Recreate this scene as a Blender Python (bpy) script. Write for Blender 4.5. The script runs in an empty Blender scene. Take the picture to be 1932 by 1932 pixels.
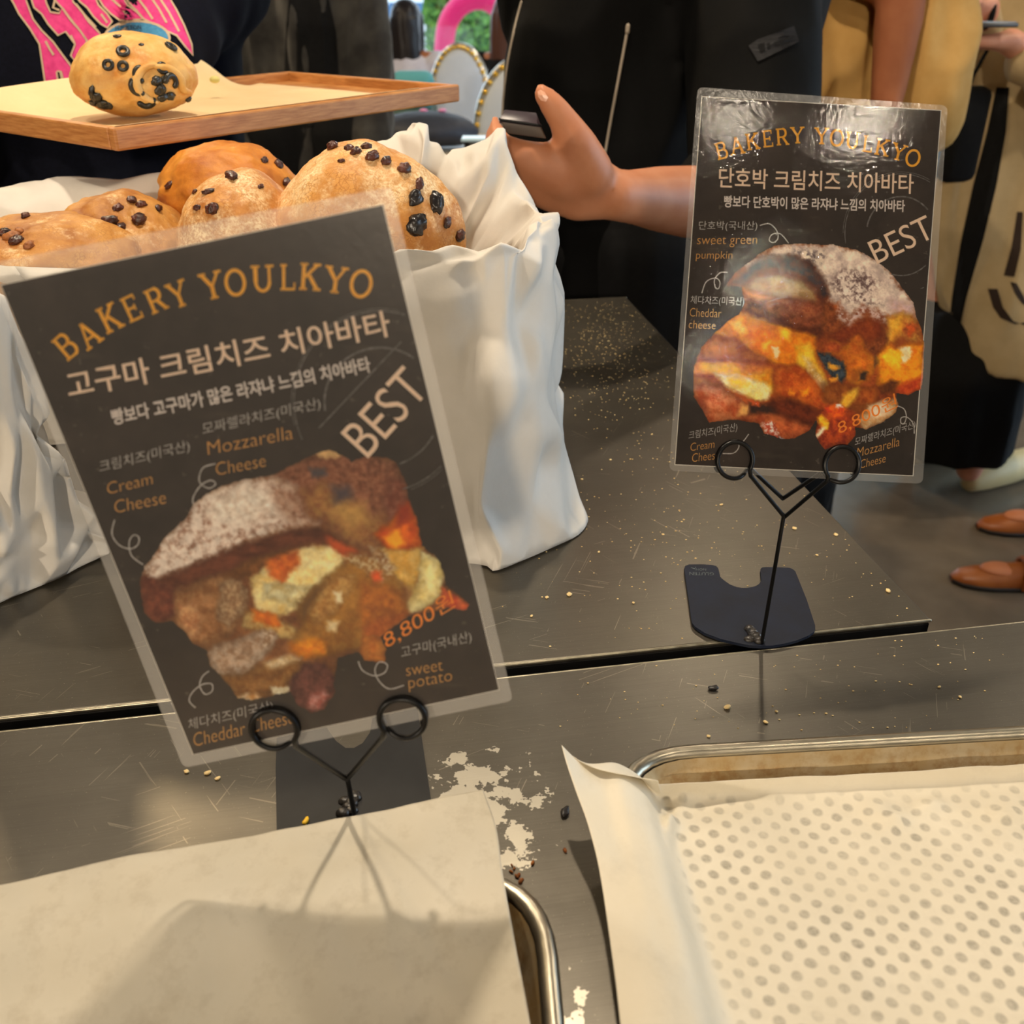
import bpy, bmesh, math, random
import numpy as np
from mathutils import Vector, Matrix, noise
from mathutils.bvhtree import BVHTree
from mathutils.geometry import tessellate_polygon

S = bpy.context.scene
COL = S.collection
R = math.radians
# ---------------------------------------------------------------- camera
CZ = 1.28
PITCH = R(28.7)
FPX = 1856.0
cam_d = bpy.data.cameras.new('camera')
cam_d.sensor_width = 36.0
cam_d.lens = 36.0 * FPX / 1932.0
cam_d.clip_start = 0.02
cam_d.clip_end = 200
cam_d.dof.use_dof = True
cam_d.dof.focus_distance = 0.68
cam_d.dof.aperture_fstop = 11.0
cam = bpy.data.objects.new('camera', cam_d)
COL.objects.link(cam)
cam.location = (0, 0, CZ)
cam.rotation_euler = (R(90) - PITCH, 0, 0)
S.camera = cam
# ---------------------------------------------------------------- world, exposure
S.view_settings.view_transform = 'Standard'
S.view_settings.look = 'None'
S.view_settings.gamma = 1.0
S.view_settings.use_curve_mapping = False
S.view_settings.exposure = -0.12
W = bpy.data.worlds.new('world')
S.world = W
W.use_nodes = True
wn = W.node_tree.nodes
wn['Background'].inputs[0].default_value = (0.70, 0.86, 1.0, 1)
wn['Background'].inputs[1].default_value = 2.4

def lamp(x, y, z, power, size, col=(1.0, 0.84, 0.64), aim=None, name='ceiling_lamp_light', rect=None):
    d = bpy.data.lights.new(name, 'AREA')
    d.shape = 'DISK'
    d.size = size
    if rect: d.shape = 'RECTANGLE'; d.size, d.size_y = rect
    d.energy = power
    d.color = col
    o = bpy.data.objects.new(name, d)
    o.location = (x, y, z)
    if aim is not None: o.rotation_euler = (Vector(aim) - Vector((x, y, z))).to_track_quat('-Z', 'Y').to_euler()
    COL.objects.link(o)
    return o

LZ = 2.68
lamp(-0.10, 1.02, LZ, 25, 0.07)
lamp(-0.80, 0.98, LZ, 9, 0.07)
lamp(0.95, 0.25, LZ, 4, 0.07)
lamp(-2.6, -2.1, 1.60, 52, 0.14, aim=(0, .5, 1.0), name='front_fill_light')      # two unseen fill lamps added behind the camera to brighten the near card
lamp(-0.2, -3.6, 2.15, 78, 0.14, aim=(0, .5, 1.0), name='front_fill_light')
for gx_, gy_, gp_ in ((1.72, -1.30, 9), (1.27, -1.33, 5), (1.90, -2.35, 9), (2.06, -3.1, 8)): lamp(gx_, gy_, LZ, gp_ * .6, 0.07)
lamp(-1.45, 2.75, LZ, 34, 0.22, col=(1.0, .76, .46))
lamp(0.7, 2.9, LZ, 8, 0.12)
lamp(2.2, 2.3, LZ, 18, 0.12)
lamp(-2.2, 5.0, LZ, 16, 0.12)
lamp(1.0, 5.0, LZ, 16, 0.12)
# daylight through the two shop windows
lamp(4.36, 1.9, 1.5, 85, 1, (0.58, 0.78, 1.0), aim=(0, 1.9, 1.5), name='window_daylight', rect=(5.2, 2.1))
lamp(-0.3, 7.5, 1.5, 80, 1, (0.75, 0.87, 1.0), aim=(-0.3, 0, 1.5), name='window_daylight', rect=(6.5, 2.2))

# ---------------------------------------------------------------- measuring helpers
FW = Vector((0, math.cos(PITCH), -math.sin(PITCH)))
UP = Vector((0, math.sin(PITCH), math.cos(PITCH)))
EYE = Vector((0, 0, CZ))

def ray(px, py):
    return FW + Vector((1, 0, 0)) * ((px - 966) / FPX) - UP * ((py - 966) / FPX)

def on_z(px, py, z):
    d = ray(px, py)
    return EYE + d * ((z - CZ) / d.z)

def at_y(px, py, y):
    d = ray(px, py)
    return EYE + d * (y / d.y)

def on_plane(px, py, p, n):
    d = ray(px, py)
    return EYE + d * ((p - EYE).dot(n) / d.dot(n))

def lin(c):
    out = []
    for v in c[:3]:
        v /= 255.0
        out.append(v / 12.92 if v <= 0.04045 else ((v + 0.055) / 1.055) ** 2.4)
    return (out[0], out[1], out[2], 1.0)

# ---------------------------------------------------------------- object helpers
def origin(o):
    v = Vector((0, 0, 0))
    while o is not None:
        v += o.location
        o = o.parent
    return v

def tag(o, label=None, cat=None, group=None, kind=None):
    if label: o['label'] = label
    if cat: o['category'] = cat
    if group: o['group'] = group
    if kind: o['kind'] = kind
    return o

def thing(name, label, cat, loc, group=None):
    o = bpy.data.objects.new(name, None)
    o.empty_display_size = 0.05
    COL.objects.link(o)
    o.location = loc
    return tag(o, label, cat, group)

def mk(name, verts, faces, mats, parent=None, loc=None, smooth=True, fmat=None):
    me = bpy.data.meshes.new(name)
    base = origin(parent) if parent is not None else (Vector(loc) if loc is not None else Vector((0, 0, 0)))
    va = np.array([tuple(v) for v in verts], dtype=np.float64) - np.array(base)
    me.from_pydata(va.tolist(), [], faces)
    if not isinstance(mats, (list, tuple)): mats = [mats]
    for m in mats: me.materials.append(m)
    if smooth: me.polygons.foreach_set('use_smooth', [True] * len(me.polygons))
    if fmat is not None: me.polygons.foreach_set('material_index', fmat)
    me.update()
    o = bpy.data.objects.new(name, me)
    COL.objects.link(o)
    if parent is not None: o.parent = parent
    elif loc is not None: o.location = loc
    return o

def copy_tree(o, parent=None):
    c = o.copy()
    COL.objects.link(c)
    c.parent = parent
    for ch in list(o.children): copy_tree(ch, c)
    return c

class MB:
    def __init__(s): s.v = []; s.f = []
    def add(s, vf):
        v, f = vf
        b = len(s.v)
        s.v += [Vector(p) for p in v]
        s.f += [tuple(i + b for i in q) for q in f]
        return s
    def mk(s, name, mats, parent=None, loc=None, smooth=True): return mk(name, s.v, s.f, mats, parent, loc, smooth)

def box(cx, cy, cz, sx, sy, sz, rot=0.0):
    v = []
    for k in (-1, 1):
        for a, b in ((-1, -1), (1, -1), (1, 1), (-1, 1)):
            x, y = a * sx / 2, b * sy / 2
            v.append(Vector((cx + x * math.cos(rot) - y * math.sin(rot), cy + x * math.sin(rot) + y * math.cos(rot), cz + k * sz / 2)))
    f = [(3, 2, 1, 0), (4, 5, 6, 7), (0, 1, 5, 4), (1, 2, 6, 5), (2, 3, 7, 6), (3, 0, 4, 7)]
    return v, f

def bevelled(vf, w, seg=2):
    bm = bmesh.new()
    vs = [bm.verts.new(p) for p in vf[0]]
    for q in vf[1]: bm.faces.new([vs[i] for i in q])
    bmesh.ops.bevel(bm, geom=list(bm.edges), offset=w, segments=seg, affect='EDGES', profile=0.5)
    bm.verts.index_update()
    v = [p.co.copy() for p in bm.verts]
    f = [tuple(p.index for p in q.verts) for q in bm.faces]
    bm.free()
    return v, f

def catmull(pts, n, closed=False):
    pts = [np.array(p, dtype=float) for p in pts]
    m = len(pts)
    out = []
    rng = m if closed else m - 1
    for i in range(rng):
        if closed: p0, p1, p2, p3 = pts[i - 1], pts[i], pts[(i + 1) % m], pts[(i + 2) % m]
        else: p0, p1, p2, p3 = pts[max(i - 1, 0)], pts[i], pts[i + 1], pts[min(i + 2, m - 1)]
        for k in range(n):
            t = k / n
            out.append(0.5 * ((2 * p1) + (-p0 + p2) * t + (2 * p0 - 5 * p1 + 4 * p2 - p3) * t * t + (-p0 + 3 * p1 - 3 * p2 + p3) * t ** 3))
    if not closed: out.append(pts[-1])
    return out

def tube(pts, rad, seg=10, closed=False, caps=True, flat=1.0):
    """swept tube; rad a number or a list; round caps"""
    P = [Vector(p[:3]) for p in pts]
    n = len(P)
    rr = [rad] * n if not hasattr(rad, '__len__') else list(rad)
    T = []
    for i in range(n):
        a = P[i - 1] if (closed or i > 0) else P[i]
        b = P[(i + 1) % n] if (closed or i < n - 1) else P[i]
        t = (b - a)
        T.append(t.normalized() if t.length > 1e-9 else Vector((0, 0, 1)))
    ref = Vector((0, 0, 1)) if abs(T[0].z) < 0.9 else Vector((1, 0, 0))
    N = (ref - T[0] * ref.dot(T[0])).normalized()
    frames = []
    for i in range(n):
        N = (N - T[i] * N.dot(T[i]))
        N = N.normalized() if N.length > 1e-6 else T[i].orthogonal().normalized()
        frames.append((N.copy(), T[i].cross(N)))
    rings = []
    def ring(c, N_, B_, r):
        return [c + N_ * (math.cos(2 * math.pi * k / seg) * r) + B_ * (math.sin(2 * math.pi * k / seg) * r * flat) for k in range(seg)]
    if caps and not closed:
        for a in (80, 50, 25):
            rings.append(ring(P[0] - T[0] * rr[0] * math.sin(R(a)), *frames[0], rr[0] * math.cos(R(a))))
    for i in range(n): rings.append(ring(P[i], *frames[i], rr[i]))
    if caps and not closed:
        for a in (25, 50, 80):
            rings.append(ring(P[-1] + T[-1] * rr[-1] * math.sin(R(a)), *frames[-1], rr[-1] * math.cos(R(a))))
    return loft(rings, closed_u=True, closed_v=closed, caps=not closed)

def loft(rings, closed_u=True, closed_v=False, caps=False):
    m = len(rings[0]); n = len(rings)
    v = [p for r in rings for p in r]
    f = []
    for i in range(n if closed_v else n - 1):
        a = i * m; b = ((i + 1) % n) * m
        for k in range(m if closed_u else m - 1):
            k2 = (k + 1) % m
            f.append((a + k, a + k2, b + k2, b + k))
    if caps:
        f.append(tuple(reversed(range(m))))
        f.append(tuple(range((n - 1) * m, n * m)))
    return v, f

def ellipses(secs, seg=28):
    """stack of horizontal ellipses (x, y, z, rx, ry[, power])"""
    rings = []
    for s in secs:
        x, y, z, rx, ry = s[:5]
        rings.append([Vector((x + rx * math.cos(2 * math.pi * k / seg), y + ry * math.sin(2 * math.pi * k / seg), z)) for k in range(seg)])
    return loft(rings, caps=True)

def grid_faces(nu, nv):
    return [(j * nu + i, j * nu + i + 1, (j + 1) * nu + i + 1, (j + 1) * nu + i) for j in range(nv - 1) for i in range(nu - 1)]

def sphere(c, rx, ry, rz, nu=24, nv=14, rot=None):
    rings = []
    c = Vector(c)
    for j in range(1, nv):
        th = math.pi * j / nv
        rg = []
        for i in range(nu):
            ph = 2 * math.pi * i / nu
            p = Vector((rx * math.sin(th) * math.cos(ph), ry * math.sin(th) * math.sin(ph), -rz * math.cos(th)))
            if rot is not None: p = rot @ p
            rg.append(c + p)
        rings.append(rg)
    return loft(rings, caps=True)

def thicken(verts, faces, t):
    """give an open sheet a thickness along its normals"""
    bm = bmesh.new()
    vs = [bm.verts.new(p) for p in verts]
    for q in faces: bm.faces.new([vs[i] for i in q])
    bm.normal_update()
    nrm = [v.normal.copy() for v in bm.verts]
    n = len(verts)
    v2 = [Vector(p) for p in verts] + [Vector(p) - nrm[i] * t for i, p in enumerate(verts)]
    f2 = [tuple(q) for q in faces] + [tuple(i + n for i in reversed(q)) for q in faces]
    bm.edges.ensure_lookup_table()
    bm.verts.index_update()
    for e in bm.edges:
        if len(e.link_faces) == 1:
            l = e.link_faces[0].loops
            for lp in l:
                if lp.edge == e:
                    a = lp.vert.index; b = lp.link_loop_next.vert.index
                    f2.append((b, a, a + n, b + n))
    bm.free()
    return v2, f2

def prism(poly, h):
    """flat polygon (list of Vector, CCW seen from above) extruded down by h"""
    n = len(poly)
    v = [Vector(p) for p in poly] + [Vector(p) - Vector((0, 0, h)) for p in poly]
    tri = tessellate_polygon([[Vector((p[0], p[1], 0)) for p in poly]])
    f = []
    for t in tri:
        a, b, c = [Vector(poly[i]) for i in t]
        s = (b - a).cross(c - a).z
        t = tuple(t) if s > 0 else tuple(reversed(t))
        f.append(t); f.append(tuple(i + n for i in reversed(t)))
    for i in range(n):
        j = (i + 1) % n
        f.append((i, i + n, j + n, j))
    return v, f

def fuse(vf_list, voxel, smooth=6):
    """union of overlapping closed shapes as ONE continuous skin"""
    mb = MB()
    for vf in vf_list: mb.add(vf)
    me = bpy.data.meshes.new('tmp')
    me.from_pydata([tuple(v) for v in mb.v], [], mb.f)
    bm = bmesh.new(); bm.from_mesh(me)
    bmesh.ops.recalc_face_normals(bm, faces=bm.faces); bm.to_mesh(me); bm.free()
    o = bpy.data.objects.new('tmp', me)
    COL.objects.link(o)
    m = o.modifiers.new('r', 'REMESH'); m.mode = 'VOXEL'; m.voxel_size = voxel
    if smooth:
        s = o.modifiers.new('s', 'SMOOTH'); s.factor = 0.5; s.iterations = smooth
    dg = bpy.context.evaluated_depsgraph_get()
    e = o.evaluated_get(dg)
    m2 = e.to_mesh()
    n = len(m2.vertices)
    co = np.empty(n * 3); m2.vertices.foreach_get('co', co)
    no = np.empty(n * 3); m2.vertices.foreach_get('normal', no)
    f = [tuple(p.vertices) for p in m2.polygons]
    e.to_mesh_clear()
    bpy.data.objects.remove(o); bpy.data.meshes.remove(me)
    return co.reshape(-1, 3), no.reshape(-1, 3), f

def folds(co, no, amp, sx, sy, sz, seed=0.0, small=0.3):
    out = []
    for p, n in zip(co, no):
        q = Vector((p[0] * sx + seed, p[1] * sy, p[2] * sz))
        d = 1 - abs(noise.noise(q)) * 2.2
        d += small * noise.noise(q * 3.1)
        out.append(Vector(p) + Vector(n) * (amp * (d - 0.6)))
    return out

# ---------------------------------------------------------------- materials
MATS = {}
def nodes(name):
    m = bpy.data.materials.new(name)
    m.use_nodes = True
    nt = m.node_tree
    return m, nt, nt.nodes, nt.links, nt.nodes['Principled BSDF']

def N(nt, typ, **kw):
    n = nt.nodes.new(typ)
    for k, v in kw.items():
        if k.startswith('i_'): n.inputs[k[2:].replace('_', ' ')].default_value = v
        else: setattr(n, k, v)
    return n

def ramp(nt, fac, stops):
    r = nt.nodes.new('ShaderNodeValToRGB')
    el = r.color_ramp.elements
    while len(el) < len(stops): el.new(0.5)
    for e, (p, c) in zip(el, stops):
        e.position = p; e.color = c if len(c) == 4 else (*c, 1)
    nt.links.new(fac, r.inputs[0])
    return r

def mix(nt, fac, a, b, mode='MIX'):
    n = nt.nodes.new('ShaderNodeMix'); n.data_type = 'RGBA'; n.blend_type = mode
    for s, i in ((fac, 0), (a, 6), (b, 7)):
        if hasattr(s, 'is_linked'): nt.links.new(s, n.inputs[i])
        else: n.inputs[i].default_value = s
    return n.outputs[2]

def math_(nt, op, a, b=0.0, c=0.0):
    n = nt.nodes.new('ShaderNodeMath'); n.operation = op
    for i, s in enumerate((a, b, c)):
        if hasattr(s, 'is_linked'): nt.links.new(s, n.inputs[i])
        else: n.inputs[i].default_value = s
    return n.outputs[0]

def noise_tex(nt, scale, detail=4.0, rough=0.6, coord='Object', stretch=None, rot=None, loc=None):
    tc = nt.nodes.new('ShaderNodeTexCoord')
    src = tc.outputs[coord]
    if stretch or rot or loc:
        if rot:      # turn first, then stretch
            m0 = nt.nodes.new('ShaderNodeMapping'); m0.inputs['Rotation'].default_value = rot
            nt.links.new(src, m0.inputs[0]); src = m0.outputs[0]
        mp = nt.nodes.new('ShaderNodeMapping')
        if stretch: mp.inputs['Scale'].default_value = stretch
        if loc: mp.inputs['Location'].default_value = loc
        nt.links.new(src, mp.inputs[0]); src = mp.outputs[0]
    n = nt.nodes.new('ShaderNodeTexNoise')
    n.inputs['Scale'].default_value = scale
    n.inputs['Detail'].default_value = detail
    n.inputs['Roughness'].default_value = rough
    nt.links.new(src, n.inputs['Vector'])
    return n

def bump(nt, height, strength, dist=0.002, normal=None):
    b = nt.nodes.new('ShaderNodeBump')
    b.inputs['Strength'].default_value = strength
    b.inputs['Distance'].default_value = dist
    nt.links.new(height, b.inputs['Height'])
    if normal is not None: nt.links.new(normal, b.inputs['Normal'])
    return b.outputs[0]

def pmat(name, c1, c2=None, scale=20, rough=0.6, metal=0.0, bmp=0.0, bscale=200, bdist=0.001, spec=0.5, lo=0.35, hi=0.65, stretch=None, detail=4, sheen=0.0, trans=0.0, coat=0.0):
    if name in MATS: return MATS[name]
    m, nt, nd, lk, b = nodes(name)
    c1 = lin(c1)
    if c2 is not None:
        n = noise_tex(nt, scale, detail, stretch=stretch)
        r = ramp(nt, n.outputs[0], [(lo, c1), (hi, lin(c2))])
        lk.new(r.outputs[0], b.inputs['Base Color'])
    else: b.inputs['Base Color'].default_value = c1
    b.inputs['Roughness'].default_value = rough
    b.inputs['Metallic'].default_value = metal
    b.inputs['Specular IOR Level'].default_value = spec
    b.inputs['Sheen Weight'].default_value = sheen
    b.inputs['Coat Weight'].default_value = coat
    if bmp:
        n2 = noise_tex(nt, bscale, 3)
        lk.new(bump(nt, n2.outputs[0], bmp, bdist), b.inputs['Normal'])
    if trans:
        t = nd.new('ShaderNodeBsdfTranslucent'); t.inputs[0].default_value = c1
        ms = nd.new('ShaderNodeMixShader'); ms.inputs[0].default_value = trans
        lk.new(b.outputs[0], ms.inputs[1]); lk.new(t.outputs[0], ms.inputs[2])
        lk.new(ms.outputs[0], nd['Material Output'].inputs[0])
    MATS[name] = m
    return m

TROT = R(9.7)                      # the counters are turned a little to the camera
TD = Vector((-math.sin(TROT), math.cos(TROT), 0))   # into the room
TS = Vector((math.cos(TROT), math.sin(TROT), 0))    # along the seam

def steel_mat(name, c1, c2, rough, patches=()):
    m, nt, nd, lk, b = nodes(name)
    br = noise_tex(nt, 1.0, 5, 0.7, stretch=(14, 900, 14), rot=(0, 0, -TROT))
    big = noise_tex(nt, 6, 5, 0.65)
    col = ramp(nt, big.outputs[0], [(0.3, lin(c1)), (0.7, lin(c2))]).outputs[0]
    col = mix(nt, 0.35, col, ramp(nt, br.outputs[0], [(0.3, lin(c1)), (0.7, lin(c2))]).outputs[0])
    # scratches: long thin threads in several directions, broken up by a mask
    scr = None
    for k, (ang, th) in enumerate(((-0.5, 0.69), (0.9, 0.70), (0.25, 0.68), (1.9, 0.70), (-1.2, 0.71))):
        s = noise_tex(nt, 1.0, 2.0, 0.5, stretch=(11, 620, 11), rot=(0, 0, ang), loc=(k * 3.1, k * 1.7, 0))
        msk = noise_tex(nt, 17 + 3 * k, 2, 0.5, loc=(k * 7.3, 2.2 * k, 0))
        v = math_(nt, 'MULTIPLY', math_(nt, 'GREATER_THAN', s.outputs[0], th), math_(nt, 'GREATER_THAN', msk.outputs[0], 0.6))
        scr = v if scr is None else math_(nt, 'MAXIMUM', scr, v)
    fine = noise_tex(nt, 900, 2, 0.5)
    dust = math_(nt, 'MULTIPLY', math_(nt, 'GREATER_THAN', fine.outputs[0], 0.72), 0.5)
    light = lin((196, 186, 165))
    col = mix(nt, math_(nt, 'MULTIPLY', scr, 0.33), col, light)
    col = mix(nt, dust, col, light)
    rgh = math_(nt, 'ADD', math_(nt, 'MULTIPLY', big.outputs[0], 0.14), rough - 0.07)
    for (px, py, rad, th) in patches:          # bare, polished spots where the film has come off
        c = on_z(px, py, 0.87)
        geo = nd.new('ShaderNodeNewGeometry')
        d = nd.new('ShaderNodeVectorMath'); d.operation = 'DISTANCE'
        lk.new(geo.outputs['Position'], d.inputs[0]); d.inputs[1].default_value = c
        fall = math_(nt, 'SUBTRACT', 1.0, math_(nt, 'DIVIDE', d.outputs['Value'], rad))
        pn = noise_tex(nt, 75, 5, 0.62)
        pm = math_(nt, 'GREATER_THAN', math_(nt, 'ADD', pn.outputs[0], math_(nt, 'MULTIPLY', fall, 0.28)), th)
        col = mix(nt, pm, col, lin((206, 199, 182)))
    lk.new(col, b.inputs['Base Color'])
    b.inputs['Metallic'].default_value = 0.74
    lk.new(rgh, b.inputs['Roughness'])
    nb = bump(nt, br.outputs[0], 0.10, 0.0006)
    nb = bump(nt, noise_tex(nt, 9, 3).outputs[0], 0.10, 0.006, nb)
    lk.new(nb, b.inputs['Normal'])
    return m

M_steel = steel_mat('counter_steel', (92, 87, 77), (114, 108, 97), 0.33)
M_steel2 = steel_mat('counter_steel_front', (98, 93, 84), (120, 115, 105), 0.34,
                     patches=((905, 1500, 0.045, 0.66), (975, 1600, 0.03, 0.68), (1045, 1925, 0.035, 0.7)))
M_dark = pmat('dark_cabinet', (24, 22, 20), (32, 29, 26), rough=0.6)
M_edge = pmat('steel_edge', (150, 143, 124), (190, 182, 160), 90, rough=0.35, metal=0.9)
M_black_wire = pmat('black_wire', (6, 6, 7), rough=0.35, spec=0.3)
M_alu = pmat('tray_aluminium', (172, 165, 148), (196, 188, 168), 60, rough=0.3, metal=0.95, bmp=0.15, bscale=120)
def tray_inner():
    m, nt, nd, lk, b = nodes('tray_browned_aluminium')
    n = noise_tex(nt, 30, 5, 0.65)
    n2 = noise_tex(nt, 120, 5, 0.7)
    c = ramp(nt, n.outputs[0], [(0.3, lin((206, 190, 158))), (0.7, lin((190, 160, 108)))]).outputs[0]
    tc = nd.new('ShaderNodeTexCoord')
    sp = nd.new('ShaderNodeSeparateXYZ'); lk.new(tc.outputs['Object'], sp.inputs[0])
    low = nd.new('ShaderNodeMapRange'); low.inputs[1].default_value = 0.03; low.inputs[2].default_value = 0.0
    lk.new(sp.outputs[2], low.inputs[0])
    f = math_(nt, 'MULTIPLY', ramp(nt, n2.outputs[0], [(0.46, (0, 0, 0)), (0.62, (1, 1, 1))]).outputs[0], low.outputs[0])
    lk.new(mix(nt, math_(nt, 'MULTIPLY', f, .6), c, lin((150, 96, 40))), b.inputs['Base Color'])
    b.inputs['Metallic'].default_value = 0.7; b.inputs['Roughness'].default_value = 0.42
    return m
M_alu_in = tray_inner()
def paper_mat(name, c1, c2, dots=False, trans=0.12, crink=0.25, blot=0.0):
    m, nt, nd, lk, b = nodes(name)
    n = noise_tex(nt, 14, 5, 0.6)
    c = ramp(nt, n.outputs[0], [(0.35, lin(c1)), (0.65, lin(c2))]).outputs[0]
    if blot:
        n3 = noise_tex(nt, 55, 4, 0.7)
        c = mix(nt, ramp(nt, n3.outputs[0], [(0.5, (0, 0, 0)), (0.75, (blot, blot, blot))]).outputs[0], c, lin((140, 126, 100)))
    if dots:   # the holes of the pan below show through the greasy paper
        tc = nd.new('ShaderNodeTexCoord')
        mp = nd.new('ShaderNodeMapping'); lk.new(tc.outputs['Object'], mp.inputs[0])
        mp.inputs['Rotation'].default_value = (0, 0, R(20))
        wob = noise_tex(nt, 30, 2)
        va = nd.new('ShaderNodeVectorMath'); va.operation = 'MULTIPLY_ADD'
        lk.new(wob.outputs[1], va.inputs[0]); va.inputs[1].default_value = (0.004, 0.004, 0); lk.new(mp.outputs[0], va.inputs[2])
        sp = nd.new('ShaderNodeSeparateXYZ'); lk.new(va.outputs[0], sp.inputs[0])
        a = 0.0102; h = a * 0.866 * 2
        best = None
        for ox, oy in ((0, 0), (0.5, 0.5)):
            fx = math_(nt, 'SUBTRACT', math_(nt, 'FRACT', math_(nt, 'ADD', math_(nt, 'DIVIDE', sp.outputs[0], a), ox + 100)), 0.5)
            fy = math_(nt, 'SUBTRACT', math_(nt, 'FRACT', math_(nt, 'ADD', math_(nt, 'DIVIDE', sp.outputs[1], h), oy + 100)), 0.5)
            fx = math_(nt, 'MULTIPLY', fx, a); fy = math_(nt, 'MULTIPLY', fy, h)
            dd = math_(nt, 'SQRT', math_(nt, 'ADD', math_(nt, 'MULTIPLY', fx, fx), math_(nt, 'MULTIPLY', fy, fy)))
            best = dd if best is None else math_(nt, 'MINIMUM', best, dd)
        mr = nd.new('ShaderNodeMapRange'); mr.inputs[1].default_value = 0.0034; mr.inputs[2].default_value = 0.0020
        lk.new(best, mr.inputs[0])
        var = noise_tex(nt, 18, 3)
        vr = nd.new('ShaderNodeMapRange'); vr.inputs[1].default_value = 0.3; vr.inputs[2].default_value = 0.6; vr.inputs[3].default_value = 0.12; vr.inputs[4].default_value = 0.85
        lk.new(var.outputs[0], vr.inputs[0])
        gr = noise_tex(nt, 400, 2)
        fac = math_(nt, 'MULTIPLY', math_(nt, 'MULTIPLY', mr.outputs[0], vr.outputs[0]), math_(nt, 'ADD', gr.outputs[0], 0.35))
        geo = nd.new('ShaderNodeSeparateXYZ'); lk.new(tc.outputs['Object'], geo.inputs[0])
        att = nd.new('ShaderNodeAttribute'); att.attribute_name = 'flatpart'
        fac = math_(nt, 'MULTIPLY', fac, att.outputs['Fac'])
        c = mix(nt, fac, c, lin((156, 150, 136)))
    lk.new(c, b.inputs['Base Color'])
    b.inputs['Roughness'].default_value = 0.55
    b.inputs['Specular IOR Level'].default_value = 0.3
    nb = bump(nt, noise_tex(nt, 40, 4, 0.6).outputs[0], crink, 0.004)
    nb = bump(nt, noise_tex(nt, 700, 2).outputs[0], 0.06, 0.0005, nb)
    lk.new(nb, b.inputs['Normal'])
    t = nd.new('ShaderNodeBsdfTranslucent'); lk.new(c, t.inputs[0])
    ms = nd.new('ShaderNodeMixShader'); ms.inputs[0].default_value = trans
    lk.new(b.outputs[0], ms.inputs[1]); lk.new(t.outputs[0], ms.inputs[2])
    lk.new(ms.outputs[0], nd['Material Output'].inputs[0])
    return m
M_paper = paper_mat('white_bakery_paper', (224, 219, 210), (234, 229, 221), trans=0.2, crink=0.12)
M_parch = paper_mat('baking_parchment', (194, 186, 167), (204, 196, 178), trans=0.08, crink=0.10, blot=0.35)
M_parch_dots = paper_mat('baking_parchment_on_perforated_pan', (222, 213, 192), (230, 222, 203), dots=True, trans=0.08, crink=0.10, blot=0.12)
# ================================================================ the setting
M_floor = pmat('floor_concrete', (96, 85, 72), (122, 109, 93), 3.0, rough=0.22, bmp=0.1, bscale=8, bdist=0.01)
M_wall = pmat('wall_paint', (118, 106, 90), (126, 114, 98), 4, rough=0.8)
M_ceil = pmat('ceiling_paint', (112, 104, 92), (120, 112, 100), 4, rough=0.8)
M_white = pmat('window_frame_white', (236, 238, 240), rough=0.4)
XL, XR, YB, YF, ZC = -4.2, 4.4, 7.6, -4.2, 2.72

def structure(name, vfs, m):
    mb = MB()
    for vf in vfs: mb.add(vf)
    return tag(mb.mk(name, m, smooth=False), kind='structure')

structure('floor', [box((XL + XR) / 2, (YB + YF) / 2, -0.05, XR - XL, YB - YF, 0.1)], M_floor)
structure('ceiling', [box((XL + XR) / 2, (YB + YF) / 2, ZC + 0.05, XR - XL, YB - YF, 0.1)], M_ceil)
structure('wall_left', [box(XL - 0.05, (YB + YF) / 2, ZC / 2, 0.1, YB - YF, ZC)], M_wall)
structure('wall_front', [box((XL + XR) / 2, YF - 0.05, ZC / 2, XR - XL, 0.1, ZC)], M_wall)
# right wall has a shop window from Y=-0.8 to 4.6
structure('wall_right', [box(XR + 0.05, (YF - 0.8) / 2, ZC / 2, 0.1, -0.8 - YF, ZC), box(XR + 0.05, (4.6 + YB) / 2, ZC / 2, 0.1, YB - 4.6, ZC),
                         box(XR + 0.05, 1.9, 0.2, 0.1, 5.4, 0.4), box(XR + 0.05, 1.9, ZC - 0.06, 0.1, 5.4, 0.12)], M_wall)
structure('wall_back', [box((XL + XR) / 2, YB + 0.05, 0.05, XR - XL, 0.1, 0.1), box((XL + XR) / 2, YB + 0.05, ZC - 0.08, XR - XL, 0.1, 0.16),
                        box(XR - 0.6, YB + 0.05, ZC / 2, 1.2, 0.1, ZC - 0.2)], M_wall)
mul = [at_y(709, 40, YB).x, at_y(372, 40, YB).x, 0.6, 2.0, -3.4]
structure('window_1', [box(x, YB + 0.05, ZC / 2, 0.13, 0.12, ZC - 0.2) for x in mul], M_white)
structure('window_2', [box(XR + 0.05, y, 1.45, 0.1, 0.09, 2.2) for y in (-0.76, 1.0, 2.8, 4.56)], M_white)
def glass():
    m, nt, nd, lk, b = nodes('window_glass')
    tr = nd.new('ShaderNodeBsdfTransparent'); tr.inputs[0].default_value = (0.97, 0.99, 1, 1)
    gl = nd.new('ShaderNodeBsdfGlossy'); gl.inputs['Roughness'].default_value = 0.02
    ms = nd.new('ShaderNodeMixShader'); ms.inputs[0].default_value = 0.05
    lk.new(tr.outputs[0], ms.inputs[1]); lk.new(gl.outputs[0], ms.inputs[2]); lk.new(ms.outputs[0], nd['Material Output'].inputs[0])
    return m
M_glass = glass()
structure('window_3', [box((XL + XR - 1.2) / 2, YB + 0.05, ZC / 2, XR - 1.2 - XL, 0.006, ZC - 0.26)], M_glass)
structure('window_4', [box(XR + 0.05, 1.9, 1.5, 0.006, 5.4, 2.2)], M_glass)

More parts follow.
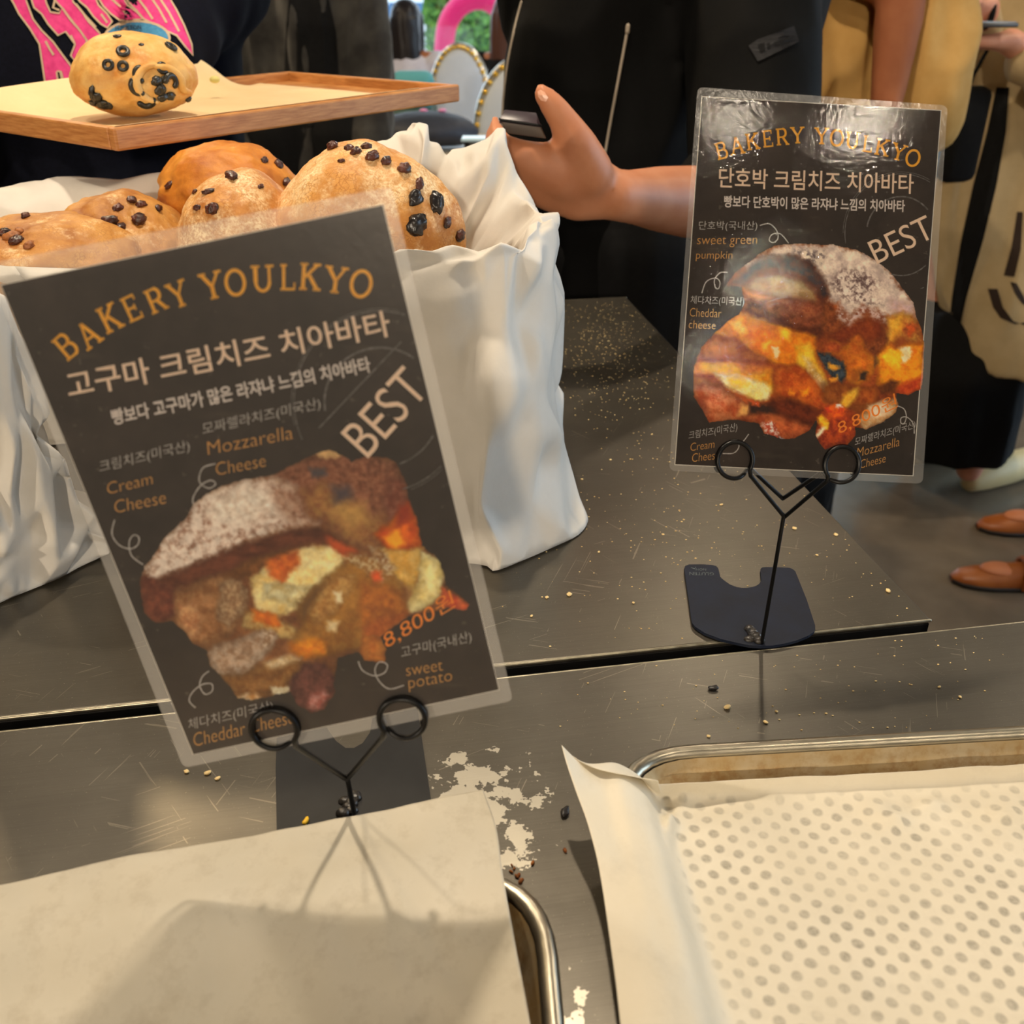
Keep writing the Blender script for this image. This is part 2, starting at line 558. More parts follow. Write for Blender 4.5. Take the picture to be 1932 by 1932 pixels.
# outside, a little below the shop floor
GZ = -0.75
M_pave = pmat('pavement', (176, 172, 166), (196, 192, 186), 0.6, rough=0.9)
tag(MB().add(box(0, 36, GZ - 0.05, 90, 56, 0.1)).mk('ground_outside', M_pave, smooth=False), kind='structure')

M_leaf = pmat('hedge_leaves', (38, 92, 34), (120, 168, 62), 9, rough=0.7, lo=0.3, hi=0.7)
def hedge():
    rng = random.Random(4)
    v, f = [], []
    y0 = 17.5
    x0, x1 = at_y(800, 60, y0).x, at_y(1130, 60, y0).x
    for k in range(5200):
        x = rng.uniform(x0, x1); z = GZ + rng.random() ** 0.8 * 2.9
        y = y0 + rng.uniform(0, 0.5) + 0.25 * math.sin(x * 3) * math.sin(z * 4)
        s = rng.uniform(0.05, 0.11)
        q = Matrix.Rotation(rng.uniform(0, 6.3), 3, 'Y') @ Matrix.Rotation(rng.uniform(-0.9, 0.9), 3, 'X')
        b = len(v)
        for a, c in ((-s, 0), (0, -s * 0.55), (s, 0), (0, s * 0.55)): v.append(Vector((x, y, z)) + q @ Vector((a, 0, c)))
        f.append((b, b + 1, b + 2, b + 3))
    root = thing('hedge', 'green leafy hedge outside, seen through the pink arch', 'hedge', ((x0 + x1) / 2, y0, GZ))
    mk('foliage', v, f, M_leaf, root, smooth=False)
    MB().add(box((x0 + x1) / 2, y0 + 0.75, GZ + 1.4, x1 - x0, 0.5, 2.8)).mk('stem_mass', pmat('hedge_core', (30, 60, 26)), root, smooth=False)
hedge()
# parked white car, tail towards the shop
def car():
    c = at_y(778, 62, 27.0); x0 = c.x; y0 = 27.0
    root = thing('car', 'white car with red tail lights parked outside the window', 'car', (x0, y0, GZ))
    Mw = pmat('car_paint_white', (240, 242, 244), rough=0.25, coat=0.4)
    secs = []
    prof = [(0.0, 0.35, 0.80, 0.70), (0.05, 0.30, 1.02, 0.84), (0.6, 0.28, 1.08, 0.86), (3.4, 0.28, 1.0, 0.86), (3.9, 0.35, 0.8, 0.75)]
    rings = []
    for (dy, zb, zt, hw) in prof:
        rings.append([Vector((x0 + hw * sx, y0 + dy, GZ + z)) for sx, z in ((-0.92, zb), (0.92, zb), (1, zb + 0.2), (1, zt - 0.15), (0.93, zt), (-0.93, zt), (-1, zt - 0.15), (-1, zb + 0.2))])
    MB().add(loft(rings, caps=True)).mk('body', Mw, root)
    rings = []
    for (dy, z, hw) in ((0.1, 1.0, 0.80), (0.45, 1.46, 0.66), (1.9, 1.5, 0.66), (2.8, 1.02, 0.78)):
        rings.append([Vector((x0 - hw, y0 + dy, GZ + 0.95)), Vector((x0 + hw, y0 + dy, GZ + 0.95)), Vector((x0 + hw, y0 + dy, GZ + z)), Vector((x0 - hw, y0 + dy, GZ + z))])
    MB().add(loft(rings, caps=True)).mk('cabin', Mw, root, smooth=False)
    MB().add(loft([[Vector((x0 + a * hw, y0 + dy, GZ + z)) for a in (-1, 1)] for dy, z, hw in ((0.11, 1.06, 0.68), (0.38, 1.40, 0.58))], closed_u=False)).mk('rear_window', pmat('car_glass', (70, 110, 150), rough=0.1), root)
    Mr = pmat('tail_light_red', (235, 20, 50), rough=0.3)
    for s in (-1, 1): MB().add(bevelled(box(x0 + s * 0.70, y0 - 0.01, GZ + 0.82, 0.24, 0.14, 0.30), 0.03)).mk('tail_light', Mr, root)
    MB().add(box(x0, y0 - 0.02, GZ + 0.5, 1.5, 0.1, 0.16)).mk('bumper', pmat('bumper_grey', (170, 172, 176)), root)
    for sx in (-0.72, 0.72):
        for dy in (0.75, 3.1):
            MB().add(tube([(x0 + sx - 0.1, y0 + dy, GZ + 0.32), (x0 + sx + 0.1, y0 + dy, GZ + 0.32)], 0.32, 20, caps=False)).mk('wheel', M_dark, root)
car()
# pink arch
def arch():
    y = 9.4
    Mp = pmat('pink_arch_paint', (250, 20, 110), rough=0.45)
    cpts = [(838, 150), (838, 90), (846, 42), (872, 8), (910, -2), (945, 18), (962, 40), (985, 60), (1010, 100), (1020, 160)]
    P = [at_y(a, b, y) for a, b in cpts]
    P = [Vector((P[0].x, y, GZ + 0.02)), Vector((P[0].x, y, GZ + 0.5))] + P + [Vector((P[-1].x, y, GZ + 0.02))]
    P = catmull([tuple(p) for p in P], 6)
    rr = []
    for p in P:
        rr.append(0.085)
    w = MB().add(tube(P, rr, 14, caps=True))
    o = w.mk('arch', Mp, loc=(P[0][0], y, GZ))
    tag(o, 'bright pink arched sculpture standing outside the window', 'sculpture')
arch()

# ================================================================ counters
CT = 0.87
def seam_pt(px, py): return on_z(px, py, CT)
B_R = seam_pt(1755, 1168)                       # front right corner of the far counter
F_L = seam_pt(925, 1270); F_R = seam_pt(1932, 1183)
def counter(name, label, corner, du0, du1, dv0, dv1, mtop, lip):
    """slab in the (seam, depth) frame measured from corner"""
    base = Vector((corner.x, corner.y, 0))
    cx = base + TS * ((du0 + du1) / 2) + TD * ((dv0 + dv1) / 2)
    root = thing(name, label, 'counter', (cx.x, cx.y, 0))
    t = MB().add(bevelled(box(cx.x, cx.y, CT - 0.002, du1 - du0, dv1 - dv0, 0.004, TROT), 0.0012, 2))
    t.mk('steel_top', mtop, root, smooth=False)
    ap = MB()
    for (a, b, c, d) in ((du0, du1, dv0, dv0 + 0.004), (du0, du1, dv1 - 0.004, dv1), (du0, du0 + 0.004, dv0, dv1), (du1 - 0.004, du1, dv0, dv1)):
        c2 = base + TS * ((a + b) / 2) + TD * ((c + d) / 2)
        ap.add(box(c2.x, c2.y, CT - 0.030, b - a, d - c, 0.052, TROT))
    ap.mk('skirt', M_dark, root, smooth=False)
    for vv_ in (dv0, dv1):       # worn bright edge
        e0, e1 = base + TS * du0 + TD * vv_, base + TS * du1 + TD * vv_
        MB().add(tube([(e0.x, e0.y, CT - .0012), (e1.x, e1.y, CT - .0012)], .0013, 8)).mk('worn_edge', M_edge, root)
    c2 = base + TS * ((du0 + du1) / 2) + TD * ((dv0 + dv1) / 2)
    MB().add(box(c2.x, c2.y, 0.45, du1 - du0 - 0.10, dv1 - dv0 - 0.1, 0.74, TROT)).mk('cabinet_body', M_dark, root, smooth=False)
    for a in (du0 + 0.06, du1 - 0.06):
        for c in (dv0 + 0.06, dv1 - 0.06):
            p = base + TS * a + TD * c
            MB().add(box(p.x, p.y, 0.04, 0.05, 0.05, 0.08, TROT)).mk('foot', M_dark, root, smooth=False)
    return root
counter('steel_counter', 'long far steel counter carrying the paper wrapped breads', B_R, -1.75, 0.0, 0.0, 0.82, M_steel, True)
gap = ((F_L + F_R) / 2 - B_R).dot(TD)
counter('steel_counter', 'near steel counter in the foreground under the baking trays', B_R, -1.75, 0.75, gap - 0.75, gap, M_steel2, True)

# ================================================================ baking trays
def rounded(pts, r, n=6):
    """round the corners of a polygon given as 2D points (CCW)"""
    out = []
    m = len(pts)
    for i in range(m):
        p = Vector(pts[i]); a = (Vector(pts[i - 1]) - p); b = (Vector(pts[(i + 1) % m]) - p)
        rr = min(r, a.length * 0.45, b.length * 0.45)
        p0 = p + a.normalized() * rr; p2 = p + b.normalized() * rr
        for k in range(n + 1):
            t = k / n
            out.append(p0 * (1 - t) ** 2 + p * 2 * t * (1 - t) + p2 * t * t)
    return out

def baking_tray(label, corner, ux, w, d, h=0.026):
    """corner: back corner of the rim; ux: unit along the back rim; w signed length along ux, d towards the viewer"""
    vy = Vector((-ux.y, ux.x, 0))
    if w < 0: c0, c1 = corner + ux * w, corner
    else: c0, c1 = corner, corner + ux * w
    poly = [c0 - vy * d, c1 - vy * d, c1, c0]
    p2 = [Vector((p.x, p.y)) for p in poly]
    cen = sum(p2, Vector((0, 0))) / 4
    root = thing('baking_tray', label, 'baking tray', (cen.x, cen.y, CT + 0.001))
    def ring(inset, z, r):
        q = []
        for i in range(4):
            p = p2[i]; a = (p2[i - 1] - p).normalized(); b = (p2[(i + 1) % 4] - p).normalized()
            q.append(p + (a + b) * inset)
        return [Vector((s.x, s.y, z)) for s in rounded(q, r, 8)]
    zt = CT + 0.001 + h
    rin = 0.042
    rings = [ring(0.010, zt - 0.003, rin), ring(0.017, CT + 0.0065, rin - 0.004), ring(0.021, CT + 0.003, rin - 0.008)]
    v, f = loft(rings)
    f = [tuple(reversed(q)) for q in f]
    nb = len(rings[-1]); f.append(tuple(range(2 * nb, 3 * nb)))
    mk('pan', v, f, M_alu_in, root)
    rings = [ring(0.009, zt - 0.004, rin), ring(0.016, CT + 0.006, rin - 0.004), ring(0.020, CT + 0.001, rin - 0.008)]
    v, f = loft(rings); f.append(tuple(reversed(range(2 * nb, 3 * nb))))
    mk('outer_shell', v, f, M_alu, root)
    rm = ring(0.005, zt - 0.0035, 0.046)
    MB().add(tube(rm, 0.0048, 12, closed=True)).mk('rolled_rim', M_alu, root)
    return root
tz = CT + 0.027
r0 = on_z(1137, 1409, tz); r1 = on_z(1932, 1365, tz)
UXR = (r1 - r0).normalized()
baking_tray('right hand baking tray lined with dotted paper', r0, UXR, 0.46, 0.33)
l1 = on_z(1046, 1628, tz); l0 = on_z(0, 1636, tz)
UXL = Vector((math.cos(R(2.5)), math.sin(R(2.5)), 0))
baking_tray('left hand baking tray under the plain parchment sheet', l1 + Vector((-0.002, 0, 0)), UXL, -0.46, 0.33)

def sheet(name, label, cat, uvgrid, nu, nv, mat, flat=None, amp=0.0, thick=0.0002):
    """uvgrid: rows of world points (control net); resampled smoothly to nu x nv"""
    rows = [catmull([tuple(p) for p in r], nu) for r in uvgrid]
    cols = list(zip(*rows))
    cols = [catmull([tuple(p) for p in c], nv) for c in cols]
    n_u, n_v = len(cols), len(cols[0])
    v = [Vector(cols[i][j]) for j in range(n_v) for i in range(n_u)]
    f = grid_faces(n_u, n_v)
    return v, f, n_u, n_v

def paper_top(px, py, dz): return on_z(px, py, CT + dz)
# left parchment: lies over the tray, back edge sticks out over the counter
net = []
L_rows = [
    [(-150, 1712, .0310), (0, 1671, .0295), (207, 1623, .0300), (518, 1569, .0315), (807, 1510, .0330), (912, 1489, .0330)],
    [(-170, 1760, .0315), (0, 1715, .0315), (210, 1680, .0315), (520, 1625, .0320), (810, 1580, .0325), (936, 1560, .0325)],
    [(-200, 1830, .0300), (0, 1780, .0300), (220, 1750, .0305), (530, 1700, .0315), (810, 1660, .0320), (949, 1650, .0325)],
    [(-230, 1930, .0200), (0, 1900, .0190), (220, 1870, .0190), (530, 1830, .0210), (820, 1800, .0260), (972, 1780, .0315)],
    [(-260, 2080, .0120), (0, 2060, .0110), (220, 2040, .0110), (530, 2010, .0120), (830, 1980, .0190), (1003, 1950, .0315)],
    [(-300, 2400, .0100), (0, 2400, .0090), (220, 2380, .0090), (530, 2360, .0090), (850, 2330, .0170), (1060, 2300, .0310)],
]
v, f, nu_, nv_ = sheet('', '', '', [[paper_top(*p) for p in r] for r in L_rows], 14, 12, None)
v = [p + Vector((0, 0, 0.0012 * noise.noise(p * 22) + 0.0007 * noise.noise(p * 60))) for p in v]
v, f = thicken(v, f, -0.00025)
c = on_z(450, 1700, CT + 0.02)
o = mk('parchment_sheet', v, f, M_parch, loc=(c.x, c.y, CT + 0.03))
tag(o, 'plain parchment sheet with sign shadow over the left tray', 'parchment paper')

R_rows = [
    [(1060, 1408, .050), (1092, 1437, .043), (1130, 1456, .040), (1180, 1466, .037), (1238, 1476, .030), (1262, 1482, .020), (1450, 1471, .0185), (1700, 1458, .0185), (1932, 1444, .019), (2700, 1400, .019)],
    [(1070, 1445, .047), (1100, 1475, .042), (1140, 1495, .038), (1188, 1508, .034), (1244, 1520, .025), (1268, 1512, .009), (1452, 1503, .0085), (1702, 1490, .0085), (1940, 1476, .009), (2720, 1434, .009)],
    [(1085, 1490, .042), (1118, 1525, .038), (1156, 1553, .033), (1205, 1575, .025), (1243, 1590, .016), (1275, 1570, .0062), (1456, 1545, .0055), (1706, 1530, .0055), (1950, 1518, .0055), (2740, 1476, .0055)],
    [(1110, 1560, .036), (1140, 1600, .032), (1175, 1630, .022), (1220, 1650, .0105), (1255, 1660, .0070), (1290, 1650, .0055), (1460, 1620, .005), (1712, 1600, .005), (1960, 1590, .005), (2780, 1548, .005)],
    [(1130, 1640, .033), (1158, 1690, .029), (1190, 1720, .016), (1230, 1740, .0075), (1265, 1750, .0055), (1300, 1745, .005), (1470, 1720, .005), (1720, 1700, .005), (1980, 1690, .005), (2840, 1650, .005)],
    [(1148, 1760, .031), (1175, 1810, .027), (1205, 1830, .014), (1240, 1845, .0065), (1275, 1850, .005), (1310, 1850, .005), (1480, 1830, .005), (1730, 1820, .005), (2000, 1810, .005), (2900, 1770, .005)],
    [(1170, 1932, .030), (1195, 1990, .025), (1225, 2010, .012), (1255, 2020, .006), (1290, 2025, .005), (1330, 2025, .005), (1490, 2010, .005), (1750, 2000, .005), (2040, 1990, .005), (3000, 1950, .005)],
    [(1200, 2250, .030), (1225, 2320, .025), (1255, 2340, .010), (1285, 2350, .006), (1320, 2355, .005), (1360, 2355, .005), (1530, 2340, .005), (1790, 2330, .005), (2100, 2320, .005), (3150, 2270, .005)],
]
RW = [[paper_top(*p) for p in r] for r in R_rows]
VYR = Vector((-UXR.y, UXR.x, 0))
for k, t in enumerate((.012, .024, .046, .074, .100, .135, .185, .30)):
    if k == 0: continue
    rim = Vector((r0.x, r0.y, 0)) - VYR * t + UXR * .004
    hi = .031 + (.004 if k < 3 else 0)
    out_ = RW[k][0]
    RW[k][2] = Vector((rim.x, rim.y, CT + hi))
    RW[k][1] = (RW[k][2] * .55 + out_ * .45); RW[k][1].z = CT + hi + .001
    if RW[k][0].z < CT + hi - .004: RW[k][0].z = CT + hi - .004
    for c_, (du, zz) in zip((3, 4, 5), ((.012, .026), (.024, .0095), (.036, .0056))):
        p = rim + UXR * du
        RW[k][c_] = Vector((p.x, p.y, CT + zz))
v, f, nu_, nv_ = sheet('', '', '', RW, 10, 12, None)
vv = []
flatp = []
for p in v:
    hgt = p.z - CT
    edge = max(0.0, min(1.0, (hgt - 0.0052) / 0.004))
    k = 0.0006 * noise.noise(p * 40) + edge * 0.0011 * noise.noise(p * 45)
    vv.append(p + Vector((0, 0, k)))
    flatp.append(1 - edge)
# a few standing creases near the back edge
creases = [((1440, 1500), (1500, 1475), .0045, .006), ((1680, 1548), (1640, 1500), .005, .008), ((1760, 1520), (1700, 1540), .003, .006), ((1905, 1540), (1925, 1480), .005, .006), ((1925, 1600), (1905, 1540), .004, .005), ((1262, 1560), (1252, 1600), .004, .006), ((1290, 1510), (1262, 1560), .004, .006)]
for (a, b, amp, wd) in creases:
    A = on_z(*a, CT + .006); B = on_z(*b, CT + .012)
    ab = B - A
    for i, p in enumerate(vv):
        t = max(0, min(1, (p - A).dot(ab) / ab.dot(ab)))
        d = (p - A - ab * t).length
        if d < wd * 2: vv[i] = p + Vector((0, 0, amp * math.exp(-(d / wd) ** 2 * 2.2)))
vv = [p + Vector((0, 0, 0.001)) for p in vv]
nn = len(vv)
v2, f2 = thicken(vv, f, -0.00025)
c = on_z(1550, 1700, CT + 0.006)
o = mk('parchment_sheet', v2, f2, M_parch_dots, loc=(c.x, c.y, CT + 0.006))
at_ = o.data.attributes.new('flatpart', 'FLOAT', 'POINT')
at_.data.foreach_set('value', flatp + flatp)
tag(o, 'parchment sheet with faint grey dots lining the right tray', 'parchment paper')
# ================================================================ sign stands and laminated cards
M_plate = pmat('stand_plate_black', (12, 19, 34), (18, 27, 46), 40, rough=0.5, metal=0.0, spec=.3, bmp=0.08, bscale=300, bdist=0.0005)
def plate_stand(label, outline_px, foot_px, junction_px, rings_px, ring_r, plane, seed, y_lean, pm=None):
    P0, nrm = plane
    foot = on_z(*foot_px, CT + 0.0035)
    root = thing('sign_stand', label, 'sign stand', (foot.x, foot.y, CT))
    z = CT + 0.0032
    poly = [on_z(x, y, z) for x, y in outline_px]
    poly = [Vector((p.x, p.y, z)) for p in rounded([(p.x, p.y) for p in poly], 0.003, 3)] if False else poly
    ar = sum(poly[i].x * poly[(i + 1) % len(poly)].y - poly[(i + 1) % len(poly)].x * poly[i].y for i in range(len(poly)))
    if ar < 0: poly.reverse()
    MB().add(prism(poly, 0.0022)).mk('base_plate', pm or M_plate, root, smooth=False)
    # wire clip: two coils gripping the card, wires meeting in a V above the foot
    wr = 0.00135
    J = on_plane(*junction_px, P0 - nrm * 0.0, nrm) if y_lean is None else at_y(*junction_px, y_lean)
    up = Vector((0, 0, 1)); up = (up - nrm * up.dot(nrm)).normalized()
    side = up.cross(nrm).normalized()
    if side.x < 0: side = -side
    for k, (cx, cy) in enumerate(rings_px):
        c = on_plane(cx, cy, P0, nrm)
        coil = []
        sgn = 1 if k == 0 else -1
        a0 = R(-45) if k == 0 else R(225)
        turns = 1.72
        n = 60
        for i in range(n + 1):
            t = i / n
            a = a0 + sgn * t * turns * 2 * math.pi
            off = 0.0026 if t < 0.52 else 0.0026 - 0.0052 * min(1, (t - 0.52) / 0.12)
            off = 0.0028 - 0.0056 * (0.5 + 0.5 * math.tanh((t - 0.56) * 22))
            coil.append(c + side * (math.cos(a) * ring_r) + up * (math.sin(a) * ring_r) + nrm * off)
        end = J + nrm * 0.001
        path = catmull([tuple(end), tuple(end.lerp(coil[0], 0.5)), tuple(end.lerp(coil[0], 0.93))], 6) + coil[1:]
        MB().add(tube(path, wr, 10)).mk('wire_clip', M_black_wire, root)
        if seed == 2:    # second wire of the doubled V
            J2 = J + up * 0.0115 + nrm * -0.0015
            st = c + side * (math.cos(a0 + sgn * 0.38) * ring_r) + up * (math.sin(a0 + sgn * 0.38) * ring_r) - nrm * 0.0028
            MB().add(tube([J2, J2.lerp(st, 0.5), st], wr, 10)).mk('wire_clip', M_black_wire, root)
    MB().add(tube([foot + Vector((0, 0, -0.002)), foot.lerp(J, 0.5), J + up * 0.001], wr, 12)).mk('wire_post', M_black_wire, root)
    wl = MB()
    rng = random.Random(seed)
    for i in range(7):
        p = foot + Vector((rng.uniform(-0.004, 0.003) - 0.004, 0.002 + i * 0.0024, rng.uniform(-0.0005, 0.0008)))
        wl.add(sphere(p, 0.0040, 0.0034, 0.0030, 12, 8))
    wl.mk('weld_bead', pmat('weld', (26, 24, 24), (60, 56, 52), 300, rough=0.3, bmp=0.4, bscale=500), root)
    return root

def card_plane(quad, ):
    pass

# poses found from the four corners of an A5 print
LC = [Vector((-.192, .365, 1.175)), Vector((-.047, .370, 1.206)), Vector((-.003, .343, 1.003)), Vector((-.148, .339, .972))]
RC = [Vector((.106, .601, 1.220)), Vector((.252, .616, 1.208)), Vector((.244, .538, 1.013)), Vector((.097, .523, 1.025))]
def plane_of(q):
    n = (q[2] - q[0]).cross(q[1] - q[3]).normalized()
    if n.y > 0: n = -n
    return (sum(q, Vector((0, 0, 0))) / 4, n)
PL, PR = plane_of(LC), plane_of(RC)

def clampf(a, lo=0.0, hi=1.0): return np.minimum(np.maximum(a, lo), hi)
def vnoise(x, y, seed):
    rs = np.random.RandomState(seed)
    tab = rs.rand(256, 256)
    xi = np.floor(x).astype(int); yi = np.floor(y).astype(int)
    fx = x - xi; fy = y - yi
    fx = fx * fx * (3 - 2 * fx); fy = fy * fy * (3 - 2 * fy)
    g = lambda a, b: tab[a & 255, b & 255]
    return (g(xi, yi) * (1 - fx) + g(xi + 1, yi) * fx) * (1 - fy) + (g(xi, yi + 1) * (1 - fx) + g(xi + 1, yi + 1) * fx) * fy
def fbm(x, y, seed, o=4):
    s = 0; a = 0.5; t = 0
    for k in range(o):
        s = s + a * vnoise(x * 2 ** k, y * 2 ** k, seed + k); t += a; a *= 0.55
    return s / t

def sdpoly(x, y, poly):
    d = np.full(x.shape, 1e12); s = np.ones(x.shape)
    n = len(poly)
    for i in range(n):
        ax, ay = poly[i]; bx, by = poly[i - 1]
        ex, ey = bx - ax, by - ay
        wx, wy = x - ax, y - ay
        t = clampf((wx * ex + wy * ey) / (ex * ex + ey * ey + 1e-9))
        dx, dy = wx - ex * t, wy - ey * t
        d = np.minimum(d, dx * dx + dy * dy)
        c1 = y >= ay; c2 = y < by; c3 = ex * wy > ey * wx
        flip = (c1 & c2 & c3) | (~c1 & ~c2 & ~c3)
        s = np.where(flip, -s, s)
    return s * np.sqrt(d)

class Painter:
    """paints the printed food photograph of a card, sampled over a grid"""
    def __init__(s, x0, y0, x1, y1, step, zoom):
        s.nx = int((x1 - x0) / step) + 1; s.ny = int((y1 - y0) / step) + 1
        gx, gy = np.meshgrid(np.linspace(x0, x1, s.nx), np.linspace(y0, y1, s.ny))
        s.gx, s.gy = gx, gy
        s.zs, s.zx, s.zy = zoom
        s.c = np.zeros((s.ny, s.nx, 3)); s.a = np.zeros((s.ny, s.nx))
        s.wx = (fbm(gx / 16, gy / 16, 11) - .5); s.wy = (fbm(gx / 16, gy / 16, 31) - .5)
        s.fx = (fbm(gx / 5, gy / 5, 51, 3) - .5); s.fy = (fbm(gx / 5, gy / 5, 71, 3) - .5)
    def toP(s, poly): return [(s.zx + a / s.zs, s.zy + b / s.zs) for a, b in poly]
    def blob(s, poly, col, col2=None, soft=3.0, warp=10.0, fine=5.0, tex=6.0, lo=.4, hi=.62, seed=1, shade=0.25, aniso=(1, 1), rim=10.0, opacity=1.0, base=False):
        P = s.toP(poly)
        x = s.gx + s.wx * warp + s.fx * fine; y = s.gy + s.wy * warp + s.fy * fine
        d = sdpoly(x, y, P)
        m = clampf(0.5 - d / (2 * soft)) * opacity
        c = np.ones(s.c.shape) * np.array(col) / 255.0
        if col2 is not None:
            tx = tex * 1.9
            t = .72 * fbm(s.gx / tx * aniso[0] + 7.3 * seed, s.gy / tx * aniso[1] + 3.1 * seed, 100 + seed) + .28 * fbm(s.gx / 2.6, s.gy / 2.6, 400 + seed, 3)
            lo_, hi_ = lo - .03, hi + .05
            t = clampf((t - lo_) / (hi_ - lo_))[..., None]
            c = c * (1 - t) + t * np.array(col2) / 255.0
        # printed modelling: darker rims inside the blob, small mottling
        k = 1 - shade * np.exp(-np.maximum(-d, 0) / rim)
        g = 0.86 + 0.28 * fbm(s.gx / 9, s.gy / 9, 300 + seed, 4)
        c = c * (k * g)[..., None]
        s.c = s.c * (1 - m[..., None]) + c * m[..., None]
        if base: s.a = np.maximum(s.a, m)
        return s
    def build(s, name, plane, off, mat, parent):
        P0, n = plane
        keep = s.a > 0.5
        idx = -np.ones(s.a.shape, dtype=int)
        kk = keep.copy()
        ys, xs = np.nonzero(kk)
        idx[ys, xs] = np.arange(len(ys))
        o0 = P0 + n * off
        # ray / plane for all points
        dx = (s.gx[kk] - 966) / FPX; dy = -(s.gy[kk] - 966) / FPX
        D = np.stack([dx, FW.y + dy * UP.y, FW.z + dy * UP.z], 1)
        nn = np.array(n); t = np.dot(np.array(o0 - EYE), nn) / (D @ nn)
        V = np.array(EYE) + D * t[:, None]
        q = kk[:-1, :-1] & kk[1:, :-1] & kk[:-1, 1:] & kk[1:, 1:]
        jy, jx = np.nonzero(q)
        F = np.stack([idx[jy, jx], idx[jy + 1, jx], idx[jy + 1, jx + 1], idx[jy, jx + 1]], 1)
        o = mk(name, V, F.tolist(), mat, parent, smooth=False)
        c = clampf(s.c[kk] * np.array((1.12, 1.14, 1.16)))
        l = np.where(c <= 0.04045, c / 12.92, ((c + 0.055) / 1.055) ** 2.4)
        at = o.data.color_attributes.new('print', 'FLOAT_COLOR', 'POINT')
        at.data.foreach_set('color', np.concatenate([l, np.ones((len(l), 1))], 1).astype(np.float32).ravel())
        return o

def print_mat():
    m, nt, nd, lk, b = nodes('printed_photo')
    a = nd.new('ShaderNodeVertexColor'); a.layer_name = 'print'
    lk.new(a.outputs[0], b.inputs['Base Color'])
    b.inputs['Roughness'].default_value = 0.8; b.inputs['Specular IOR Level'].default_value = 0.1
    return m
M_print = print_mat()
def board_mat():
    m, nt, nd, lk, b = nodes('printed_chalkboard')
    n1 = noise_tex(nt, 22, 6, 0.7); n2 = noise_tex(nt, 260, 3, 0.6)
    c = ramp(nt, n1.outputs[0], [(0.3, lin((44, 38, 35))), (0.72, lin((72, 62, 56)))]).outputs[0]
    c = mix(nt, math_(nt, 'MULTIPLY', math_(nt, 'GREATER_THAN', n2.outputs[0], 0.69), 0.35), c, lin((120, 110, 100)))
    st = noise_tex(nt, 1.0, 4, 0.6, stretch=(10, 60, 60))
    c = mix(nt, ramp(nt, st.outputs[0], [(0.6, (0, 0, 0)), (0.8, (.4, .4, .4))]).outputs[0], c, lin((112, 100, 84)))
    lk.new(c, b.inputs['Base Color'])
    b.inputs['Roughness'].default_value = 0.8; b.inputs['Specular IOR Level'].default_value = 0.1
    return m
M_board = board_mat()
def ink(name, c, c2=None, chalk=False):
    m = pmat(name, c, c2, 600, rough=0.8, spec=0.1)
    return m
I_orange = ink('ink_orange', (250, 190, 66), (242, 176, 50))
I_pink = ink('ink_cream', (246, 222, 200), (238, 212, 188))
I_white = ink('ink_white', (236, 226, 220), (222, 212, 206))
I_chalk = ink('ink_chalk', (206, 201, 197), (170, 165, 161))
I_grey = ink('ink_grey_chalk', (128, 124, 122), (84, 80, 78))
I_ochre = ink('ink_ochre', (224, 168, 96), (206, 150, 82))
I_price = ink('ink_price', (252, 160, 64), (248, 146, 52))
M_sheet = pmat('print_paper_white', (232, 226, 214), rough=0.7)
def laminate_mat(name, bstr, rough, milky, bsc=140):
    m, nt, nd, lk, b = nodes(name)
    tr = nd.new('ShaderNodeBsdfTransparent'); tr.inputs[0].default_value = (0.97, 0.97, 0.97, 1)
    gl = nd.new('ShaderNodeBsdfGlossy'); gl.inputs['Roughness'].default_value = rough
    df = nd.new('ShaderNodeBsdfDiffuse'); df.inputs[0].default_value = (0.85, 0.83, 0.8, 1)
    nb = bump(nt, noise_tex(nt, 16, 3, 0.5).outputs[0], 0.10, 0.003)
    nb = bump(nt, noise_tex(nt, bsc, 3, 0.6).outputs[0], bstr, 0.001, nb)
    lk.new(nb, gl.inputs['Normal'])
    fr = nd.new('ShaderNodeFresnel'); fr.inputs[0].default_value = 1.5
    ms = nd.new('ShaderNodeMixShader'); lk.new(fr.outputs[0], ms.inputs[0])
    m2 = nd.new('ShaderNodeMixShader'); m2.inputs[0].default_value = milky
    lk.new(tr.outputs[0], m2.inputs[1]); lk.new(df.outputs[0], m2.inputs[2])
    lk.new(m2.outputs[0], ms.inputs[1]); lk.new(gl.outputs[0], ms.inputs[2])
    lk.new(ms.outputs[0], nd['Material Output'].inputs[0])
    return m
M_lam = laminate_mat('laminate_clear', 0.09, 0.055, 0.012, 320)
M_lam_soft = laminate_mat('laminate_satin', 0.04, 0.25, 0.03, 300)
M_lam_edge = laminate_mat('laminate_margin', 0.2, 0.14, 0.11)
M_lam_edge2 = laminate_mat('laminate_margin_satin', 0.2, 0.25, 0.22)

# ---- lettering. Hangul and plain Latin come from the built in font; the headline is cut as slab serif letters
_font_cache = {}
def font_mesh(txt, bold=0.0):
    key = (txt, bold)
    if key in _font_cache: return _font_cache[key]
    cu = bpy.data.curves.new('t', 'FONT')
    cu.body = txt; cu.size = 1.0; cu.resolution_u = 4; cu.offset = bold; cu.fill_mode = 'FRONT'
    o = bpy.data.objects.new('t', cu); COL.objects.link(o)
    dg = bpy.context.evaluated_depsgraph_get(); dg.update()
    me = o.evaluated_get(dg).to_mesh()
    v = np.array([tuple(p.co[:2]) for p in me.vertices]); f = [tuple(p.vertices) for p in me.polygons]
    o.evaluated_get(dg).to_mesh_clear()
    bpy.data.objects.remove(o); bpy.data.curves.remove(cu)
    _font_cache[key] = (v, f)
    return v, f

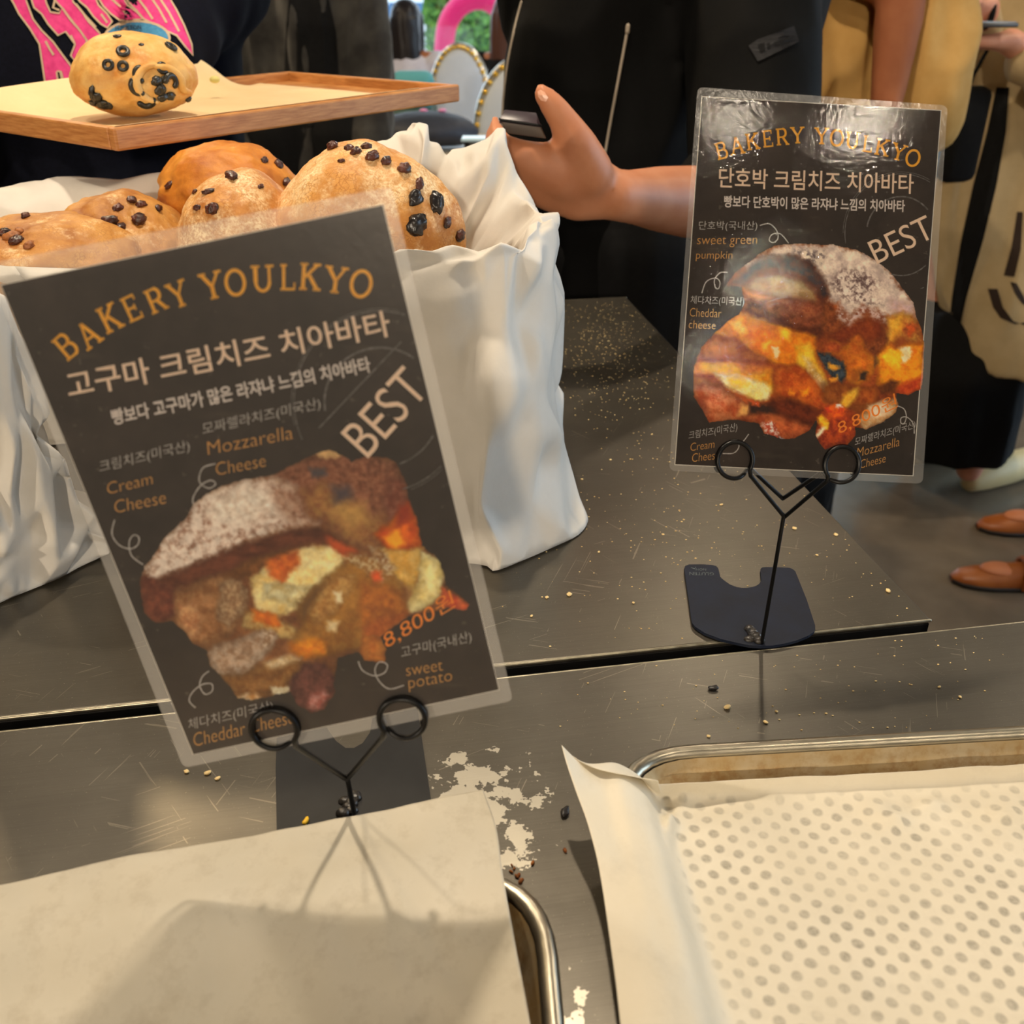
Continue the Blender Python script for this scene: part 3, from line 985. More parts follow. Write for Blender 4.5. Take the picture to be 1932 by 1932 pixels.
class Lettering:
    """collects flat marks given in photo pixels and lays them on the card"""
    def __init__(s, plane, off, clip=None): s.P0, s.n = plane; s.off = off; s.v = []; s.f = []; s.clip = clip; s.marks = []
    def put(s, pts2, faces):
        b = len(s.v)
        o0 = s.P0 + s.n * s.off
        for x, y in pts2: s.v.append(on_plane(x, y, o0, s.n))
        for q in faces:
            if s.clip is not None and any(not s.inside(pts2[i]) for i in q): continue
            s.f.append(tuple(i + b for i in q))
    def inside(s, p):
        c = s.clip; sg = None
        for i in range(4):
            ax, ay = c[i]; bx, by = c[(i + 1) % 4]
            k = (bx - ax) * (p[1] - ay) - (by - ay) * (p[0] - ax)
            if k < 0: return False
        return True
    def text(s, txt, p0, p1, h, bold=0.0, slant=0.0, updir=None):
        v, f = font_mesh(txt, bold)
        x0, x1 = v[:, 0].min(), v[:, 0].max()
        y0, y1 = v[:, 1].min(), v[:, 1].max()
        p0 = np.array(p0, float); p1 = np.array(p1, float)
        d = p1 - p0
        u = np.array([d[1], -d[0]]) / np.linalg.norm(d)
        if updir is not None: u = np.array(updir, float) / np.linalg.norm(updir)
        yn = (v[:, 1] - y0) / (y1 - y0); xn = (v[:, 0] - x0) / (x1 - x0)
        pts = p0 + np.outer(xn, d) + np.outer(yn * h, u) + np.outer(yn * slant * h, d / np.linalg.norm(d))
        s.put([tuple(p) for p in pts], f)
    def stroke(s, pts, w, smooth=True):
        P = catmull([(a, b, 0) for a, b in pts], 6) if smooth and len(pts) > 2 else [np.array((a, b, 0.)) for a, b in pts]
        L, Rr = [], []
        for i in range(len(P)):
            t = P[min(i + 1, len(P) - 1)] - P[max(i - 1, 0)]
            t = t / (np.linalg.norm(t) + 1e-9)
            nn = np.array((-t[1], t[0], 0))
            L.append(tuple((P[i] + nn * w / 2)[:2])); Rr.append(tuple((P[i] - nn * w / 2)[:2]))
        s.put(L + Rr, [(i, i + 1, len(P) + i + 1, len(P) + i) for i in range(len(P) - 1)])
    def glyph(s, ch, c, up, w):
        """slab serif capital: strokes in a unit box x -.5...5, y -.5...5"""
        u = np.array(up, float); h = np.linalg.norm(u); r = np.array((-u[1], u[0])); r = r / h * w
        T, t = 0.17, 0.09
        G = {'B': [('l', -.28, .5, -.28, -.5, T), ('l', -.45, .455, .1, .455, t), ('l', -.28, .03, .12, .03, t), ('l', -.45, -.455, .12, -.455, t), ('a', .1, .25, .22, .21, 90, -90, T), ('a', .12, -.21, .27, .25, 90, -90, T)],
             'A': [('l', -.36, -.46, .0, .5, t + .02), ('l', .0, .5, .36, -.46, T), ('l', -.22, -.14, .22, -.14, t), ('l', -.52, -.46, -.2, -.46, t), ('l', .18, -.46, .54, -.46, t), ('l', -.1, .47, .06, .47, t)],
             'K': [('l', -.3, .5, -.3, -.5, T), ('l', -.47, .455, -.12, .455, t), ('l', -.47, -.455, -.12, -.455, t), ('l', -.28, -.06, .32, .44, t + .02), ('l', -.08, .1, .38, -.46, T), ('l', .14, .455, .5, .455, t), ('l', .18, -.455, .54, -.455, t)],
             'E': [('l', -.28, .5, -.28, -.5, T), ('l', -.45, .455, .38, .455, t), ('l', -.28, .0, .2, .0, t), ('l', -.45, -.455, .42, -.455, t), ('l', .36, .5, .36, .27, t), ('l', .4, -.5, .4, -.25, t), ('l', .2, .12, .2, -.12, t)],
             'R': [('l', -.28, .5, -.28, -.5, T), ('l', -.45, .455, .1, .455, t), ('l', -.28, -.02, .1, -.02, t), ('a', .08, .22, .24, .24, 90, -90, T), ('l', .06, -.02, .4, -.46, T), ('l', -.45, -.455, -.1, -.455, t), ('l', .26, -.455, .54, -.455, t)],
             'Y': [('l', -.38, .45, .0, -.04, T), ('l', .38, .45, .0, -.04, t + .02), ('l', .0, .0, .0, -.5, T), ('l', -.54, .455, -.2, .455, t), ('l', .2, .455, .54, .455, t), ('l', -.18, -.455, .18, -.455, t)],
             'O': [('a', .0, .0, .40, .46, 0, 360, T * .85)],
             'U': [('l', -.3, .48, -.3, -.12, T), ('a', .0, -.12, .3, .34, 180, 360, T * .8), ('l', .3, .48, .3, -.12, t + .02), ('l', -.5, .455, -.12, .455, t), ('l', .14, .455, .5, .455, t)],
             'L': [('l', -.22, .5, -.22, -.5, T), ('l', -.4, .455, -.04, .455, t), ('l', -.4, -.455, .42, -.455, t), ('l', .39, -.5, .39, -.2, t)]}[ch]
        cc = np.array(c, float)
        M = lambda x, y: tuple(cc + r * x + u * y)
        for g in G:
            if g[0] == 'l': s.stroke([M(g[1], g[2]), M(g[3], g[4])], g[5] * w * 1.02 if abs(g[1] - g[3]) < abs(g[2] - g[4]) else g[5] * h, False)
            else:
                _, ox, oy, rx, ry, a0, a1, th = g
                if a0 == 90: aa = [90 - 180 * i / 14 for i in range(15)]
                else: aa = [a0 + (a1 - a0) * i / 24 for i in range(25)]
                s.stroke([M(ox + rx * math.cos(R(a)), oy + ry * math.sin(R(a))) for a in aa], th * w, False)
    def mk(s, name, mat, parent):
        if not s.marks: return mk(name, s.v, s.f, mat, parent, smooth=False)
        for nm, v0, f0, v1, f1 in s.marks:
            mk(nm or name, s.v[v0:v1], [tuple(i - v0 for i in q) for q in s.f[f0:f1]], mat, parent, smooth=False)
    def mark(s, nm=None):
        v0, f0 = (s.marks[-1][3], s.marks[-1][4]) if s.marks else (0, 0)
        s.marks.append((nm, v0, f0, len(s.v), len(s.f)))

def quad_on(plane, off, corners, rad_px=0):
    o0 = plane[0] + plane[1] * off
    return [on_plane(x, y, o0, plane[1]) for x, y in corners]

def card(name, label, plane, corners, outer, letters, painter, mlam, medge, shape_name):
    P0, n = plane
    base = min((on_plane(x, y, P0, n) for x, y in outer), key=lambda p: p.z)
    root = thing(name, label, 'menu card', base)
    q = quad_on(plane, 0.0, corners)
    # white print sheet (its thin white border) and the printed chalkboard field
    e = [tuple(np.array(corners[i]) + 1.4 * np.sign(np.array(corners[i]) - np.mean(corners, 0))) for i in range(4)]
    qa = quad_on(plane, 0.0, e); qb = quad_on(plane, -0.00015, e)
    mk('print_sheet', qa + qb, [(3, 2, 1, 0), (4, 5, 6, 7)] + [(i, (i + 1) % 4, 4 + (i + 1) % 4, 4 + i) for i in range(4)], M_sheet, root, smooth=False)
    mk('chalkboard_print', quad_on(plane, 0.00008, corners), [(3, 2, 1, 0)], M_board, root, smooth=False)
    painter.build('food_picture', plane, 0.00016, M_print, root)
    for (nm, mat, L) in letters: L.mk(nm, mat, root)
    # clear pouch: front and back film with rounded corners, sealed round the edge
    op = [Vector(p) for p in outer]
    pts = rounded([(p.x, p.y) for p in op], 13, 6)
    o1 = P0 + n * 0.0005; o2 = P0 - n * 0.0004
    A = [on_plane(p.x, p.y, o1, n) for p in pts]; B = [on_plane(p.x, p.y, o2, n) for p in pts]
    m = len(A)
    # bow the film very slightly so it catches light unevenly
    inner = [tuple(c) for c in e]
    mk('laminate_front', quad_on(plane, 0.0005, inner), [(3, 2, 1, 0)], mlam, root, smooth=False)
    C = quad_on(plane, 0.0005, inner); Cb = quad_on(plane, -0.0004, inner)
    # margin ring: outer loop to inner quad (front), same at the back
    v = A + C
    f = []
    per = m // 4
    def nearest(k):
        p = pts[k]
        return min(range(4), key=lambda i: (Vector(inner[i]) - p).length)
    own = [k // per for k in range(m)]
    for k in range(m):
        k2 = (k + 1) % m
        a, b = own[k], own[k2]
        if a == b: f.append((k, m + a, k2))
        else: f.append((k, m + a, m + b, k2))
    mk('laminate_margin', v, f, medge, root, smooth=False)
    rimv = A + B
    mk('laminate_edge', rimv, [(k, (k + 1) % m, m + (k + 1) % m, m + k) for k in range(m)], pmat('laminate_rim', (200, 200, 196), rough=0.3), root, smooth=False)
    return root

# ---------------------------------------------------------------- left card
Lq = [(2, 538), (722, 387), (941, 1301), (365, 1423)]
Lout = [(-28, 498), (739, 352), (968, 1322), (346, 1449)]
def z5(x, y): return (x / 2.415, 480 + y / 2.415)
def z6(x, y): return (150 + x / 2.415, 850 + y / 2.415)
def z7(x, y): return (450 + x / 2.576, 350 + y / 2.576)
def letters_left():
    T = Lettering(PL, 0.00026)
    data = [('B', (300, 418), (-78, -92), 84), ('A', (402, 366), (-70, -96), 92), ('K', (500, 290), (-56, -112), 92), ('E', (600, 245), (-50, -108), 76),
            ('R', (708, 208), (-44, -104), 84), ('Y', (812, 182), (-42, -112), 88), ('Y', (965, 142), (-28, -122), 98), ('O', (1072, 128), (-16, -122), 104),
            ('U', (1196, 110), (-6, -122), 104), ('L', (1310, 104), (0, -120), 80), ('K', (1412, 102), (8, -124), 96), ('Y', (1530, 116), (15, -122), 100), ('O', (1646, 134), (22, -126), 110)]
    for ch, c, up, w in data: T.glyph(ch, z5(*c), (up[0] / 2.415, up[1] / 2.415), w / 2.415)
    A = Lettering(PL, 0.00026); A.text('고구마 크림치즈 치아바타', z5(318, 660), z5(1788, 372), 51, 0.012, updir=(-.22, -1))
    B = Lettering(PL, 0.00026); B.text('빵보다 고구마가 많은 라쟈냐 느낌의 치아바타', z5(518, 780), z5(1694, 536), 31, 0.022, updir=(-.22, -1))
    C = Lettering(PL, 0.00026); O = Lettering(PL, 0.00026)
    hw = lambda L, t, a, b, h, zz, bo=0.0: L.text(t, zz(*a), zz(*b), h, bo, 0.08, updir=(-.16, -1)) or (L in (C, O) and L.mark())
    hw(C, '모짜렐라치즈(미국산)', (925, 832), (1462, 712), 26, z5, -0.004); hw(C, '크림치즈(미국산)', (456, 1004), (866, 905), 26, z5, -0.004)
    hw(C, '고구마(국내산)', (1468, 955), (1788, 880), 25, z6, -0.004); hw(C, '체다치즈(미국산)', (498, 1284), (884, 1196), 25, z6, -0.004)
    C.stroke([z6(*p) for p in ((160, 315), (148, 380), (180, 430), (232, 448), (266, 428), (270, 395), (245, 386), (226, 420), (238, 480), (290, 520))], 2.6); C.mark('curl_stroke')
    C.stroke([z6(*p) for p in ((620, 60), (562, 80), (546, 140), (588, 172), (620, 152), (596, 136), (552, 160), (520, 208), (516, 242))], 2.6); C.mark('curl_stroke')
    C.stroke([z6(*p) for p in ((590, 1005), (560, 1030), (548, 1072), (572, 1110), (604, 1096), (602, 1064), (560, 1066), (516, 1100), (500, 1140), (528, 1172))], 2.6); C.mark('curl_stroke')
    C.stroke([z6(*p) for p in ((1270, 960), (1290, 1002), (1342, 1026), (1390, 1012), (1402, 976), (1366, 964), (1346, 1002), (1366, 1052), (1412, 1086), (1478, 1070))], 2.6); C.mark('curl_stroke')
    for t, a, b, h, zz in (('Mozzarella', (948, 914), (1336, 840), 25, z5), ('Cheese', (986, 1008), (1212, 966), 24, z5), ('Cream', (490, 1094), (696, 1046), 22, z5), ('Cheese', (524, 1180), (757, 1134), 24, z5),
                           ('sweet', (1490, 1028), (1656, 1002), 17, z6), ('potato', (1502, 1102), (1700, 1066), 24, z6), ('Cheddar Cheese', (522, 1350), (978, 1242), 25, z6)):
        hw(O, t, a, b, h, zz, -0.012)
    D = Lettering(PL, 0.00028); D.text('BEST', z7(632, 1328), z7(934, 998), 73, -0.004)
    P = Lettering(PL, 0.00032); P.text('8,800원', z6(1402, 912), z6(1716, 716), 35, -0.002, 0.25)
    K = Lettering(PL, 0.00022, clip=[(8, 540), (718, 392), (934, 1298), (368, 1416)])
    cc = (690, 1050)
    def arc(rx, ry, a0, a1, w):
        K.stroke([z7(cc[0] + rx * math.cos(R(a)), cc[1] - ry * math.sin(R(a))) for a in np.linspace(a0, a1, 40)], w, False)
    arc(420, 440, 15, 205, 2.4); arc(432, 452, 25, 195, 1.4); arc(420, 440, -75, -25, 2.2); arc(432, 455, -70, -30, 1.2)
    arc(272, 262, 50, 190, 4.0); arc(300, 318, -72, 0, 3.0)
    K.stroke([z7(390, 1180), z7(790, 760)], 3.0, False); K.stroke([z7(730, 1312), z7(940, 1092)], 3.0, False)
    return [('headline_lettering', I_orange, T), ('title_lettering', I_pink, A), ('subtitle_lettering', I_white, B), ('chalk_lettering', I_chalk, C), ('ingredient_lettering', I_ochre, O),
            ('stamp_lettering', I_pink, D), ('price_lettering', I_price, P), ('stamp_circles', I_grey, K)]

def food_left():
    p = Painter(255, 840, 895, 1350, 1.55, (2.415, 150, 850))
    b = p.blob
    b([(270,600),(300,520),(340,470),(380,400),(480,310),(520,240),(600,180),(700,140),(870,110),(980,60),(1060,20),(1140,-5),(1200,20),(1240,50),(1310,20),(1400,30),(1450,60),(1490,150),(1510,240),(1540,310),(1560,430),(1630,480),(1665,560),(1670,610),(1740,660),(1780,700),(1760,730),(1690,720),(1600,740),(1500,760),(1440,800),(1370,850),(1400,900),(1390,970),(1300,960),(1270,920),(1180,950),(1160,1060),(1170,1100),(1120,1180),(1060,1200),(990,1160),(960,1100),(880,1120),(780,1140),(720,1130),(690,1090),(640,1030),(590,980),(575,910),(510,880),(480,830),(420,780),(340,785),(290,740)], (150,98,56), (112,66,36), 1.5, 4, 3, 14, base=True)
    b([(870,110),(980,60),(1140,-4),(1310,15),(1450,60),(1500,180),(1515,280),(1440,360),(1330,455),(1230,425),(1130,350),(1000,290),(980,170)], (158,104,76), (112,66,46), 5, tex=4, seed=2)
    b([(1010,190),(1120,150),(1230,220),(1340,300),(1400,260),(1460,330),(1420,400),(1330,450),(1230,420),(1130,350),(1040,300)], (166,122,68), (138,88,54), 14, tex=7, seed=3, shade=.1)
    b([(1160,240),(1300,240),(1320,320),(1230,350),(1160,310)], (182,142,80), None, 12, shade=0)
    b([(1050,80),(1120,80),(1130,115),(1060,125)], (78,68,70), None, 5, shade=0)
    b([(1150,160),(1230,160),(1240,220),(1170,240)], (84,70,74), None, 9, shade=0)
    b([(1060,10),(1140,-5),(1195,15),(1190,35),(1100,30)], (196,160,110), None, 3, shade=0)
    b([(1400,120),(1470,130),(1505,230),(1480,290),(1400,340),(1380,250)], (120,62,44), (158,100,76), 9, seed=4)
    # sugar dusted crust
    b([(295,545),(300,520),(380,400),(480,310),(520,240),(600,180),(720,140),(870,112),(980,165),(1000,280),(1090,335),(950,355),(800,405),(640,475),(500,540),(340,600)], (222,206,192), (150,112,92), 9, 16, 9, tex=5, lo=.50, hi=.66, seed=5, shade=.1)
    b([(620,200),(760,160),(880,180),(900,280),(780,330),(640,330),(580,280)], (226,214,200), (196,178,162), 16, tex=4, seed=6, shade=0)
    b([(860,150),(980,170),(1030,290),(1090,340),(950,330),(900,260)], (176,140,116), (128,84,62), 12, tex=4, seed=7, shade=0, opacity=.8)
    b([(300,600),(420,560),(560,500),(700,440),(820,400),(960,360),(1090,350),(1220,425),(1110,420),(960,440),(800,500),(660,560),(520,600),(400,650),(300,680)], (124,66,42), (92,46,26), 7, tex=8, aniso=(.5,1.6), seed=8)
    b([(270,600),(300,560),(420,620),(540,650),(580,700),(520,730),(420,760),(340,785),(290,740)], (140,76,52), (104,50,34), 4, tex=7, seed=9)
    b([(430,640),(520,610),(640,560),(740,600),(770,680),(740,780),(640,880),(580,900),(510,880),(440,790)], (178,130,84), (140,92,52), 5, tex=8, seed=10)
    b([(640,600),(720,580),(770,640),(750,740),(680,800),(620,760)], (150,112,78), (196,164,124), 5, tex=3, seed=11)
    b([(440,700),(520,690),(560,760),(540,850),(500,860),(460,800)], (206,160,112), (170,112,70), 7, seed=12, shade=.1)
    b([(660,560),(800,490),(900,460),(960,450),(880,540),(780,590)], (110,66,30), (150,94,44), 6, seed=13)
    b([(780,580),(900,500),(1010,440),(1150,430),(1220,480),(1180,560),(1090,620),(1010,720),(900,760),(800,720),(790,650)], (238,220,164), (216,184,112), 4, tex=10, lo=.45, hi=.7, seed=14, shade=.15)
    b([(1010,460),(1140,440),(1200,480),(1150,540),(1050,560),(1000,520)], (244,230,182), (232,206,140), 6, seed=15, shade=.1)
    b([(850,510),(920,470),(1000,450),(1000,510),(960,560),(930,620),(890,590),(860,560)], (214,120,44), (190,92,34), 5, seed=16, shade=.1)
    b([(830,600),(960,610),(1080,620),(1010,720),(930,690),(840,680)], (232,222,180), (206,182,124), 5, tex=7, seed=17, shade=.25)
    b([(1120,390),(1230,440),(1260,460),(1200,480),(1140,430)], (186,84,40), None, 5, shade=0)
    b([(760,720),(900,760),(960,800),(1040,830),(1060,870),(940,860),(840,830),(740,800)], (214,182,116), (176,128,66), 5, seed=18)
    b([(780,720),(890,745),(925,800),(880,810),(800,770)], (226,134,36), (206,104,24), 4, seed=19, shade=.1)
    b([(990,700),(1090,600),(1220,500),(1300,480),(1400,520),(1480,620),(1490,720),(1400,820),(1280,900),(1150,930),(1040,950),(970,890),(1000,800)], (178,128,56), (142,92,34), 6, tex=12, seed=20)
    b([(1090,620),(1180,560),(1260,560),(1240,640),(1160,740),(1080,790),(1040,740)], (196,154,88), (166,116,56), 7, tex=4, seed=21, shade=.15)
    b([(1000,700),(1080,620),(1120,600),(1060,700),(1020,790)], (112,78,40), None, 7, shade=0)
    b([(1200,490),(1300,470),(1400,500),(1440,560),(1380,600),(1300,550)], (208,184,140), (160,112,56), 4, tex=3, lo=.42, hi=.56, seed=22, shade=.1)
    b([(1330,550),(1370,545),(1385,590),(1345,600)], (214,98,46), None, 4, shade=0)
    b([(1160,650),(1195,640),(1190,690),(1165,690)], (226,212,176), None, 3, shade=0)
    b([(1130,780),(1180,780),(1170,830),(1130,820)], (214,196,156), None, 5, shade=0)
    b([(950,880),(1060,850),(1130,880),(1120,930),(1030,950),(970,920)], (228,156,36), (206,120,26), 5, seed=23, shade=.1)
    b([(1290,600),(1400,610),(1470,650),(1490,730),(1430,790),(1360,830),(1280,800),(1270,700)], (190,118,44), (158,92,34), 8, tex=6, seed=24, shade=.1)
    b([(1335,385),(1440,300),(1500,240),(1550,330),(1562,430),(1480,465),(1400,450)], (222,116,28), (198,84,24), 4, tex=9, seed=25)
    b([(1390,400),(1450,360),(1480,420),(1440,450)], (240,172,40), None, 5, shade=0)
    b([(1460,250),(1505,245),(1520,310),(1440,350)], (150,56,28), None, 7, shade=0)
    b([(1360,450),(1480,450),(1560,440),(1565,520),(1520,640),(1450,590),(1400,520)], (226,192,112), (206,160,72), 5, tex=8, seed=26, shade=.15)
    b([(1320,430),(1400,470),(1440,540),(1400,560),(1350,500)], (216,196,160), (150,104,60), 4, tex=3, seed=27, shade=.1)
    b([(1560,450),(1640,490),(1668,570),(1655,650),(1570,720),(1500,740),(1495,690),(1540,600)], (242,228,172), (222,200,130), 3, tex=9, seed=28)
    b([(1500,620),(1560,600),(1530,690),(1500,710)], (176,148,84), None, 7, shade=0, opacity=.7)
    b([(1655,620),(1700,650),(1780,700),(1762,730),(1690,722),(1640,700)], (224,112,58), (200,76,40), 3, seed=29)
    b([(1290,800),(1380,760),(1500,730),(1490,760),(1440,800),(1370,850),(1300,860)], (186,104,44), (150,80,30), 6, seed=30, shade=.1)
    b([(1270,920),(1290,840),(1370,850),(1402,900),(1390,970),(1300,960)], (206,134,56), (180,104,40), 3, seed=31)
    b([(575,915),(640,880),(720,850),(830,815),(915,840),(860,920),(800,990),(740,1025),(640,1035),(590,980)], (196,172,150), (156,122,94), 5, tex=6, seed=32)
    b([(830,810),(900,830),(870,880),(840,900)], (222,200,176), (150,112,80), 4, tex=3, seed=33, shade=.1)
    b([(640,1030),(740,1020),(850,960),(1000,950),(1040,980),(960,1060),(960,1100),(880,1112),(780,1140),(720,1130)], (164,116,62), (124,80,36), 5, tex=9, seed=34)
    b([(840,960),(960,930),(1010,950),(930,980),(860,990)], (206,170,120), (226,206,170), 5, seed=35, shade=.1)
    b([(860,1085),(900,1070),(960,1075),(955,1105),(890,1120)], (230,222,200), (206,188,150), 3, fine=8, seed=36, shade=.1)
    b([(690,1120),(740,1118),(800,1100),(830,1125),(770,1140)], (226,206,176), (206,150,86), 4, seed=37, shade=.1)
    b([(960,1050),(1020,970),(1120,970),(1165,1040),(1170,1100),(1115,1180),(1060,1200),(990,1160),(960,1110)], (124,70,60), (84,46,40), 4, tex=6, seed=38)
    b([(1040,1120),(1110,1090),(1140,1120),(1090,1180),(1040,1170)], (166,92,80), (196,140,130), 5, tex=4, seed=39, shade=.1)
    return p

card('menu_card', 'laminated menu card held low in front, its bread topped with white cheese', PL, Lq, Lout, letters_left(), food_left(), M_lam_soft, M_lam_edge2, 'l')
plate_stand('black wire sign stand holding the nearer tilted menu card', [(524, 1330), (600, 1330), (608, 1352), (618, 1375), (634, 1398), (652, 1411), (668, 1411), (684, 1402), (698, 1382), (703, 1352), (704, 1330), (786, 1326), (800, 1420), (815, 1520), (828, 1580), (760, 1606), (660, 1612), (560, 1590), (522, 1572), (520, 1450)],
            (670, 1541), (655, 1468), [(520, 1370), (760, 1350)], 0.0102, PL, 1, 0.372, pmat('stand_plate_grey', (24, 24, 25), (33, 33, 34), 40, rough=0.5, spec=.3))

# ---------------------------------------------------------------- right card
Rq = [(1325, 183), (1775, 209), (1722, 897), (1274, 876)]
Rout = [(1316, 164), (1788, 199), (1741, 913), (1262, 888)]
def y3(x, y): return (1212 + x / 2.683, y / 2.683)
def y4(x, y): return (1240 + x / 2.792, 420 + y / 2.792)
def letters_right():
    T = Lettering(PR, 0.00026)
    data = [('B', (400, 762), (-22, -84), 62), ('A', (478, 738), (-15, -86), 72), ('K', (557, 716), (-12, -84), 68), ('E', (634, 702), (-9, -86), 56), ('R', (706, 692), (-6, -86), 64), ('Y', (785, 684), (-3, -84), 68),
            ('Y', (908, 688), (2, -84), 70), ('O', (985, 698), (4, -86), 76), ('U', (1064, 710), (7, -84), 74), ('L', (1140, 728), (10, -84), 56), ('K', (1214, 745), (16, -84), 70), ('Y', (1298, 770), (22, -82), 72), ('O', (1370, 800), (26, -84), 80)]
    for ch, c, up, w in data: T.glyph(ch, y3(*c), (up[0] / 2.683, up[1] / 2.683), w / 2.683)
    ud = (.03, -1)
    A = Lettering(PR, 0.00026); A.text('단호박 크림치즈 치아바타', y3(386, 950), y3(1372, 982), 38, 0.010, updir=ud)
    B = Lettering(PR, 0.00026); B.text('빵보다 단호박이 많은 라쟈냐 느낌의 치아바타', y3(413, 1050), y3(1328, 1074), 23, 0.02, updir=ud)
    C = Lettering(PR, 0.00026); O = Lettering(PR, 0.00026)
    hw = lambda L, t, a, b, h, zz, bo=0.0: L.text(t, zz(*a), zz(*b), h, bo, 0.05, updir=ud) or (L in (C, O) and L.mark())
    hw(C, '단호박(국내산)', (284, 1170), (580, 1170), 19, y3, -0.004); hw(C, '체다치즈(미국산)', (174, 434), (456, 444), 18, y4, -0.004)
    hw(C, '크림치즈(미국산)', (164, 1150), (420, 1104), 18, y4, -0.004); hw(C, '모짜렐라치즈(미국산)', (1040, 1184), (1358, 1090), 18, y4, -0.004)
    for pts in (((540, 15), (590, 6), (628, 40), (636, 82), (612, 105), (590, 92), (606, 62), (650, 60), (692, 108)), ((370, 262), (332, 264), (302, 300), (306, 342), (324, 346), (330, 312), (306, 292), (258, 312), (235, 372)),
                ((1265, 965), (1300, 982), (1312, 1020), (1302, 1056), (1284, 1056), (1286, 1028), (1318, 1026), (1350, 1062), (1354, 1112)), ((345, 1216), (402, 1214), (430, 1182), (420, 1146), (388, 1150), (440, 1162), (482, 1114))):
        C.stroke([y4(*p) for p in pts], 1.9); C.mark('curl_stroke')
    for t, a, b, h, zz in (('sweet green', (275, 1252), (578, 1250), 19, y3), ('pumpkin', (270, 1322), (453, 1322), 19, y3), ('Cheddar', (170, 494), (336, 500), 16, y4), ('cheese', (165, 556), (306, 562), 15, y4),
                           ('Cream', (174, 1204), (300, 1186), 15, y4), ('Cheese', (182, 1262), (326, 1244), 16, y4), ('Mozzarella', (1052, 1236), (1276, 1176), 17, y4), ('Cheese', (1068, 1296), (1202, 1262), 16, y4)):
        hw(O, t, a, b, h, zz, -0.012)
    clip = [(1329, 188), (1770, 213), (1718, 893), (1279, 872)]
    D = Lettering(PR, 0.00028); D.text('BEST', y3(1190, 1338), y3(1486, 1198), 46, -0.004)
    P = Lettering(PR, 0.00032); P.text('8,800원', y4(960, 1124), y4(1268, 976), 28, -0.002, 0.25)
    K = Lettering(PR, 0.00022, clip=clip)
    cc = (1310, 1180)
    def arc(rx, ry, a0, a1, w, c=cc): K.stroke([y3(c[0] + rx * math.cos(R(a)), c[1] - ry * math.sin(R(a))) for a in np.linspace(a0, a1, 40)], w, False)
    arc(285, 300, 20, 190, 1.6); arc(294, 310, 30, 180, 1.0); arc(285, 300, -70, -20, 1.6); arc(294, 312, -66, -24, 1.0)
    arc(175, 185, 40, 170, 2.8); arc(190, 215, -105, -30, 2.4)
    K.stroke([y3(1090, 1190), y3(1470, 1008)], 1.8, False); K.stroke([y3(1270, 1346), y3(1460, 1264)], 1.8, False)
    return [('headline_lettering', I_orange, T), ('title_lettering', I_pink, A), ('subtitle_lettering', I_white, B), ('chalk_lettering', I_chalk, C), ('ingredient_lettering', I_ochre, O),
            ('stamp_lettering', I_pink, D), ('price_lettering', I_price, P), ('stamp_circles', I_grey, K)]

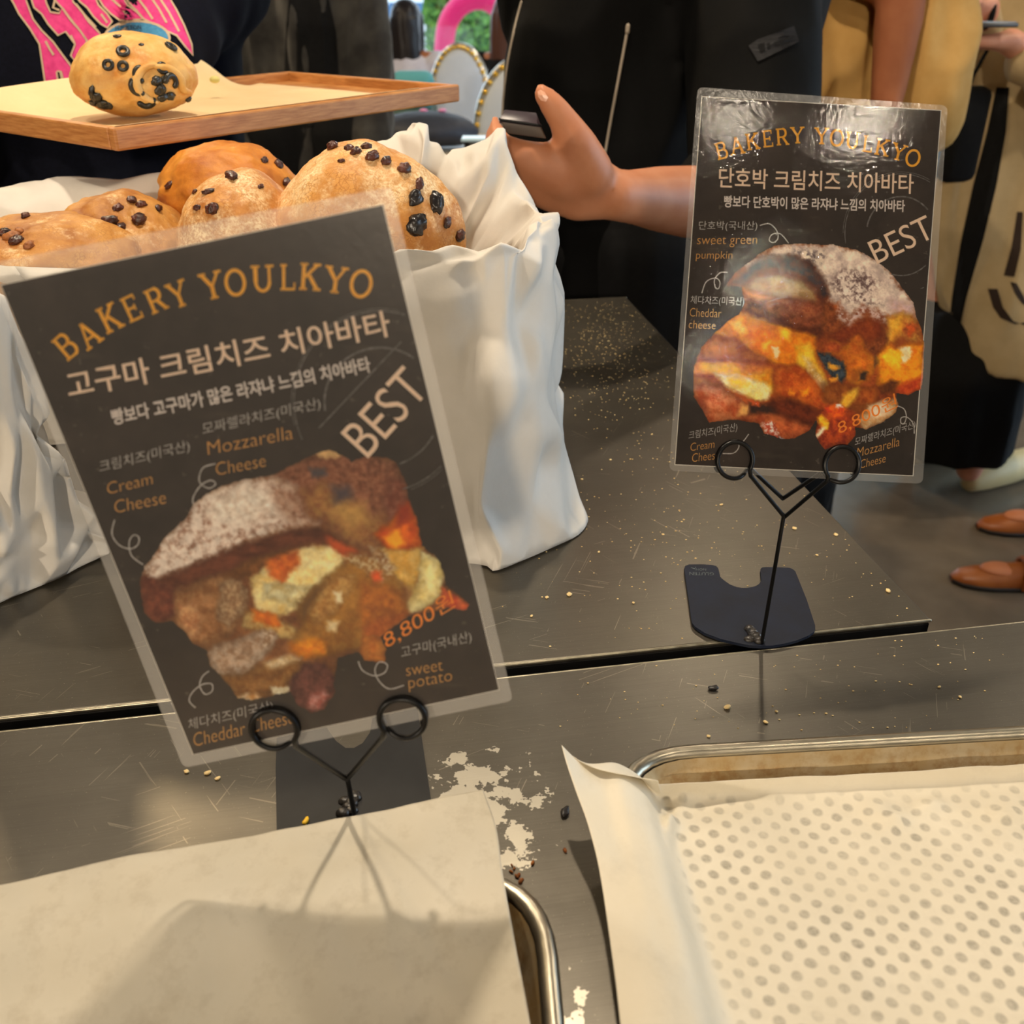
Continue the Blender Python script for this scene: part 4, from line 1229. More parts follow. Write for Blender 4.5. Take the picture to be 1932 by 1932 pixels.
def food_right():
    p = Painter(1300, 450, 1750, 856, 1.2, (2.792, 1240, 420))
    b = p.blob
    k = dict(warp=6.0, fine=3.0)
    b([(355,335),(410,260),(470,215),(540,160),(620,115),(760,108),(920,115),(1050,140),(1140,190),(1230,260),(1300,350),(1350,420),(1370,500),(1395,560),(1410,650),(1404,800),(1392,880),(1320,910),(1260,900),(1270,960),(1260,1000),(1180,1060),(1100,1090),(1045,1080),(1050,1120),(1000,1175),(930,1180),(880,1200),(850,1160),(830,1110),(840,1040),(800,1100),(720,1140),(650,1140),(560,1110),(530,1060),(420,1040),(270,1055),(230,980),(190,920),(190,760),(230,660),(300,580),(380,510),(430,480),(460,420),(440,340)], (176,88,34), (124,56,26), 1.2, 3, 2, 12, base=True)
    b([(460,340),(540,380),(640,395),(830,400),(900,420),(910,500),(880,570),(820,600),(700,560),(600,490),(500,440),(430,490)], (160,84,42), (112,52,26), 4, tex=6, seed=2, **k)
    b([(600,400),(700,400),(860,420),(890,480),(800,520),(680,470)], (182,104,58), (140,66,36), 5, tex=5, seed=3, **k)
    b([(480,460),(600,490),(720,555),(870,545),(880,600),(780,620),(640,580),(520,510)], (98,44,24), (134,64,28), 6, tex=6, seed=4, **k)
    b([(880,400),(1000,520),(1100,430),(1200,470),(1215,640),(1150,700),(1050,640),(960,620),(870,570)], (172,92,42), (124,60,30), 4, tex=4, seed=5, **k)
    b([(900,600),(980,540),(1080,500),(1180,500),(1190,600),(1120,640),(1060,600),(960,640)], (140,58,26), (170,78,30), 6, tex=6, seed=6, **k)
    # sugar dusted top
    b([(470,220),(620,117),(760,110),(920,117),(1050,142),(1140,192),(1230,262),(1300,352),(1350,422),(1368,500),(1330,520),(1220,500),(1170,470),(1080,430),(1010,500),(960,430),(900,400),(880,310),(800,210),(700,170),(600,180),(520,212)], (234,216,198), (196,176,166), 6, 16, 9, tex=7, seed=7, shade=.08)
    b([(720,140),(880,150),(880,210),(780,220)], (224,206,186), (104,90,92), 8, tex=3, lo=.5, hi=.6, seed=8, shade=0)
    b([(900,330),(960,240),(1100,250),(1180,330),(1100,380),(1180,440),(1060,430),(980,400)], (226,208,194), (110,86,84), 12, tex=3.2, lo=.48, hi=.6, seed=9, shade=0)
    b([(1230,400),(1340,430),(1365,500),(1290,510),(1230,470)], (216,186,186), (206,170,150), 8, tex=5, seed=10, shade=.1)
    b([(960,420),(1010,500),(1080,430),(1200,480),(1215,530),(1100,480),(1010,540),(950,500)], (206,184,178), (140,82,58), 7, tex=3, lo=.45, hi=.6, seed=11, shade=0)
    # charred crest
    b([(356,335),(440,265),(520,195),(600,172),(710,168),(810,205),(880,290),(905,380),(870,405),(830,340),(740,270),(620,240),(520,262),(450,330)], (98,48,34), (56,40,44), 6, tex=6, seed=12, **k)
    b([(450,335),(520,262),(640,240),(760,280),(840,340),(880,420),(760,330),(640,290),(540,300)], (134,62,34), (104,44,26), 5, tex=5, seed=13, **k)
    b([(450,340),(520,290),(640,275),(760,310),(830,360),(835,410),(760,400),(640,392),(540,372)], (196,160,104), (172,126,66), 6, tex=8, seed=14, **k)
    b([(455,345),(530,370),(600,400),(540,410),(480,380)], (206,130,60), None, 5, shade=0)
    # orange layers on the left
    b([(380,510),(440,470),(520,500),(700,560),(840,600),(830,690),(720,760),(600,740),(500,690),(420,610),(300,580)], (236,158,36), (224,128,28), 4, tex=7, seed=15, shade=.15, **k)
    b([(390,520),(450,510),(470,580),(440,600),(400,560)], (244,200,70), (238,176,40), 4, seed=16, shade=0)
    b([(640,560),(700,570),(700,620),(650,600)], (244,196,56), None, 5, shade=0)
    b([(560,640),(600,620),(580,680),(560,680)], (246,200,60), None, 4, shade=0); b([(610,660),(640,655),(635,715),(610,712)], (238,206,160), None, 2, shade=0)
    b([(228,662),(310,592),(400,612),(520,690),(620,745),(480,735),(250,725)], (196,108,36), (164,78,26), 4, tex=9, seed=17, **k)
    b([(190,760),(215,735),(420,735),(600,765),(625,800),(500,800),(300,800),(195,800)], (224,140,34), (206,112,24), 4, tex=5, seed=18, shade=.1, **k)
    b([(210,740),(400,745),(480,790),(600,780),(625,850),(600,905),(520,850),(300,800),(220,780)], (240,190,48), (228,150,30), 5, tex=7, seed=19, shade=.1, **k)
    b([(300,792),(420,800),(560,838),(600,870),(592,930),(530,942),(440,900),(360,862)], (246,236,180), (236,214,124), 4, tex=8, seed=20, shade=.12, **k)
    b([(372,822),(440,815),(486,850),(440,866),(385,850)], (238,196,48), None, 6, shade=0)
    b([(192,800),(260,830),(320,860),(400,900),(300,880),(200,860)], (206,124,44), (172,90,34), 4, seed=21, **k)
    b([(190,850),(260,842),(380,890),(470,960),(482,1010),(420,1042),(270,1056),(230,980),(192,920)], (214,134,84), (182,86,44), 4, tex=9, seed=22, shade=.3, **k)
    b([(250,880),(340,890),(390,940),(330,980),(260,940)], (226,160,114), (196,100,62), 8, tex=6, seed=23, shade=0)
    b([(440,960),(478,970),(480,1012),(430,1020)], (226,176,100), None, 5, shade=0)
    b([(482,950),(620,960),(680,1010),(560,1005),(490,1012)], (58,34,26), None, 5, shade=0)
    b([(480,930),(540,945),(545,970),(500,965)], (206,92,34), None, 3, shade=0)
    b([(430,1025),(560,1000),(680,1022),(820,1062),(800,1100),(720,1142),(650,1140),(560,1110),(530,1062)], (206,112,60), (170,78,40), 4, tex=7, seed=24, **k)
    b([(540,1055),(600,1050),(640,1110),(650,1150),(610,1140),(570,1115)], (236,226,214), (186,80,54), 3, 8, 10, tex=3, lo=.42, hi=.55, seed=25, shade=.1)
    b([(640,1120),(680,1150),(650,1165)], (200,200,206), (90,90,100), 3, tex=3, seed=26, shade=0)
    # middle
    b([(620,770),(700,745),(760,760),(860,830),(900,950),(850,1000),(760,960),(690,930),(610,900)], (212,112,36), (186,80,28), 5, tex=6, seed=27, **k)
    b([(600,930),(700,925),(800,970),(880,1010),(905,1070),(780,1065),(640,1010),(590,960)], (128,54,24), (92,36,18), 6, tex=7, seed=28, **k)
    b([(760,890),(800,870),(800,910),(770,915)], (240,160,34), None, 3, shade=0); b([(690,880),(730,900),(725,915),(690,900)], (236,156,40), None, 3, shade=0)
    b([(730,650),(800,630),(860,760),(900,860),(830,800),(740,745)], (242,206,66), (230,168,36), 5, tex=6, seed=29, shade=.1, **k)
    b([(770,705),(800,720),(880,830),(930,900),(880,880),(800,790)], (230,214,170), (206,160,80), 5, tex=5, seed=30, shade=.1, **k)
    b([(870,655),(920,620),(985,645),(1060,592),(1110,680),(1160,730),(1120,830),(1050,862),(1000,830),(965,700),(890,692)], (228,140,38), (206,108,30), 3, tex=5, seed=31, **k)
    b([(870,640),(920,622),(982,644),(960,680),(900,695),(865,680)], (206,104,42), (176,74,34), 4, tex=3, seed=32, **k)
    b([(1030,610),(1062,595),(1100,670),(1060,700),(1000,690)], (214,124,40), (190,96,30), 5, tex=3, seed=33, shade=.1)
    b([(842,680),(900,692),(980,740),(1002,800),(972,850),(905,805),(870,740)], (46,58,72), (84,98,110), 3, tex=3, seed=34, shade=.3)
    b([(895,745),(940,755),(965,775),(930,790),(905,775)], (236,170,56), (216,130,40), 2.5, fine=8, seed=35, shade=0); b([(905,830),(950,810),(945,835),(912,850)], (232,160,50), None, 3, shade=0)
    b([(1065,790),(1105,790),(1100,830),(1070,835)], (60,44,36), None, 3, shade=0)
    b([(1030,780),(1080,770),(1060,830),(1030,850)], (150,86,30), None, 5, shade=0, opacity=.7)
    b([(1145,700),(1180,705),(1165,750),(1140,760)], (110,76,44), (70,52,40), 4, seed=36, shade=0)
    b([(870,850),(1000,850),(1090,870),(1150,880),(1140,960),(1060,1000),(960,965),(880,940)], (172,96,34), (134,66,26), 6, tex=6, seed=37, **k)
    b([(980,905),(1060,868),(1080,890),(1020,950),(985,990),(962,960)], (244,200,70), (232,160,40), 4, tex=5, seed=38, shade=.1, **k)
    # right hand side
    b([(1205,500),(1290,470),(1350,480),(1392,560),(1405,640),(1300,620),(1215,650)], (214,156,66), (178,96,40), 5, tex=6, seed=39, **k)
    b([(1215,510),(1290,480),(1300,560),(1230,630)], (236,192,70), (220,160,50), 7, tex=6, seed=40, shade=0)
    b([(1290,560),(1340,520),(1390,560),(1330,600)], (206,96,36), (150,76,34), 4, tex=4, seed=41, shade=0)
    b([(1160,700),(1230,630),(1330,640),(1402,640),(1408,760),(1392,870),(1270,880),(1160,850)], (240,166,34), (226,128,28), 5, tex=7, seed=42, shade=.15, **k)
    b([(1180,690),(1240,660),(1285,690),(1280,760),(1200,745)], (246,206,52), (238,180,40), 5, seed=43, shade=0)
    b([(1270,650),(1335,660),(1342,700),(1320,740),(1290,738),(1290,690)], (248,236,200), (240,216,150), 3, fine=7, seed=44, shade=.05)
    b([(1235,640),(1290,610),(1310,640),(1260,660)], (150,76,34), None, 6, shade=0)
    b([(1260,870),(1340,830),(1404,800),(1392,880),(1320,908),(1262,902)], (214,96,36), (186,62,30), 5, tex=7, seed=45, shade=.1, **k)
    b([(1170,870),(1230,830),(1280,840),(1240,890),(1190,900)], (134,70,28), (96,50,26), 4, tex=5, seed=46, **k)
    b([(1060,880),(1150,860),(1170,900),(1140,960),(1060,960)], (196,104,36), (160,72,28), 5, tex=5, seed=47, **k)
    # bottom
    b([(870,975),(960,960),(1040,1000),(1050,1080),(1050,1120),(1000,1172),(930,1172),(880,1200),(850,1160),(832,1105),(845,1045)], (196,82,30), (140,46,26), 4, tex=5, seed=48, **k)
    b([(870,960),(940,950),(1000,980),(980,1030),(900,1040)], (232,112,30), (206,70,34), 4, tex=4, seed=49, shade=.1)
    b([(940,955),(965,950),(975,975),(950,975)], (240,232,220), None, 2, fine=8, shade=0)
    b([(838,1030),(870,1022),(905,1060),(900,1090),(870,1085),(850,1060)], (246,206,52), (236,160,30), 3, seed=50, shade=.05)
    b([(860,1080),(885,1080),(850,1130),(828,1115)], (240,224,190), None, 2.5, shade=0)
    b([(1110,960),(1180,940),(1268,922),(1262,1000),(1180,1058),(1085,1090),(1060,1040)], (226,196,150), (206,150,90), 4, tex=5, seed=51, **k)
    b([(1120,970),(1200,950),(1230,990),(1160,1030),(1110,1020)], (236,222,200), (214,190,160), 6, seed=52, shade=0)
    return p
card('menu_card', 'laminated menu card standing upright on the right, orange pumpkin filling in its bread', PR, Rq, Rout, letters_right(), food_right(), M_lam, M_lam_edge, 'r')
def p8(x, y): return (1270 + x / 6.662, 1040 + y / 6.662)
plate_px = [p8(*q) for q in ((140,215),(150,185),(200,165),(360,163),(490,172),(540,185),(565,210),(580,260),(592,320),(615,345),(660,380),(720,420),(800,450),(870,460),(930,459),(1000,448),(1050,430),(1085,405),(1108,365),(1105,320),(1094,250),(1098,222),(1120,203),(1160,198),(1320,200),(1460,208),(1500,222),(1535,250),(1560,310),(1680,610),(1785,930),(1786,975),(1770,1010),(1700,1060),(1560,1118),(1400,1160),(1250,1185),(1100,1191),(950,1180),(800,1150),(600,1103),(400,1028),(280,950),(240,900),(230,860),(180,500))]
stand = plate_stand('black wire sign stand with a cut out plate, holding the farther menu card', plate_px, (1437, 1213), (1479, 975), [(1384, 868), (1585, 876)], 0.0108, PR, 2, 0.548)
GL = Lettering((Vector((0, 0, CT + 0.0034)), Vector((0, 0, 1))), 0.0)
M_glut = pmat('plate_faded_print', (96, 104, 104), (60, 68, 74), 500, rough=0.7)
GL.text('GLUTEN', p8(512, 266), p8(204, 262), 5.6, 0.01)
GL.text('NON', p8(415, 216), p8(285, 216), 4.0, 0.01)
GL.stroke([p8(225, 205), p8(270, 220), p8(285, 198)], 1.3, False)
GL.mk('plate_lettering', M_glut, stand)
# ================================================================ paper bags of bread
def resample(stations, nu, nv, closed):
    """stations: list of columns of equal length (points bottom to top)"""
    cols = [catmull([tuple(p) for p in c], nv) for c in stations]
    rows = list(zip(*cols))
    rows = [catmull([tuple(p) for p in r], nu, closed=closed) for r in rows]
    return [[Vector(p) for p in r] for r in rows]

from mathutils.geometry import delaunay_2d_cdt
def paper_shell(name_parts, stations, nu, nv, amp, seed, parent, mat, closed=False, rim=4, size=.032):
    """stiff crumpled paper: flat facets between sharp random creases, stretched over the shape given by the stations"""
    rows = resample(stations, nu, nv, closed)
    m, n = len(rows[0]), len(rows)
    mid = rows[n // 3]
    ulen = sum((mid[(i + 1) % m] - mid[i]).length for i in range(m))
    vlen = sum((rows[j + 1][m // 4] - rows[j][m // 4]).length for j in range(n - 1))
    rng = random.Random(seed)
    vr = rim * nv / (n - 1)
    pts = []
    k = int(ulen / .016)
    for i in range(k + 1):
        u = i / k
        for v_, jit in ((0, 0), (vr, .3), (1, 0)):
            if jit and 0 < i < k: pts.append((min(max(u + rng.uniform(-.3, .3) / k, 0), 1), v_ + rng.uniform(-.004, .004), .35))
            else: pts.append((u, v_, 0.0))
    for j in range(1, 12): pts += [(0, j / 12, 0.0), (1, j / 12, 0.0)]
    tries = int(ulen * vlen / (size * size) * 26)
    cell = {}
    for t in range(tries):
        u, v_ = rng.random(), rng.random()
        x, y = u * ulen, v_ * vlen
        d = size * (.55 + .95 * (.5 + .9 * noise.noise(Vector((x * 9, y * 9, seed)))))
        d = max(d, size * .42)
        if abs(v_ - vr) * vlen < .009 or v_ * vlen < .012 or u < .01 or u > .99: continue
        if any((x - a) ** 2 + (y - b) ** 2 < d * d for a, b in cell.values()): continue
        cell[len(cell)] = (x, y)
        pts.append((u, v_, d / size))
    co = [Vector((u * ulen, v_ * vlen)) for u, v_, w in pts]
    r = delaunay_2d_cdt(co, [], [], 0, 1e-6)
    co2, tris, src = r[0], r[2], r[3]
    def samp(u, v_):
        a = u * (m if closed else m - 1); i = int(a); fa = a - i
        b = v_ * (n - 1); j = min(int(b), n - 2); fb = b - j
        i0, i1 = (i % m, (i + 1) % m) if closed else (min(i, m - 1), min(i + 1, m - 1))
        return (rows[j][i0] * (1 - fa) + rows[j][i1] * fa) * (1 - fb) + (rows[j + 1][i0] * (1 - fa) + rows[j + 1][i1] * fa) * fb
    bm = bmesh.new()
    vs = []
    for p, sr in zip(co2, src):
        u, v_ = min(max(p.x / ulen, 0), 1), min(max(p.y / vlen, 0), 1)
        w = pts[sr[0]][2] if sr else 0
        q = samp(u, v_); e = .004
        tu = samp((u + e) % 1 if closed else min(u + e, 1), v_) - q; tv = samp(u, min(v_ + e, 1)) - samp(u, max(v_ - e, 0))
        nn = tu.cross(tv)
        nn = nn.normalized() if nn.length > 1e-12 else Vector((0, 0, 0))
        vs.append(bm.verts.new(q + nn * (amp * min(w, 1.3) * rng.uniform(-1, 1))))
    for t in tris: bm.faces.new([vs[i] for i in t])
    for _ in range(2): bmesh.ops.subdivide_edges(bm, edges=list(bm.edges), cuts=1, use_grid_fill=True)
    for _ in range(1): bmesh.ops.smooth_vert(bm, verts=[v for v in bm.verts if not v.is_boundary], factor=.5, use_axis_x=True, use_axis_y=True, use_axis_z=True)
    bm.verts.index_update()
    v = [p.co.copy() for p in bm.verts]
    v = [p + Vector((0, 0, max(0, CT + .0012 - p.z))) for p in v]
    faces = [tuple(p.index for p in q.verts) for q in bm.faces]
    bm.free()
    v2, f2 = thicken(v, faces, 0.0003)
    return mk(name_parts, v2, f2, mat, parent)

A_ = at_y
Z0 = CT + 0.0015
def fl(px, py): return on_z(px, py, Z0)
bag = thing('paper_bag', 'large crumpled white paper bag heaped with raisin bread', 'paper bag', (-.19, .80, CT))
def col(bottom, mid, rim, inn, low):
    """outer foot -> belly -> rim -> over the rim -> down the inside"""
    return [bottom, bottom.lerp(mid, 0.5), mid, mid.lerp(rim, 0.55), rim, inn, low]
def infl(c, k=0.5):
    return c
INZ = CT + 0.16
def C_(bot, mid, rim, inn, low=None, q=None, h=None):
    """bot, mid, rim: points; inn: point just inside the rim"""
    lo = low if low is not None else Vector((inn.x * 0.9 - 0.02, inn.y * 0.9 + 0.08, INZ))
    return [bot, q if q is not None else bot.lerp(mid, 0.5), mid, h if h is not None else mid.lerp(rim, 0.55), rim, inn, lo]
stations = [
    # front face, left part (behind the card)
    C_(Vector((-.22, .86, Z0)), Vector((-.25, .86, .97)), A_(40, 520, .70), A_(40, 512, .725), h=Vector((-.34, .75, 1.045))),
    C_(Vector((-.19, .70, Z0)), Vector((-.20, .70, .97)), A_(330, 530, .69), A_(330, 520, .715)),
    C_(Vector((-.12, .665, Z0)), Vector((-.13, .675, .97)), A_(600, 520, .685), A_(600, 512, .71)),
    C_(fl(830, 1060), A_(800, 800, .665), A_(762, 498, .685), A_(765, 492, .705), Vector((-.10, .76, INZ))),
    C_(fl(912, 1066), A_(880, 780, .662), A_(880, 491, .685), A_(886, 486, .705), Vector((-.06, .76, INZ))),
    C_(fl(934, 1077), A_(925, 790, .650), A_(940, 484, .690), A_(945, 478, .712), Vector((-.04, .77, INZ)), q=A_(915, 950, .650)),
    C_(fl(985, 1058), A_(985, 800, .668), A_(978, 478, .700), A_(975, 470, .722), Vector((-.03, .78, INZ)), q=A_(965, 920, .664), h=A_(985, 620, .690)),
    C_(fl(1045, 1032), A_(1025, 790, .700), A_(1002, 455, .725), A_(988, 452, .740), Vector((-.02, .80, INZ)), q=A_(1020, 900, .695), h=A_(1020, 600, .715)),
    C_(fl(1090, 1010), A_(1048, 760, .735), A_(1040, 428, .755), A_(1000, 432, .765), Vector((-.01, .82, INZ)), q=A_(1056, 880, .730), h=A_(1046, 560, .750)),
    C_(fl(1109, 985), A_(1047, 720, .770), A_(1050, 425, .790), A_(1002, 415, .79), Vector((-.01, .84, INZ)), q=A_(1066, 850, .765), h=A_(1053, 540, .785)),
    C_(fl(1104, 962), A_(1048, 700, .80), A_(1044, 408, .825), A_(1000, 404, .82), Vector((-.02, .86, INZ)), q=A_(1060, 830, .79), h=A_(1050, 520, .815)),
    C_(Vector((.055, .80, Z0)), Vector((.04, .84, .97)), A_(1015, 395, .86), A_(985, 402, .845), Vector((-.03, .87, INZ))),
    C_(Vector((.045, .86, Z0)), Vector((.035, .88, .97)), A_(998, 385, .89), A_(962, 398, .872), Vector((-.05, .88, INZ))),
    C_(Vector((.03, .90, Z0)), Vector((.02, .92, .97)), A_(962, 280, .93), A_(935, 372, .885), Vector((-.06, .89, INZ))),
    C_(Vector((.01, .91, Z0)), Vector((.0, .93, .97)), A_(946, 240, .945), A_(920, 352, .89), Vector((-.07, .89, INZ))),
    C_(Vector((-.01, .92, Z0)), Vector((-.02, .93, .97)), A_(905, 270, .94), A_(900, 345, .89), Vector((-.08, .89, INZ))),
    C_(Vector((-.04, .92, Z0)), Vector((-.05, .93, .97)), A_(850, 298, .935), A_(860, 338, .90), Vector((-.10, .90, INZ))),
    C_(Vector((-.06, .92, Z0)), Vector((-.07, .93, .97)), A_(812, 292, .935), A_(825, 325, .905), Vector((-.12, .90, INZ))),
    C_(Vector((-.07, .92, Z0)), Vector((-.08, .93, .97)), A_(800, 255, .94), A_(806, 320, .905), Vector((-.13, .90, INZ))),
    C_(Vector((-.08, .92, Z0)), Vector((-.09, .93, .97)), A_(786, 230, .945), A_(790, 322, .905), Vector((-.14, .90, INZ))),
    C_(Vector((-.10, .92, Z0)), Vector((-.10, .93, .97)), A_(755, 258, .945), A_(760, 325, .91), Vector((-.15, .90, INZ))),
    C_(Vector((-.12, .92, Z0)), Vector((-.12, .93, .97)), A_(710, 268, .945), A_(715, 330, .91), Vector((-.17, .90, INZ))),
    C_(Vector((-.18, .93, Z0)), Vector((-.18, .94, .97)), A_(580, 330, .96), A_(580, 350, .93), Vector((-.22, .90, INZ))),
    C_(Vector((-.26, .93, Z0)), Vector((-.27, .95, .97)), A_(400, 345, .96), A_(400, 360, .93), Vector((-.28, .90, INZ))),
    C_(Vector((-.34, .93, Z0)), Vector((-.34, .95, .97)), A_(245, 345, .96), A_(250, 372, .93), Vector((-.34, .90, INZ))),
    C_(Vector((-.40, .93, Z0)), Vector((-.41, .95, .97)), A_(130, 331, .96), A_(140, 362, .93), Vector((-.38, .90, INZ))),
    C_(Vector((-.46, .93, Z0)), Vector((-.47, .95, .97)), A_(20, 350, .96), A_(40, 378, .93), Vector((-.42, .90, INZ))),
    C_(Vector((-.49, .88, Z0)), Vector((-.50, .90, .97)), A_(-80, 380, .92), A_(-50, 400, .91), Vector((-.43, .86, INZ))),
    C_(Vector((-.38, .90, Z0)), Vector((-.40, .90, .98)), A_(-110, 440, .82), A_(-70, 450, .82), Vector((-.42, .80, INZ))),
    C_(Vector((-.29, .885, Z0)), Vector((-.31, .885, .97)), A_(-60, 500, .74), A_(-40, 490, .76), Vector((-.38, .80, INZ)), h=Vector((-.42, .79, 1.05))),
]
paper_shell('paper_wrap', stations, 11, 16, 0.0105, 5, bag, M_paper, closed=True, size=.029)
# crumpled paper filling the bottom, on which the loaves sit
fn = []
for j in range(22):
    for i in range(40):
        x = -.43 + .41 * i / 39; y = .765 + .145 * j / 21
        z = INZ + 0.004 + 0.012 * noise.noise(Vector((x * 25, y * 25, 3)))
        fn.append(Vector((x, y, z)))
v2, f2 = thicken(fn, grid_faces(40, 22), 0.0004)
mk('paper_filling', v2, f2, M_paper, bag)
# flap of the paper hanging over the back corner
flap_rows = [[A_(845, 305, .93), A_(900, 280, .935), A_(946, 242, .94), A_(962, 300, .935)],
             [A_(850, 330, .92), A_(905, 330, .915), A_(955, 310, .92), A_(978, 345, .92)],
             [A_(860, 360, .90), A_(915, 375, .893), A_(970, 385, .90), A_(996, 392, .90)]]
# small left bag
lbag = thing('paper_bag', 'smaller crumpled paper bag at the left edge beside the nearer menu card', 'paper bag', (-.42, .66, CT))
def LS(b, m, r, i, lo): return [b, b.lerp(m, .5), m, m.lerp(r, .5), r, i, lo]
ls = [
    LS(fl(-120, 1190), A_(-120, 1000, .60), A_(-120, 560, .61), A_(-100, 560, .63), Vector((-.45, .68, .97))),
    LS(fl(0, 1137), A_(0, 985, .605), A_(-10, 545, .62), A_(-5, 556, .635), Vector((-.43, .68, .97))),
    LS(fl(60, 1112), A_(70, 985, .625), A_(38, 650, .63), A_(30, 662, .645), Vector((-.42, .69, .97))),
    LS(fl(110, 1092), A_(112, 970, .64), A_(75, 790, .64), A_(55, 800, .655), Vector((-.41, .70, .96))),
    LS(fl(150, 1070), A_(150, 960, .655), A_(66, 862, .648), A_(55, 850, .66), Vector((-.40, .71, .95))),
    LS(fl(197, 1047), A_(182, 985, .672), A_(82, 860, .668), A_(66, 850, .675), Vector((-.38, .72, .94))),
    LS(fl(196, 1030), A_(150, 960, .70), A_(76, 862, .69), A_(60, 850, .69), Vector((-.38, .73, .94))),
    LS(Vector((-.36, .745, Z0)), Vector((-.385, .745, .92)), A_(40, 760, .72), A_(20, 760, .72), Vector((-.40, .73, .95))),
    LS(Vector((-.43, .745, Z0)), Vector((-.44, .745, .95)), A_(-60, 620, .72), A_(-60, 640, .71), Vector((-.43, .72, .96))),
    LS(Vector((-.50, .70, Z0)), Vector((-.50, .70, .97)), A_(-170, 570, .68), A_(-150, 590, .67), Vector((-.46, .69, .97))),
]
paper_shell('paper_wrap', ls, 18, 18, 0.0150, 9, lbag, M_paper, closed=True, size=.024)

# ================================================================ bread
def crust_mat(name, dark, mid, light, flour, fl_lo=.52, fl_hi=.66, crackle=0.5):
    m, nt, nd, lk, b = nodes(name)
    n1 = noise_tex(nt, 16, 5, 0.6); n2 = noise_tex(nt, 46, 5, 0.65)
    c = ramp(nt, n1.outputs[0], [(0.30, lin(dark)), (0.48, lin(mid)), (0.70, lin(light))]).outputs[0]
    c = mix(nt, 0.35, c, ramp(nt, n2.outputs[0], [(0.35, lin(dark)), (0.65, lin(light))]).outputs[0])
    n3 = noise_tex(nt, 26, 5, 0.7, loc=(4, 2, 1)); n4 = noise_tex(nt, 420, 3, 0.6)
    f = math_(nt, 'MULTIPLY', ramp(nt, n3.outputs[0], [(fl_lo, (0, 0, 0)), (fl_hi, (1, 1, 1))]).outputs[0], ramp(nt, n4.outputs[0], [(.38, (.25, .25, .25)), (.58, (.95, .95, .95))]).outputs[0])
    c = mix(nt, f, c, lin(flour))
    vo = nd.new('ShaderNodeTexVoronoi'); vo.feature = 'DISTANCE_TO_EDGE'; vo.inputs['Scale'].default_value = 230
    tc = nd.new('ShaderNodeTexCoord')
    wb = noise_tex(nt, 60, 3); va = nd.new('ShaderNodeVectorMath'); va.operation = 'MULTIPLY_ADD'
    lk.new(wb.outputs[1], va.inputs[0]); va.inputs[1].default_value = (.02, .02, .02); lk.new(tc.outputs['Object'], va.inputs[2]); lk.new(va.outputs[0], vo.inputs['Vector'])
    ck = ramp(nt, vo.outputs[0], [(0.0, (1, 1, 1)), (0.10, (0, 0, 0))]).outputs[0]
    ckm = math_(nt, 'MULTIPLY', math_(nt, 'MULTIPLY', ck, ramp(nt, n2.outputs[0], [(.45, (0, 0, 0)), (.6, (1, 1, 1))]).outputs[0]), crackle)
    c = mix(nt, ckm, c, lin(dark))
    lk.new(c, b.inputs['Base Color'])
    b.inputs['Roughness'].default_value = 0.55; b.inputs['Specular IOR Level'].default_value = 0.35
    nb = bump(nt, n2.outputs[0], 0.35, 0.004); nb = bump(nt, ck, -0.25, 0.0008, nb)
    lk.new(nb, b.inputs['Normal'])
    return m
M_crust = crust_mat('bread_crust', (136, 70, 22), (194, 134, 58), (220, 168, 90), (238, 208, 158), .54, .68)
M_crust_g = crust_mat('bread_crust_golden', (140, 68, 14), (200, 120, 34), (224, 158, 66), (236, 200, 140), .64, .78, .2)
M_crust_f = crust_mat('bread_crust_floury', (146, 76, 24), (202, 138, 64), (224, 172, 100), (242, 216, 170), .45, .62, .6)
M_dough = crust_mat('olive_bread_crust', (186, 108, 30), (216, 164, 80), (230, 200, 138), (236, 214, 160), .62, .8, 0.0)
M_raisin = pmat('raisin', (26, 13, 13), (92, 42, 24), 120, rough=0.32, bmp=0.8, bscale=260, bdist=0.002, coat=0.2)
M_bean = pmat('dark_bean', (14, 13, 16), (40, 34, 32), 150, rough=0.28, bmp=0.3, bscale=200, bdist=0.001)
M_olive = pmat('black_olive', (20, 20, 18), (46, 44, 36), 120, rough=0.35)

def bread_mesh(c, ax, rot, seed, amp=0.10, bend=0.0, nu=150, nv=90, lump=1.0, dents=()):
    c = Vector(c)
    Q = Matrix.Rotation(rot[2], 3, 'Z') @ Matrix.Rotation(rot[1], 3, 'Y') @ Matrix.Rotation(rot[0], 3, 'X')
    rings = []
    so = Vector((seed * 3.7, seed * 1.3, seed * 2.1))
    for j in range(nv + 1):
        th = math.pi * (0.004 + 0.992 * j / nv)
        rg = []
        for i in range(nu):
            ph = 2 * math.pi * i / nu
            d = Vector((math.sin(th) * math.cos(ph), math.sin(th) * math.sin(ph), -math.cos(th)))
            r = 1 + amp * lump * noise.noise(d * 1.5 + so) + amp * 0.5 * noise.noise(d * 3.4 + so) + amp * 0.16 * noise.noise(d * 9 + so) + amp * .06 * noise.noise(d * 22 + so)
            p = Vector((d.x * ax[0], d.y * ax[1], d.z * ax[2])) * r
            if d.z < 0: p.z *= 0.85
            p.z -= bend * (p.x / ax[0]) ** 2
            for (dd, rad, dep) in dents:
                k = (d - Vector(dd).normalized()).length / rad
                if k < 1.6: p -= d * dep * math.exp(-k * k * 2.0)
            rg.append(c + Q @ p)
        rings.append(rg)
    return loft(rings, caps=True)

def bvh_of(vf): return BVHTree.FromPolygons([tuple(p) for p in vf[0]], vf[1])
def hit(bvh, px, py):
    d = ray(px, py).normalized()
    r = bvh.ray_cast(EYE, d)
    return r[0], r[1]

